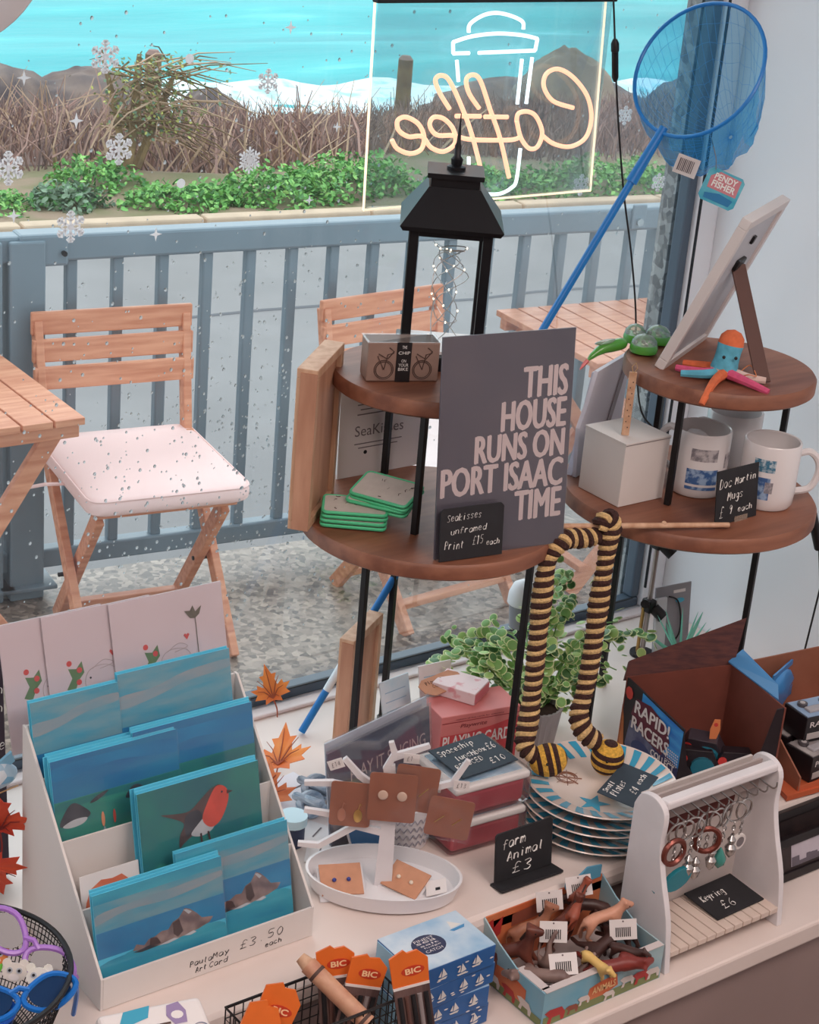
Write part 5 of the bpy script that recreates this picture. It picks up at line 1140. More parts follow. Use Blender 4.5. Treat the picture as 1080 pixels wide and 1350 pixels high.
t = thing('price_board', 'slate chalk price board on the lunch boxes', 'price sign', mx=Matrix.Translation((1.328, 1.523, .1075)) @ Euler((R(3), 0, R(2))).to_matrix().to_4x4())
MB().box((.047, .036, .001), (.094, .072, .002)).build('board', slate_board, t, bevel=.0006)
hand([('Spaceship', .004, .052, .066, .011, .004), ('lunchbox', .018, .034, .072, .010, .003), ('£6', .074, .036, .090, .013), ('REDUCED', .006, .018, .054, .009, .003), ('£10', .056, .009, .084, .011)], chalk, t, .0006, .0024)

# red playing card display behind
t = thing('card_carton', 'red playing cards display carton behind the lunch boxes', 'box', (1.424, 1.69, .0005), -10)
cr = M('carton_red', (200, 76, 82), .5); cp_ = M('carton_pinkish', (214, 128, 126), .5)
MB().box((.062, .03, .044), (.125, .060, .088)).build('body', cp_, t, bevel=.001)
art('carton_print', [(0, rect(.001, .002, .124, .058)), (0, [(.001, .058), (.04, .058), (.08, .063), (.124, .072), (.124, .002), (.001, .002)]), (1, rect(.001, .0772, .124, .0782))], [cr, M('carton_red_dark', (150, 46, 52), .5)], t, 0, mx=fr((0, -.0004, 0), (1, 0, 0), (0, 0, 1)))
cf = fr((0, -.0010, 0), (1, 0, 0), (0, 0, 1))
text_fit('PLAYING CARDS', .004, .119, .038, .057, paper, t, 0, mx=cf, bold=.02); text_fit('Playwrite', .03, .072, .0655, .0735, M('ink_maroon', (120, 40, 50), .6), t, 0, mx=cf, shear=.2); text_fit('makers of fine cards for everyone', .022, .098, .0800, .0828, MATS['ink_maroon'], t, 0, mx=cf)
t = thing('card_pack', 'small red and white card pack on top of the carton', 'box', (1.485, 1.705, .0895), 28); MB().box((.02, .025, .009), (.052, .066, .018)).build('pack', M('pack_white', (226, 206, 208), .5, scale=60, rgb2=(214, 150, 156), lo=.55, hi=.65), t, bevel=.001); MB().box((.02, -.0082, .009), (.05, .0006, .014)).build('side_label', M('pack_rose', (206, 120, 130), .5), t)
t = thing('kraft_tag', 'brown paper price tag lying on the carton', 'tag', mx=Matrix.Translation((1.432, 1.735, .098)) @ Euler((R(14), R(-4), R(4))).to_matrix().to_4x4()); MB().prism([(0, .006), (.012, -.004), (.062, -.004), (.072, .004), (.072, .020), (.062, .030), (.012, .030), (0, .022)], .001).build('tag', kraft, t)
hand([('Playing', .012, .018, .042, .006), ('Cards', .018, .009, .042, .006), ('£3.00', .034, .0, .058, .006)], inkb, t, .0004, .0014); MB().prism(disc(.064, .012, .0025, n=10), .0012).build('eyelet', M('eyelet_red', (150, 60, 50), .5), t)
for k, (c, rz, m_, lb) in enumerate([((1.400, 1.775, .001), 8, M('leaflet_blue', (190, 222, 236), .4, scale=20, rgb2=(226, 238, 244)), 'pale blue leaflet standing behind the carton'), ((1.475, 1.79, .001), -4, M('leaflet_white', (236, 232, 232), .4), 'white leaflet standing behind the card pack')]):
    q = thing('leaflet', lb, 'leaflet', mx=fr(c, (math.cos(R(rz)), math.sin(R(rz)), 0), (0, .25, .95)), group='leaflets behind the red carton'); MB().box((.026, .05, 0), (.056, .1, .002)).build('sheet', m_, q)
    for j in range(4): MB().box((.026, .04 + j * .014, .0012), (.04, .0012, .0004)).build('print_line', M('leaflet_line', (150, 190, 214), .5), q)
t = thing('display_wedge', 'brown cardboard wedge beside the red carton', 'card', mx=fr((1.395, 1.735, .001), (.9, -.2, 0), (0, .1, 1))); MB().prism([(0, 0), (.03, 0), (.012, .06), (0, .07)], .003).build('card', M('wedge_brown', (128, 70, 62), .7), t); MB().prism([(.002, .002), (.006, .002), (.006, .05), (.002, .06)], .0006, Matrix.Translation((0, 0, .003))).build('fold', kraft_dark, t)

# plates
pw = M('plate_cream', (226, 210, 200), .2, coat=.4); pb = M('plate_blue', (66, 160, 194), .25, coat=.4); pwh = M('plate_rim_white', (232, 236, 238), .2, coat=.4)
PC = (1.531, 1.478)
def plate(k, label):
    t = thing('plate', label, 'plate', (PC[0] + .002 * math.sin(k * 2), PC[1] + .002 * math.cos(k * 3), .0005 + k * .0135), k * 9, group='stacked nautical plates')
    r_ = .102; mb = MB(); mb.lathe([(.058, 0), (.066, .002), (.070, .006), (.098, .0155), (r_, .018), (r_ - .001, .0195), (.097, .0175), (.069, .0085), (.064, .0055), (.0001, .005)], 56); mb.build('dish', pw, t, smooth=True)
    mb = MB()
    for j in range(26):
        a0 = 2 * math.pi * j / 26; w_ = 2 * math.pi / 52; sk = .10; vs = []
        for f in (0, .25, .5, .75, 1):
            rr_ = .0705 + (.0985 - .0705) * f; z_ = .0094 + (.0189 - .0094) * f
            for q in (0, .5, 1): a = a0 + w_ * q + sk * f; vs.append((rr_ * math.cos(a), rr_ * math.sin(a), z_ + .0002))
        mb.add(vs, [(i * 3 + b_, i * 3 + 3 + b_, i * 3 + 4 + b_, i * 3 + 1 + b_) for i in range(4) for b_ in (0, 1)])
        vs2 = []
        for f in (0, .5, 1):
            rr_ = .073 + (.1015 - .073) * f; z_ = .0055 + (.0165 - .0055) * f
            for q in (0, .5, 1): a = a0 + w_ * q + sk * f; vs2.append((rr_ * math.cos(a), rr_ * math.sin(a), z_))
        mb.add(vs2, [(i * 3 + b_, i * 3 + 1 + b_, i * 3 + 4 + b_, i * 3 + 3 + b_) for i in range(2) for b_ in (0, 1)])
    stuff(mb.build('stripes', pb, t))
    return t
PN = ['lowest plate of the stack', 'second plate from the bottom of the stack', 'middle plate of the stack', 'second plate from the top of the stack', 'top plate with ship wheel and starfish']
for k in range(5): pt = plate(k, PN[k])
anch = M('anchor_brown', (140, 92, 70), .4)
pm = Matrix.Translation((0, 0, .0058)) @ Matrix.Rotation(R(-36 - 38), 4, 'Z')
mb = MB(); wc = (-.044, .016)
for r_ in (.014, .011): mb.tube([(wc[0] + r_ * math.cos(q), wc[1] + r_ * math.sin(q), 0) for q in [j * math.pi / 12 for j in range(24)]], .0012, 4, closed=True, flat=.3)
for j in range(4): a = j * math.pi / 4; mb.tube([(wc[0] - .02 * math.cos(a), wc[1] - .02 * math.sin(a), 0), (wc[0] + .02 * math.cos(a), wc[1] + .02 * math.sin(a), 0)], .0009, 4, flat=.3)
mb.build('ship_wheel', anch, pt, mx=pm)
mb = MB(); mb.prism([((.022 if j % 2 == 0 else .009) * math.sin(math.pi * j / 5 + .3) - .012, (.022 if j % 2 == 0 else .009) * math.cos(math.pi * j / 5 + .3) - .044) for j in range(10)], .0003); mb.build('starfish', pb, pt, mx=pm)
mb = MB(); ac = (.036, .026); mb.tube([(ac[0], ac[1] + .014, 0), (ac[0], ac[1] - .014, 0)], .0011, 4, flat=.3); mb.tube(smooth_pts([(ac[0] - .013, ac[1] - .005, 0), (ac[0], ac[1] - .015, 0), (ac[0] + .013, ac[1] - .005, 0)], 5), .0012, 4, flat=.3); mb.tube([(ac[0] - .008, ac[1] + .008, 0), (ac[0] + .008, ac[1] + .008, 0)], .001, 4, flat=.3); mb.tube([(ac[0] + .004 * math.cos(q), ac[1] + .018 + .004 * math.sin(q), 0) for q in [j * math.pi / 6 for j in range(12)]], .0009, 4, closed=True, flat=.3); mb.build('anchor', anch, pt, mx=pm)
t = thing('price_board', 'slate chalk price board lying on the top plate', 'price sign', mx=Matrix.Translation((1.512, 1.398, .0785)) @ Euler((R(4), R(-3), R(24))).to_matrix().to_4x4())
MB().box((.042, .025, .001), (.084, .052, .002)).build('board', slate_board, t, bevel=.0006)
hand([('Small', .006, .040, .034, .007), ('Plates', .006, .026, .044, .010, .002), ('£4', .026, .008, .042, .010), ('each', .050, .012, .076, .008)], chalk, t, .0006, .0024)
# ------------------------------------------------------------------ stick and crochet bees
sL, sR = Vector((1.497, 1.592, .4005)), Vector((1.745, 1.497, .3945))
sR = Vector((1.735, 1.508, .3915))
t = thing('wooden_stick', 'thin wooden stick laid from the slogan print to the mug sign', 'stick', tuple(sL)); MB().cyl((0, 0, 0), sR - sL, .0042, .0036, n=9).build('dowel', pale_wood, t, smooth=True)
MB().ell((sR - sL) * .62 + Vector((0, 0, .003)), .0035, 8, 6).build('knob', pale_wood, t, smooth=True)
yel = M('yarn_yellow', (226, 176, 74), .95, var=.2, scale=300, bump=.5); cre = M('yarn_cream', (222, 186, 130), .95, var=.15, scale=300, bump=.5); bro = M('yarn_brown', (62, 36, 32), .95, var=.2, scale=300, bump=.5)
def bee(path, headc, label, ax):
    t = thing('crochet_bee', label, 'toy', headc, group='crochet bees on the stick')
    H0 = Vector(headc); P = smooth_pts([Vector(p) - H0 for p in path], 14)
    # resample evenly
    L = [0]
    for a, b in zip(P, P[1:]): L.append(L[-1] + (b - a).length)
    tot = L[-1]; N = int(tot / .0009); Q = []; j = 0
    for i in range(N + 1):
        s_ = tot * i / N
        while j < len(L) - 2 and L[j + 1] < s_: j += 1
        f = (s_ - L[j]) / max(1e-9, L[j + 1] - L[j]); Q.append(P[j].lerp(P[j + 1], f))
    pitch = .0142
    for nm, ph, m_, rt in (('brown_coil', 0, bro, .0052), ('cream_coil', math.pi, cre, .0046)):
        pts = []; u = None
        for i in range(N + 1):
            d_ = (Q[min(i + 1, N)] - Q[max(i - 1, 0)]).normalized()
            if u is None: u = d_.orthogonal().normalized()
            u = (u - d_ * u.dot(d_)).normalized(); v = d_.cross(u); a = 2 * math.pi * (tot * i / N) / pitch + ph
            pts.append(Q[i] + (u * math.cos(a) + v * math.sin(a)) * (.0086 + .0016 * math.sin(i * .05) * math.sin(i * .013)))
        mb = MB(); mb.tube(pts, rt, 6); mb.build(nm, m_, t, smooth=True)
    mb = MB(); mb.ell((0, 0, 0), (.0225, .0225, .0255), 28, 22, Euler(ax).to_matrix().to_4x4()); me = mb.mesh('head', [yel, bro], True)
    iv = Euler(ax).to_matrix().inverted()
    for p in me.polygons:
        z = (iv @ p.center).z; p.material_index = 1 if (.0085 < z < .0145 or -.0045 < z < .0020 or -.0170 < z < -.0115 or z > .0235) else 0
    o = bpy.data.objects.new('head', me); col.objects.link(o); o.parent = t
    for sx in (-1, 1): MB().ell(Vector((sx * .008 - .008, -.016, .006)), .002, 7, 5).build('eye', MATS['bead_black'], t, smooth=True)
b1 = [(1.553, 1.570, .386), (1.531, 1.572, .385), (1.509, 1.577, .387), (1.496, 1.576, .383), (1.481, 1.578, .364), (1.474, 1.574, .32), (1.466, 1.564, .249), (1.463, 1.559, .196), (1.456, 1.552, .145), (1.446, 1.543, .114), (1.458, 1.532, .100)]
b2 = [(1.553, 1.566, .40), (1.562, 1.564, .412), (1.569, 1.560, .402), (1.567, 1.560, .385), (1.563, 1.557, .351), (1.553, 1.549, .291), (1.544, 1.540, .23), (1.534, 1.534, .179), (1.522, 1.527, .147), (1.526, 1.514, .126), (1.540, 1.503, .114)]
bee(b1, (1.474, 1.524, .0945), 'crochet bee with striped coil at the left above the plates', (R(75), 0, R(60)))
bee(b2, (1.551, 1.492, .0935), 'crochet bee with striped coil at the right above the plates', (R(8), 0, 0))

# ------------------------------------------------------------------ trailing plant
pc = Vector((1.602, 1.700, .0005))
t = thing('potted_plant', 'trailing round-leaved plant in a ribbed grey pot between the stands', 'plant', tuple(pc))
mb = MB(); n = 60; prof = [(.030, 0), (.034, .004), (.040, .055), (.042, .062), (.038, .062), (.036, .05)]; vs = []
for r_, z_ in prof: vs += [((r_ + (.0012 if j % 2 else -.0006)) * math.cos(2 * math.pi * j / n), (r_ + (.0012 if j % 2 else -.0006)) * math.sin(2 * math.pi * j / n), z_) for j in range(n)]
mb.add(vs, [(i * n + j, i * n + (j + 1) % n, (i + 1) * n + (j + 1) % n, (i + 1) * n + j) for i in range(len(prof) - 1) for j in range(n)] + [tuple(range(n - 1, -1, -1))]).build('pot', M('pot_ribbed_grey', (168, 164, 166), .5), t, smooth=True)
MB().lathe([(.037, .05), (.0001, .053)], 20).build('soil', M('soil', (62, 48, 40), .95, var=.2, scale=80), t)
tips = [(1.548, 1.873, .062), (1.585, 1.885, .083), (1.60, 1.835, .115), (1.715, 1.774, .171), (1.712, 1.785, .208), (1.80, 1.745, .104), (1.855, 1.735, .095), (1.644, 1.733, .135), (1.70, 1.68, .085), (1.525, 1.77, .085), (1.566, 1.699, .10), (1.66, 1.80, .14), (1.62, 1.77, .15), (1.69, 1.70, .12), (1.74, 1.73, .13), (1.57, 1.79, .12), (1.54, 1.82, .10), (1.67, 1.74, .16), (1.77, 1.71, .07), (1.60, 1.66, .11), (1.70, 1.735, .06), (1.64, 1.85, .10), (1.825, 1.775, .11)]
lm = [M('succulent_green', (112, 160, 84), .5, var=.15, scale=60), M('succulent_light', (158, 196, 112), .5, var=.1, scale=60), M('succulent_deep', (72, 118, 66), .5, var=.15, scale=60)]
lrim = M('succulent_rim', (206, 216, 158), .5)
def leafmesh(nm, m_):
    mb = MB(); n = 10; o = [(.0075 * (1 + math.cos(a) * .92), .0072 * math.sin(a)) for a in [2 * math.pi * k / n for k in range(n)]]
    vs = [(.0075, 0, .0006)] + [(.0075 + (x - .0075) * .84, y * .84, .0009 - 8 * (y * y + (x - .0075) ** 2)) for x, y in o] + [(x, y, .0006 - 14 * (y * y + (x - .0075) ** 2)) for x, y in o]
    mb.add(vs, [(0, 1 + k, 1 + (k + 1) % n) for k in range(n)], 0); off = len(mb.v) - len(vs)
    mb.f += [(1 + k, 11 + k, 11 + (k + 1) % n, 1 + (k + 1) % n) for k in range(n)]; mb.m += [1] * n
    return mb.mesh(nm, [m_, lrim], True)
lmesh = [leafmesh('leaf', m_) for m_ in lm]
rl_ = random.Random(21); stems = MB(); nleaf = 0
for tp in tips:
    e = Vector(tp) - pc; s0 = Vector((e.x * .12, e.y * .12, .05)); L_ = (e - s0).length
    mid = s0.lerp(e, .5) + Vector((rl_.uniform(-.01, .01), rl_.uniform(-.01, .01), .03 + .2 * L_ * .4)); P = smooth_pts([s0, mid, e], 8)
    stems.tube(P, .0011, 4)
    for i in range(3, len(P)):
        for sgn in (-1, 1):
            if nleaf >= 296: break
            d_ = (P[i] - P[i - 1]).normalized(); sd = d_.cross(Vector((0, 0, 1)))
            if sd.length < .1: sd = Vector((1, 0, 0))
            sd = (sd.normalized() * sgn + d_ * rl_.uniform(.1, .8) + Vector((rl_.uniform(-.4, .4), rl_.uniform(-.4, .4), rl_.uniform(-.3, .6)))).normalized()
            up = Vector((rl_.uniform(-.6, .2), rl_.uniform(-.7, .1), .8)); k_ = rl_.uniform(.75, 1.45)
            m_ = fr(P[i], sd, up.cross(sd)) @ Matrix.Scale(k_, 4)
            o = bpy.data.objects.new('leaf', rl_.choice([lmesh[0], lmesh[0], lmesh[1], lmesh[2]])); col.objects.link(o); o.parent = t; o.matrix_basis = m_; nleaf += 1
fol = MB()
for k in range(420):
    tp = rl_.choice(tips); e = (Vector(tp) - pc) * rl_.uniform(.35, 1.0); e.z = max(.03, e.z + .03 * math.sin(math.pi * rl_.random()))
    q_ = Matrix.Translation(e + Vector((rl_.gauss(0, .012), rl_.gauss(0, .012), rl_.gauss(0, .012)))) @ Euler((rl_.uniform(-.9, .9), rl_.uniform(-.9, .9), rl_.uniform(0, 6.3))).to_matrix().to_4x4() @ Matrix.Scale(rl_.uniform(.6, 1.2), 4)
    ms = lmesh[0]; fol.add([v.co for v in ms.vertices], [tuple(p.vertices) for p in ms.polygons], 0, q_)
    c_ = rl_.choice([0, 0, 1, 2]); nf = len(ms.polygons); fol.m[-nf:] = [c_ if p.material_index == 0 else 3 for p in ms.polygons]
stuff(fol.build('foliage', lm + [lrim], t, smooth=True))
stems.build('stems', lm[0], t)
for o in t.children:
    if o.name.startswith('stems'): stuff(o)

# white lamp head outside the plant, clamp stand, retail pack, aloe
t = thing('lamp_head', 'small white domed lamp head behind the plant', 'lamp', (1.705, 1.862, .0005))
mb = MB(); mb.lathe([(.022, .128), (.024, .13), (.023, .145), (.017, .160), (.006, .167), (.0001, .168)], 20); mb.build('dome', M('lamp_white', (226, 226, 230), .3), t, smooth=True)
MB().cyl((0, 0, .128), (0, 0, .09), .021, .017, n=16).build('collar', M('lamp_grey', (140, 140, 148), .4), t, smooth=True); MB().cyl((0, 0, 0), (0, 0, .092), .004, n=8).build('stem', black_metal, t); MB().cyl((0, 0, 0), (0, 0, .005), .02, n=16).build('base', black_metal, t)
t = thing('clamp_stand', 'slim metal stand with black clamp knobs in the window corner', 'stand', (1.945, 1.828, .0005))
MB().cyl((0, 0, 0), (0, 0, .23), .0042, n=10).build('pole', M('pole_steel', (168, 158, 156), .3, metal=.6), t, smooth=True); MB().cyl((-.007, .004, 0), (-.007, .004, .09), .003, n=8).build('brass_rod', M('brass', (176, 140, 84), .35, metal=.7), t, smooth=True)
for z_ in (.088, .198):
    MB().box((0, 0, z_), (.016, .02, .022)).build('clamp', black_metal, t, bevel=.003); MB().cyl((.006, -.006, z_ - .004), (.014, -.022, z_ - .016), .0095, n=10).build('knob', black_metal, t, smooth=True); MB().cyl((-.006, 0, z_ + .004), (-.016, -.006, z_ + .008), .007, n=10).build('knob', black_metal, t, smooth=True)
MB().cyl((0, 0, 0), (0, 0, .005), .02, n=16).build('base', black_metal, t)
t = thing('retail_pack', 'grey hanging retail pack standing in the window corner', 'pack', mx=fr((1.955, 1.815, .001), (.98, -.10, 0), (.05, .12, 1)))
MB().box((.036, .058, 0), (.072, .116, .002)).build('card', M('pack_grey', (122, 120, 128), .5, scale=10, rgb2=(150, 148, 152)), t); MB().box((.010, .050, .003), (.022, .098, .006)).build('blister', M('pack_silver', (206, 208, 212), .3), t, bevel=.002)
MB().box((.048, .104, .0014), (.024, .005, .0006)).build('hang_slot', paper, t); MB().prism(disc(.050, .088, .009, .004, 12), .0008, Matrix.Translation((0, 0, .001))).build('logo', M('logo_cyan', (70, 170, 200), .5), t)
mb = MB(); mb.tube(smooth_pts([(.026, .098, .003), (.042, .09, .005), (.050, .065, .005), (.050, .035, .005), (.040, .02, .004)], 5), .0014, 5); mb.build('cord', black_metal, t, smooth=True)
t = thing('aloe_plant', 'small blue-green spiky aloe beside the racers carton', 'plant', (1.955, 1.755, .0005))
MB().lathe([(.018, 0), (.022, .03), (.019, .03), (.0001, .026)], 18).build('pot', M('pot_dark', (52, 52, 56), .5), t, smooth=True)
for k in range(13):
    a = k * 2.4; e = .35 + .07 * k; d_ = Vector((math.cos(a) * math.sin(e), math.sin(a) * math.sin(e), math.cos(e))); L_ = .075 + .01 * math.sin(k); P = smooth_pts([Vector((0, 0, .026)), Vector((0, 0, .026)) + d_ * L_ * .5, Vector((0, 0, .024)) + d_ * L_ + Vector((0, 0, .006))], 4)
    mb = MB(); mb.tube(P, [.0045, .0045, .0044, .0042, .0038, .0032, .0025, .0014, .0003], 6, flat=.5); mb.build('leaf', M('aloe_teal', (112, 186, 164), .5, var=.1, scale=40), t, smooth=True)

# ------------------------------------------------------------------ racers display carton
P1, P2, P3, P4 = Vector((1.700, 1.620, 0)), Vector((1.680, 1.480, 0)), Vector((1.787, 1.400, 0)), Vector((1.835, 1.545, 0))
t = thing('racers_carton', 'open toy racer display carton with blue and orange print', 'display box', (0, 0, .0006))
inside = M('carton_inside', (120, 64, 52), .7, var=.06, scale=30); blackp = M('carton_black', (36, 28, 34), .5)
def wall(name, a, b, h0a, h1a, h0b, h1b, th=.0025, mats=None, poly=None):
    x = (b - a).normalized(); nrm = Vector((x.y, -x.x, 0)); L_ = (b - a).length
    pts = poly(L_) if poly else [(0, h0a), (L_, h0b), (L_, h1b), (0, h1a)]
    return MB().prism(pts, th, fr(a, x, (0, 0, 1)) @ Matrix.Translation((0, 0, -th))).build(name, mats or inside, t)
wall('left_panel', P1, P2, 0, .118, 0, .106, mats=blackp)
wall('front_panel', P2, P3, 0, 0, 0, 0, mats=blackp, poly=lambda L_: [(0, 0), (L_, 0), (L_, .152), (L_ - .012, .148), (L_ - .026, .07), (L_ - .05, .032), (.03, .028), (.012, .05), (0, .104)])
wall('right_panel', P3, P4, 0, .152, 0, .140); wall('back_panel', P4, P1, 0, .140, 0, .118)
MB().prism([tuple(p[:2]) for p in (P1, P2, P3, P4)], .003).build('bottom', inside, t)
lid = MB(); q0, q1 = Vector((1.703, 1.629, .106)), Vector((1.842, 1.553, .122)); up_ = Vector((.026, .012, .074))
lid.add([q0, q1, q1 + up_, q0 + up_ * .35] + [v + Vector((-.004, -.006, .006)) for v in (q0, q1, q1 + up_, q0 + up_ * .35)], [(0, 1, 2, 3), (7, 6, 5, 4), (0, 4, 5, 1), (1, 5, 6, 2), (2, 6, 7, 3), (3, 7, 4, 0)]).build('lid_flap', M('flap_brown', (96, 52, 46), .7, scale=40, stretch=(1, 1, 5), rgb2=(70, 38, 40)), t)
lid = MB(); lid.add([P4 + Vector((-.004, .006, .141)), P4 + Vector((.030, .012, .150)), P4.lerp(P3, .62) + Vector((.030, .004, .146)), P4.lerp(P3, .85) + Vector((.001, 0, .1505))], [(0, 1, 2, 3)]); fo = lid.build('side_flap', M('flap_blue', (84, 150, 206), .35), t); fo.modifiers.new('thick', 'SOLIDIFY').thickness = .002
lab(fo, 'blue side flap')
# print on the left panel (x runs P1 to P2)
lx = (P2 - P1).normalized(); lm_ = fr(P1 + Vector((0, 0, 0)), lx, (0, 0, 1)) @ Matrix.Translation((0, 0, .0004)); Lp = (P2 - P1).length
rb = M('racer_blue', (36, 120, 206), .35, scale=14, stretch=(1, 5, 1), rgb2=(70, 170, 230)); ro = M('racer_orange', (216, 132, 60), .4, scale=20, rgb2=(160, 80, 46)); rp_ = M('racer_plum', (96, 30, 52), .4); rg = M('racer_grey', (104, 112, 140), .4, scale=40, rgb2=(64, 70, 110)); rn = M('racer_navy', (34, 40, 96), .4)
art('panel_print', [(0, [(.30 * Lp, .045), (Lp, .04), (Lp, .103), (.62 * Lp, .108), (.30 * Lp, .113)]), (1, [(0, .0), (.12 * Lp, 0), (.05 * Lp, .055), (0, .075)]), (4, [(.2 * Lp, 0), (Lp, 0), (Lp, .045), (.5 * Lp, .06), (.2 * Lp, .05)]), (3, [(.12 * Lp, .02), (.16 * Lp, .06), (.5 * Lp, .055), (.7 * Lp, .03), (.66 * Lp, .004), (.2 * Lp, .004)]), (2, [(.16 * Lp, .070), (.22 * Lp, .098), (.46 * Lp, .103), (.74 * Lp, .092), (.82 * Lp, .072), (.72 * Lp, .045), (.40 * Lp, .050)]), (5, disc(.09 * Lp, .098, .009, .010, 8, .39)), (6, disc(.40 * Lp, .026, .024, .014, 14))], [rb, ro, rp_, rg, rn, M('badge_red', (206, 62, 58), .4), M('car_navy', (40, 60, 110), .4)], t, 0, mx=lm_)
lm2 = lm_ @ Matrix.Translation((0, 0, .0013))
text_fit('RAPID!', .22 * Lp, .80 * Lp, .0765, .0955, paper, t, 0, mx=lm2, heavy=.0009); text_fit('RACERS', .20 * Lp, .82 * Lp, .051, .070, paper, t, 0, mx=lm2, heavy=.0009); text_fit('COLLECT', .56 * Lp, .95 * Lp, .034, .044, paper, t, 0, mx=lm2, heavy=.0005); text_fit('EM ALL', .62 * Lp, .95 * Lp, .021, .031, paper, t, 0, mx=lm2, heavy=.0005)
mb = MB()
for i in range(7):
    for j in range(5): mb.prism(disc(.80 * Lp + i * .0042, .046 + j * .0042, .0013, n=6), .0002)
stuff(mb.build('halftone_dots', paper, t, mx=lm2))
def pack(c, rz, rx, m_, lb, kind):
    q = thing('racer_pack', lb, 'toy pack', mx=Matrix.Translation(c) @ Euler((R(rx), 0, R(rz))).to_matrix().to_4x4(), group='racer packs in the carton')
    MB().prism([(-.03, 0), (.03, 0), (.034, .03), (.02, .058), (-.02, .058), (-.034, .03)], .022, fr((0, .011, 0), (1, 0, 0), (0, 0, 1))).build('box', m_, q, bevel=.001)
    MB().prism(disc(.008, .034, .017, .015, 16), .006, fr((0, -.011, 0), (1, 0, 0), (0, 0, 1))).build('blister', M('blister_teal', (40, 110, 130), .15, coat=.6), q)
    MB().prism(disc(-.020, .044, .0065, n=10), .0006, fr((0, -.0112, 0), (1, 0, 0), (0, 0, 1))).build('badge', M('badge_red', (206, 62, 58), .4), q)
    mb = MB(); mb.box((-.012, -.0118, .016), (.022, .001, .012)).build('car_picture', M('car_blue', (70, 100, 150), .3) if kind != 1 else M('car_lime', (150, 206, 60), .3), q, bevel=.003)
pack((1.722, 1.486, .004), -40, -6, blackp, 'black racer pack with red badge at the front of the carton', 0)
pack((1.752, 1.505, .020), -52, 18, M('racer_dark', (60, 52, 60), .3), 'tilted racer pack behind the front pack', 1)
pack((1.768, 1.456, .004), -36, -4, blackp, 'racer pack at the right of the carton', 2)
t = thing('orange_clip', 'orange strip label sticking out of the racers carton', 'label', mx=fr((1.742, 1.486, .062), (.8, -.6, 0), (-.35, .2, .9))); MB().prism([(0, 0), (.006, 0), (.012, .028), (.010, .044), (.002, .044), (-.002, .028)], .0012).build('strip', M('strip_orange', (226, 134, 84), .4), t); MB().prism(disc(.005, .036, .003, n=8), .0006, Matrix.Translation((0, 0, .0012))).build('mark', M('badge_red', (206, 62, 58), .4), t)

# second carton with boxed cars
t = thing('car_carton', 'brown tray carton of boxed toy cars at the right edge', 'display box', (0, 0, .0006))
c_out = M('carton_tan', (150, 96, 74), .7, var=.06, scale=30); c_or = M('carton_orange', (196, 96, 58), .6)
A, B, Cq, Dq = Vector((1.838, 1.395, 0)), Vector((1.872, 1.565, 0)), Vector((2.075, 1.54, 0)), Vector((2.06, 1.37, 0))
MB().prism([tuple(p[:2]) for p in (Vector((1.815, 1.393, 0)), B, Cq, Dq)], .008).build('bottom', c_or, t)
wall('back_panel', Cq, B, 0, .125, 0, .125, mats=c_out); wall('right_panel', Dq, Cq, 0, .10, 0, .125, mats=c_out); wall('front_lip', A, Dq, 0, .016, 0, .016, mats=c_or)
wall('left_panel', B, A, 0, .125, 0, .03, mats=c_out)
def carbox(c, rz, lb, txt, m_):
    q = thing('toy_car_box', lb, 'toy box', c, rz, group='boxed toy cars')
    MB().box((0, 0, .020), (.075, .05, .04)).build('carton', M('box_black', (30, 26, 30), .4), q, bevel=.001); MB().box((0, 0, .0405), (.070, .045, .0015)).build('window', m_, q)
    mb = MB()
    for sx in (-1, 1):
        w_ = MB().cyl((sx * .02, .008, .041), (sx * .02, .008, .046), .0075, n=14).build('wheel', M('wheel_grey', (84, 80, 84), .4), q, smooth=True); MB().cyl((0, 0, 0), (0, 0, .0008), .004, n=10).build('hub', M('hub_silver', (190, 186, 186), .3), w_, mx=tr(sx * .02, .008, .046))
    MB().box((0, -.008, .043), (.05, .014, .005)).build('car_body', M('car_silver', (170, 168, 172), .25), q, bevel=.002)
    text_fit(txt, -.030, .030, .024, .033, paper, q, 0, mx=fr((0, -.0254, 0), (1, 0, 0), (0, 0, 1)), bold=.01); MB().box((0, -.0253, .010), (.066, .0006, .010)).build('strip_label', M('label_silver', (186, 180, 178), .4), q)
gw = M('window_greyed', (150, 142, 142), .25, scale=30, rgb2=(190, 184, 182), coat=.5)
carbox((1.905, 1.428, .0096), 2, 'boxed toy car at the front of the right carton', 'PORSCHE', gw); carbox((1.915, 1.488, .0096), 4, 'boxed toy car behind the front one', 'PORSCHE', gw); carbox((1.925, 1.456, .052), -8, 'boxed toy car on top of the others', 'RACING', M('window_blue', (150, 176, 206), .25))
t = thing('blue_packet', 'blue crumpled packet at the back of the right carton', 'packet', (1.935, 1.535, .05), 20); mb = MB(); mb.ell((0, 0, .03), (.045, .012, .03), 16, 10); mb.v = [(x, y * (1 + .8 * noise.noise(Vector((x, y, z)) * 70)), z) for x, y, z in mb.v]; mb.build('foil', M('foil_blue', (60, 140, 206), .25, coat=.5), t, smooth=True); MB().box((.0, 0, .062), (.07, .003, .008)).build('crimp', M('foil_blue', (60, 140, 206), .25), t)

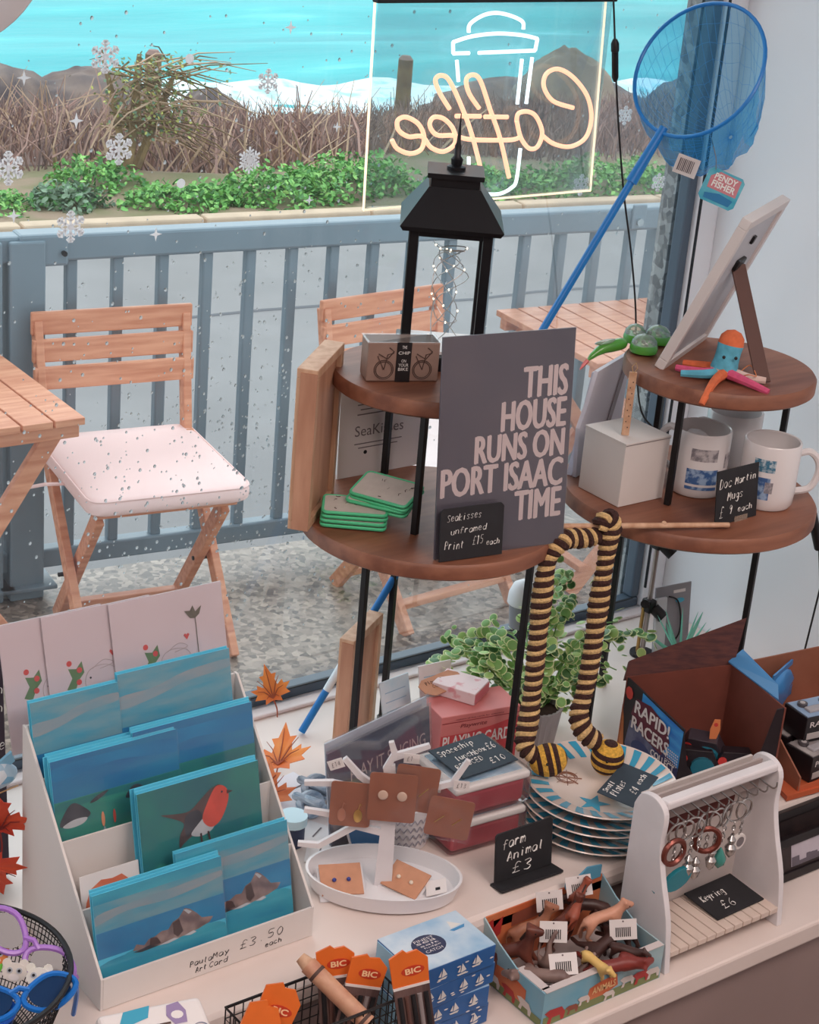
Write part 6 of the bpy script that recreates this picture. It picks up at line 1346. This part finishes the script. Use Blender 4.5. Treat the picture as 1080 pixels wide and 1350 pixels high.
# ------------------------------------------------------------------ lower ledge: keyring stand
ZB = -.0846
t = thing('keyring_stand', 'white wooden keyring stand with hooks on the lower ledge', 'stand', (1.475, 1.268, ZB))
prof = smooth_pts([(0, 0, 0), (.004, .03, 0), (.012, .075, 0), (.030, .125, 0), (.040, .165, 0), (.040, .205, 0), (.048, .220, 0), (.064, .226, 0), (.084, .221, 0), (.094, .202, 0)], 4)
sp = [(p.x, p.y) for p in prof] + [(.094, 0), (.070, 0), (.066, .012), (.026, .012), (.022, 0)]
for x in (0, .206): MB().prism(sp, .009, Matrix(((0, 0, 1, x), (1, 0, 0, 0), (0, 1, 0, 0), (0, 0, 0, 1)))).build('side_panel', white_wood, t, bevel=.001)
MB().box((.1075, .091, .115), (.198, .004, .20)).build('back_panel', M('stand_back', (206, 196, 192), .6), t); MB().box((.1075, .052, .219), (.198, .016, .012)).build('top_shelf', white_wood, t, bevel=.003); MB().box((.1075, .074, .198), (.198, .004, .042), Matrix.Translation((0, 0, 0))).build('hook_rail', M('rail_greige', (176, 162, 158), .6), t); MB().box((.100, .0885, .158), (.165, .002, .036)).build('felt_strip', M('felt_maroon', (96, 44, 40), .9), t)
for k in range(12): MB().box((.0175 + k * .0165, .046, .024), (.0150, .084, .008)).build('slat', M('slat_cream', (216, 198, 186), .55), t, bevel=.0008)
steel = M('hook_steel', (176, 172, 170), .25, metal=.8); hk = None
for k in range(11):
    q = tr(.018 + k * .0178, .072, .198)
    if hk is None: mb = MB(); mb.tube(smooth_pts([(0, 0, 0), (0, -.024, -.003), (0, -.034, -.003), (0, -.038, .002), (0, -.038, .008)], 4), .0012, 5); hk = mb.build('hook', steel, t, smooth=True, mx=q)
    else: inst(hk, 'hook', t, q)
fobs = [('teal_bird', M('fob_teal', (30, 122, 136), .25, coat=.5)), ('silver_charm', steel), ('bronze_ring', M('fob_bronze', (120, 62, 52), .3, metal=.5)), ('teal_drop', M('fob_green', (60, 140, 130), .25, coat=.5)), ('white_round', M('fob_white', (226, 220, 216), .3))]
def keyring(x, drop_, kind, lb):
    q = thing('keyring', lb, 'keyring', (1.475 + x, 1.268 + .036, ZB + .196), rnd_k.uniform(-25, 25), group='keyrings on the hooks'); q.scale = (1.3, 1.3, 1.3)
    nm, m_ = fobs[kind]
    mb = MB(); mb.tube([(.011 * math.cos(a), 0, -.011 + .011 * math.sin(a)) for a in [k * math.pi / 10 for k in range(20)]], .0012, 5, closed=True); mb.build('split_ring', steel, q, smooth=True)
    for k in range(4): mb = MB(); mb.tube([(.0022 * math.cos(a) * (1 if k % 2 else .4), .0022 * math.cos(a) * (.4 if k % 2 else 1), -.025 - k * .0045 + .003 * math.sin(a)) for a in [j * math.pi / 5 for j in range(10)]], .0006, 4, closed=True); mb.build('chain_link', steel, q, smooth=True)
    z_ = -.042 - drop_
    if kind == 0: MB().prism(disc(0, 0, .017, .011, 16), .005, fr((0, .0025, z_ - .012), (.9, 0, .45), (-.45, 0, .9))).build('fob', m_, q, bevel=.001); MB().prism([(0, 0), (.016, .006), (.014, -.006)], .004, fr((-.013, .002, z_ - .018), (-.9, 0, -.45), (.45, 0, -.9))).build('fob_tail', m_, q)
    elif kind == 3: mb = MB(); mb.lathe([(.0005, -.020), (.006, -.014), (.007, -.008), (.003, 0), (.0005, .004)], 12); mb.build('fob', m_, q, smooth=True, mx=tr(0, 0, z_))
    elif kind == 4: MB().cyl((0, -.002, z_ - .006), (0, .002, z_ - .006), .0085, n=16).build('fob', m_, q, smooth=True); MB().cyl((0, -.0024, z_ - .006), (0, -.002, z_ - .006), .0055, n=14).build('fob_inset', M('fob_grey', (120, 112, 114), .4), q)
    elif kind == 2: mb = MB(); mb.tube([(.013 * math.cos(a), 0, z_ + .010 + .013 * math.sin(a)) for a in [k * math.pi / 10 for k in range(20)]], .003, 6, closed=True); mb.build('fob', m_, q, smooth=True)
    else: mb = MB(); mb.lathe([(.0005, -.022), (.004, -.018), (.006, -.010), (.003, -.006), (.0045, -.001), (.001, .004)], 9); mb.build('fob', m_, q, smooth=True, mx=tr(0, 0, z_))
rnd_k = random.Random(9)
KR = [(.022, 0, 2, 'keyring with bronze ring at the left of the stand'), (.036, .012, 0, 'keyring with large teal fob at the left'), (.052, .004, 1, 'silver charm keyring beside the teal fob'), (.066, .010, 1, 'long silver charm keyring in the middle'), (.080, .0, 2, 'keyring with bronze ring in the middle'), (.094, .006, 1, 'silver charm keyring right of the middle'), (.110, .010, 3, 'keyring with small teal drop'), (.128, .0, 1, 'silver charm keyring right of the teal drop'), (.142, .0, 4, 'keyring with white round fob')]
for a in KR: keyring(*a)
t = thing('price_board', 'black chalk price board lying in the keyring stand', 'price sign', mx=Matrix.Translation((1.585, 1.2885, ZB + .0295)) @ Euler((R(4), 0, R(2))).to_matrix().to_4x4())
MB().box((.046, .032, .001), (.090, .062, .002)).build('board', black_board, t, bevel=.0005); hand([('Keyring', .010, .036, .054, .011), ('£6', .026, .012, .052, .014)], chalk, t, .0006, .0024)

# black frames on the lower ledge at the right
for k, (y, lb) in enumerate([(1.338, 'black frame with a grey skyline picture at the right edge'), (1.366, 'black frame leaning behind the skyline frame')]):
    q = thing('photo_frame', lb, 'frame', mx=fr((1.732 + .004 * k, y, ZB + .0005), (1, 0, 0), (0, .22, .97)), group='black frames on the lower ledge'); h_ = .062 + k * .018
    for c, d_ in (((.10, .006, 0), (.2, .012, .010)), ((.10, h_ - .006, 0), (.2, .012, .010)), ((.006, h_ / 2, 0), (.012, h_ - .024, .010)), ((.194, h_ / 2, 0), (.012, h_ - .024, .010))): MB().box(c, d_).build('frame_bar', M('frame_black', (24, 18, 20), .3, var=.2, scale=30), q, bevel=.001)
    MB().box((.10, h_ / 2, -.001), (.178, h_ - .022, .004)).build('mount', M('mount_dark', (52, 40, 40), .5, scale=30, rgb2=(36, 28, 30)), q)
    if k == 0:
        MB().box((.112, .034, .0014), (.12, .034, .001)).build('picture', M('picture_sky', (176, 168, 180), .4, scale=14, rgb2=(196, 190, 198)), q); mb = MB(); rk = random.Random(2); pts = [(.053, .0175)]
        for j in range(16): h0 = .022 + .009 * rk.random(); pts += [(.053 + j * .0074, h0), (.053 + (j + 1) * .0074 - .0004, h0)]
        mb.prism(pts + [(.171, .0175)], .0006, Matrix.Translation((0, 0, .0019))).build('skyline', M('skyline_grey', (96, 90, 100), .5), q)

# ------------------------------------------------------------------ farm animal box
FX0, FX1, FY0, FY1 = 1.270, 1.466, 1.268, 1.390
t = thing('animal_box', 'printed cardboard box holding toy farm animals', 'display box', (FX0, FY0, ZB))
fb = M('farm_sky', (96, 168, 196), .5, scale=6, rgb2=(176, 196, 196)); fo_ = M('farm_orange', (196, 92, 52), .5, scale=20, rgb2=(214, 128, 84)); fbr = M('farm_brown', (140, 74, 56), .5); fin = M('farm_inside', (206, 196, 194), .6)
WX, WY, hF, hB = FX1 - FX0, FY1 - FY0, .050, .078
MB().box((WX / 2, .001, hF / 2), (WX - .004, .002, hF)).build('front_panel', fb, t); MB().box((WX / 2, WY - .001, .042), (WX - .004, .002, .084)).build('back_panel', fo_, t)
for x in (0, WX - .002): MB().prism([(0, 0), (WY, 0), (WY, .084), (WY * .75, .066), (WY * .4, hF), (0, hF)], .002, Matrix(((0, 0, 1, x), (1, 0, 0, 0), (0, 1, 0, 0), (0, 0, 0, 1)))).build('side_panel', fb, t)
MB().box((WX / 2, WY / 2, .001), (WX - .004, WY - .004, .002)).build('bottom', fin, t); MB().box((WX / 2, .004, hF + .0005), (WX - .004, .010, .001)).build('front_fold', fin, t); MB().box((.007, WY * .25, hF + .0005), (.012, WY * .4, .001)).build('side_fold', fin, t)
FA = [fo_, fbr, M('farm_white', (214, 204, 198), .5), M('farm_red', (176, 50, 48), .5), M('farm_green', (120, 132, 84), .5), M('farm_blue', (92, 160, 190), .5)]
def cow(x, y, s_, mi): return (mi, [(x, y), (x + .002 * s_, y + .006 * s_), (x - .003 * s_, y + .011 * s_), (x + .002 * s_, y + .013 * s_), (x + .014 * s_, y + .012 * s_), (x + .018 * s_, y + .006 * s_), (x + .017 * s_, y), (x + .014 * s_, y), (x + .013 * s_, y + .005 * s_), (x + .005 * s_, y + .005 * s_), (x + .004 * s_, y)])
art('front_print', [(4, rect(.002, .001, WX - .002, .014)), (0, [(.07, .012), (.074, .030), (.09, .034), (.118, .036), (.122, .018), (.10, .012)]), cow(.008, .002, 1.6, 3), cow(.040, .004, 1.0, 1), cow(.058, .010, 1.0, 2), cow(.128, .010, 1.2, 2), cow(.150, .006, 1.4, 3), cow(.172, .006, 1.2, 2), cow(.100, .002, 1.0, 2)], FA, t, 0, mx=fr((0, -.0004, 0), (1, 0, 0), (0, 0, 1)))
text_fit('ANIMALS', .078, .116, .020, .030, M('farm_letter', (236, 196, 140), .5), t, 0, mx=fr((0, -.0018, 0), (1, 0, 0), (0, 0, 1)), bold=.02)
art('side_print', [(0, [(.02, .012), (.02, .034), (.06, .040), (.09, .034), (.09, .012)]), (4, rect(.001, .001, WY - .001, .012)), cow(.02, .003, 1.3, 2), cow(.05, .003, 1.3, 3), cow(.08, .004, 1.3, 2)], FA, t, 0, mx=fr((-.0004, WY, 0), (0, -1, 0), (0, 0, 1)))
art('back_print', [(3, [(.03, .078), (.028, .052), (.018, .046), (.006, .046), (.006, .075), (.014, .078), (.016, .064)]), (1, [(.045, .074), (.11, .080), (.11, .060), (.045, .056)])], FA, t, 0, mx=fr((0, WY - .0024, 0), (1, 0, 0), (0, 0, 1)))
lab(MB().prism([(.130, .0), (.19, 0), (.19, .018), (.165, .022), (.150, .012), (.130, .016)], .002, fr((0, WY - .001, .082), (1, 0, 0), (0, 0, 1))).build('crest', FA[5], t), 'blue cut-out crest on the back panel')
def animal(c, rot, s_, m_, lb, kind='horse', ticket=None):
    q = thing('toy_animal', lb, 'toy animal', mx=Matrix.Translation(c) @ Euler(tuple(R(a) for a in rot)).to_matrix().to_4x4() @ Matrix.Scale(s_, 4), group='toy farm animals in the box')
    nk = {'horse': (.020, .016, .034), 'pig': (.018, .003, .023), 'cow': (.020, .006, .026)}[kind]
    V = [((0, 0, .030), .0078), ((-.017, 0, .031), .0080), ((-.023, 0, .029), .0055), ((.016, 0, .030), .0076), ((.023, 0, .032 + nk[1] * .5), .0056), ((.029, 0, .033 + nk[1]), .0052), ((.041, 0, .028 + nk[1]), .0036), ((.027, .005, .041 + nk[1]), .0016), ((.027, -.005, .041 + nk[1]), .0016), ((-.029, 0, .026), .0013), ((-.033, 0, .012), .0011)]
    E_ = [(0, 1), (1, 2), (0, 3), (3, 4), (4, 5), (5, 6), (5, 7), (5, 8), (2, 9), (9, 10)]
    for (bi, x) in ((3, .016), (1, -.019)):
        for sy in (-1, 1):
            k0 = len(V); off = .005 * sy * (1 if bi == 3 else -1); V += [((x, sy * .0065, .021), .0042), ((x + (.002 if bi == 3 else -.005), sy * .0072, .010), .0027), ((x + off, sy * .0074, -.006), .0026)]; E_ += [(bi, k0), (k0, k0 + 1), (k0 + 1, k0 + 2)]
    bm = bmesh.new(); sk = bm.verts.layers.skin.verify(); vs = [bm.verts.new(v[0]) for v in V]
    for v, (_, r_) in zip(vs, V): v[sk].radius = (r_, r_)
    vs[0][sk].use_root = True
    for a, b in E_: bm.edges.new((vs[a], vs[b]))
    me = bpy.data.meshes.new('body'); bm.to_mesh(me); bm.free(); me.materials.append(m_); o = bpy.data.objects.new('body', me); col.objects.link(o); o.parent = q
    sk_ = o.modifiers.new('skin', 'SKIN'); sk_.use_smooth_shade = True; su = o.modifiers.new('sub', 'SUBSURF'); su.levels = 1; su.render_levels = 1
    for sy in (-1, 1): MB().ell((.033, sy * .0042, .032 + nk[1]), .0011, 6, 4).build('eye', MATS['bead_black'], q)
    if kind == 'horse': MB().prism([(.014, .042), (.026, .052), (.030, .044), (.022, .034)], .002, fr((0, .001, 0), (1, 0, 0), (0, 0, 1))).build('mane', M('mane_dark', (50, 34, 30), .7), q)
    if ticket:
        iv = q.matrix_basis.inverted(); tk = MB().box((.0, .0, 0), (.034, .026, .0007)).build('price_ticket', paper, q, mx=iv @ fr(*ticket)); mb = MB()
        for k in range(8): mb.box((-.009 + k * .0025, -.003, .0006), (.0013, .012, .0003))
        stuff(mb.build('barcode', ink, tk)); MB().cyl((0, .0105, .0003), (0, .0105, .0007), .0012, n=8).build('tie_hole', grey_ink, tk)
    return q
br1 = M('toy_chestnut', (112, 60, 46), .45, scale=60, rgb2=(84, 42, 34)); br2 = M('toy_tan', (176, 124, 96), .45, scale=50, rgb2=(150, 96, 74)); br3 = M('toy_dark', (66, 42, 38), .45, var=.2, scale=50); br4 = M('toy_grey', (140, 116, 108), .45, scale=40, rgb2=(110, 88, 84)); br5 = M('toy_pink', (206, 150, 124), .45, var=.1, scale=50); br6 = M('toy_yellow', (222, 184, 110), .45, var=.1, scale=50)
def W(x, y, z): return (FX0 + x, FY0 + y, ZB + z)
VX = (.80, -.58, .05); VY = (.12, .35, .80)
animal(W(.030, .078, .018), (8, -24, -48), 1.25, br1, 'chestnut toy horse rearing at the left of the box', 'horse')
animal(W(.066, .094, .034), (0, -20, -30), 1.05, br2, 'tan toy horse with raised head at the back left', 'horse')
animal(W(.052, .052, .030), (-64, 10, 128), 1.2, br4, 'grey toy cow lying near the left side', 'cow', (W(.066, .066, .074), VX, VY))
animal(W(.086, .046, .058), (150, 18, -55), 1.2, br4, 'grey toy horse lying upside down near the front', 'horse', (W(.046, .022, .062), (.75, -.45, .1), (.45, .3, .7)))
animal(W(.100, .092, .036), (10, -8, 12), 1.05, br1, 'brown toy horse at the back with a price ticket', 'horse', (W(.090, .104, .088), (.85, -.4, .1), (-.3, .4, .8)))
animal(W(.124, .070, .040), (-70, 10, 190), 1.15, br3, 'dark toy cow in the middle of the box', 'cow')
animal(W(.126, .036, .034), (70, -6, -20), 1.25, M('toy_red', (130, 52, 46), .45, var=.2, scale=50), 'reddish toy cow near the front right', 'cow', (W(.150, .030, .070), (.78, -.5, .1), (-.2, .45, .8)))
animal(W(.146, .062, .046), (12, -10, -14), 1.05, br5, 'pink toy goat at the right of the box', 'cow')
animal(W(.150, .098, .034), (0, -6, 150), 1.05, br3, 'dark toy pig at the back right with a price ticket', 'pig', (W(.140, .106, .092), (.85, -.35, .1), (.1, .4, .8)))
animal(W(.096, .012, .040), (30, 10, -80), .8, br6, 'small yellow toy calf at the front edge', 'cow')
animal(W(.146, .014, .034), (20, 0, -60), .8, br3, 'small black toy sheep at the front edge', 'pig')
animal(W(.118, .100, .056), (24, -14, 40), .95, M('toy_rust', (150, 78, 58), .45, var=.15, scale=50), 'rust toy foal on top at the back', 'horse')
animal(W(.168, .045, .020), (0, 20, 100), 1.0, br3, 'dark toy horse wedged at the right end', 'horse')

t = thing('price_board', 'black chalk price board standing behind the farm animal box', 'price sign', mx=fr((1.322, 1.436, .0006), (.995, -.02, 0), (-.02, .12, 1)))
MB().prism([(.0, .004), (.092, .004), (.092, .068), (.089, .071), (.003, .071), (0, .068)], .0025).build('board', black_board, t); MB().box((.046, .0015, .010), (.1, .003, .024)).build('foot', black_board, t)
hand([('farm', .010, .048, .048, .013, .003), ('Animal', .018, .030, .078, .012, .004), ('£3', .026, .010, .062, .014)], chalk, t, .0009, .003)

# ------------------------------------------------------------------ blue fudge boxes
bb = M('box_blue', (36, 92, 154), .4, var=.06, scale=12); bp_ = M('box_pale', (206, 220, 230), .4, scale=20, rgb2=(150, 186, 214))
for k in range(4):
    q = thing('gift_box', ['bottom blue sailing boat box of the stack', 'second blue sailing boat box from the bottom', 'third blue sailing boat box from the bottom', 'top sailing boat box with round blue emblem'][k], 'box', (1.161 + .002 * (-1) ** k, 1.349 - .0015 * k, ZB + .0005 + k * .0292), [1, -2, 2, 0][k], group='stacked sailing boat boxes')
    MB().box((0, 0, .0142), (.116, .078, .0284)).build('carton', bb, q, bevel=.001); MB().box((0, 0, .0286), (.115, .077, .0008)).build('top_label', bp_, q)
    ff = fr((-.058, -.0394, 0), (1, 0, 0), (0, 0, 1)); rr_ = random.Random(k); L_ = []
    for j in range(4): x = .012 + j * .026 + rr_.uniform(-.004, .004); y = .008 + rr_.uniform(0, .006); L_ += [(0, [(x, y), (x + .001, y + .013), (x + .008, y + .002)]), (0, [(x - .001, y + .001), (x - .001, y + .010), (x - .005, y + .002)]), (0, [(x - .006, y - .001), (x + .008, y), (x + .006, y - .003), (x - .004, y - .003)])]
    for j in range(6): x = rr_.uniform(.005, .11); y = rr_.uniform(.004, .025); L_.append((0, disc(x, y, .003, .0011, 8)))
    art('boat_print', L_, [M('boat_white', (222, 220, 216), .5)], q, 0, mx=ff)
    MB().box((-.0585, 0, .0142), (.0008, .074, .026)).build('end_label', M('box_sky', (160, 206, 230), .4), q)
    L_ = []
    for j in range(3): x = .012 + j * .024; y = .010; L_ += [(0, [(x, y), (x + .001, y + .012), (x + .007, y + .002)])]
    art('end_print', L_, [MATS['boat_white']], q, 0, mx=fr((.0584, -.039, 0), (0, 1, 0), (0, 0, 1)))
    if k == 3:
        e = MB().prism(disc(-.012, .0, .022, .018, 24), .0004, Matrix.Translation((0, 0, .0290))).build('emblem', M('emblem_navy', (44, 52, 84), .5), q)
        text_fit('FINEST', -.026, .002, .008, .0125, paper, q, .0297); text_fit('CATCH', -.024, 0, -.0135, -.009, paper, q, .0297)
        for j in range(3): text_fit('sea salt fudge'.split()[j], -.026 + .002 * j, .002, .0035 - j * .005, .0068 - j * .005, paper, q, .0297)
        art('boat_sketch', [(0, [(.03, .012), (.034, .026), (.046, .014)]), (1, [(.026, .010), (.05, .012), (.046, .007), (.03, .006)])], [M('boat_white', (222, 220, 216), .5), M('wave_blue', (70, 140, 190), .5)], q, .0292)

# wire basket with pen packets
t = thing('wire_basket', 'black wire basket of pen packets below the sill edge', 'basket', (.985, 1.335, ZB + .0005))
mb = MB(); hx, hy, hz = .092, .042, .105
for k in range(17):
    x = -hx + 2 * hx * k / 16
    for sy in (-1, 1): mb.tube([(x, sy * hy, .002), (x, sy * hy, hz)], .0008, 4)
    mb.tube([(x, -hy, .002), (x, hy, .002)], .0008, 4)
for k in range(9):
    y = -hy + 2 * hy * k / 8
    for sx in (-1, 1): mb.tube([(sx * hx, y, .002), (sx * hx, y, hz)], .0008, 4)
for k in range(8): z_ = .002 + (hz - .002) * k / 7; mb.tube([(-hx, -hy, z_), (hx, -hy, z_), (hx, hy, z_), (-hx, hy, z_)], .0008, 4, closed=True)
stuff(mb.build('wire_grid', black_metal, t)); mb = MB(); mb.tube([(-hx, -hy, hz), (hx, -hy, hz), (hx, hy, hz), (-hx, hy, hz)], .002, 6, closed=True); mb.build('rim', black_metal, t)
por = M('pack_orange', (226, 112, 44), .4, var=.05, scale=30); pwin = M('pack_window', (120, 96, 92), .25, scale=60, stretch=(1, .1, 1), rgb2=(70, 54, 56), coat=.6)
def pens(mx, lb, w_=.042, h_=.034, low=.09, bent=0):
    q = thing('pen_packet', lb, 'pen packet', mx=mx, group='orange pen packets in the basket')
    MB().prism([(-w_ / 2, 0), (w_ / 2, 0), (w_ / 2 + .002, h_ * .7), (w_ * .28, h_), (.0, h_ * .97), (-.004, h_ * 1.08), (-w_ / 2, h_ * .9)], .003).build('header', por, q)
    MB().box((0, -low / 2, .0015), (w_, low, .004)).build('window', pwin, q, bevel=.001); MB().box((0, -.0015, .0018), (w_, .003, .0042)).build('white_band', paper, q)
    for k in range(5): MB().cyl((-w_ * .36 + k * w_ * .18, -low + .004, .0045), (-w_ * .36 + k * w_ * .18, -.012, .0045), .0028, n=8).build('pen', [ink, M('pen_brown', (96, 66, 60), .4), ink, M('pen_grey', (150, 140, 140), .4), ink][k], q, smooth=True)
    lg = MB().prism(disc(.004, h_ * .42, .0135, .0062, 16), .0004, Matrix.Translation((0, 0, .003))).build('logo_patch', M('logo_red', (196, 62, 36), .4), q); text_fit('BIC', -.005, .013, h_ * .42 - .0036, h_ * .42 + .0036, M('logo_cream', (246, 206, 160), .5), q, .0036, bold=.03)
    return q
pens(fr((1.028, 1.362, .024), (.92, -.38, .08), (.05, .18, .97)), 'orange pen packet at the back of the basket')
pens(fr((1.050, 1.338, .018), (.90, -.42, -.22), (.28, .10, .94)), 'orange pen packet leaning in the middle of the basket')
pens(fr((1.074, 1.283, .046), (.93, -.32, .16), (-.10, .22, .96)), 'orange pen packet in front of the blue boxes', h_=.040)
pens(fr((.918, 1.326, .022), (.80, -.50, -.34), (.42, .10, .88)), 'bent orange pen packet left of the wooden roller', h_=.046)
pens(fr((.884, 1.314, .014), (.80, -.35, -.48), (.52, .20, .80)), 'orange pen packet at the far left end of the basket', h_=.05)
a_, b_ = Vector((.992, 1.366, .048)), Vector((1.026, 1.292, .004)); t = thing('wooden_roller', 'patterned wooden roller poking out of the basket', 'roller', tuple(a_)); MB().cyl((0, 0, 0), b_ - a_, .0105, n=16).build('shaft', M('roller_wood', (206, 160, 130), .5, scale=50, rgb2=(186, 130, 104)), t, smooth=True)
d_ = (b_ - a_).normalized()
for f in (.012, .085): MB().cyl(d_ * f, d_ * (f + .004), .0112, n=16).build('dark_ring', inkb, t, smooth=True)
MB().cyl(d_ * -.012, (0, 0, 0), .0065, .009, n=12).build('tip', pale_wood, t, smooth=True)

# illustrated pack at the lower left
t = thing('illustrated_pack', 'white illustrated pack with brown lettering below the display box', 'pack', mx=fr((.734, 1.366, .062), (.985, -.12, -.08), (.10, .55, .20)))
MB().box((.060, -.01, -.066), (.118, .058, .130)).build('carton', paper, t, bevel=.006, seg=3)
mt = .0
tq = fr((0, 0, 0), (1, 0, 0), (0, 1, 0))
art('drawings', [(0, [(.018, -.004), (.030, .016), (.060, .018), (.054, .004)]), (0, [(.0, -.030), (.018, -.030), (.020, -.012), (.004, -.016)]), (1, [(.074, .002), (.078, .014), (.092, .016), (.097, .004), (.094, -.010), (.080, -.010)]), (2, disc(.086, .001, .007, .005, 12))], [M('ink_cyan', (60, 160, 190), .5), M('ink_mauve', (150, 130, 170), .5), paper], t, -.0006)
text_fit('MEET', .026, .076, -.022, -.006, inkb, t, .0002, bold=.01)
mb = MB()
for cx in (.088, .106): mb.tube([(cx + .008 * math.cos(q), -.020 + .006 * math.sin(q), 0) for q in [k * math.pi / 8 for k in range(16)]], .0006, 4, closed=True)
mb.tube([(.096, -.019, 0), (.098, -.019, 0)], .0006, 4); stuff(mb.build('glasses_sketch', M('ink_slate', (120, 124, 150), .5), t))

# corner of a round hanging sign at the top left
t = thing('round_plaque', 'round pale rimmed plaque cut by the top left corner', 'plaque', mx=fr((.770, 1.848, 1.103), (.80, -.60, 0), (0, .1, 1)))
mb = MB(); mb.lathe([(.070, -.006), (.118, -.006), (.124, -.002), (.124, .006), (.116, .010), (.098, .008), (.096, .004), (.0001, .004)], 56); mb.build('rim', M('plaque_grey', (206, 206, 210), .4), t, smooth=True)
MB().lathe([(.095, .003), (.095, .0055), (.0001, .0055)], 48).build('wood_face', M('plaque_wood', (196, 140, 96), .5, scale=10, rgb2=(170, 112, 76)), t)
for s_ in (-1, 1): MB().cyl((.06 * s_, .10, 0), (.0, .55, 0), .001, n=5).build('cord', MATS['twine'], t)
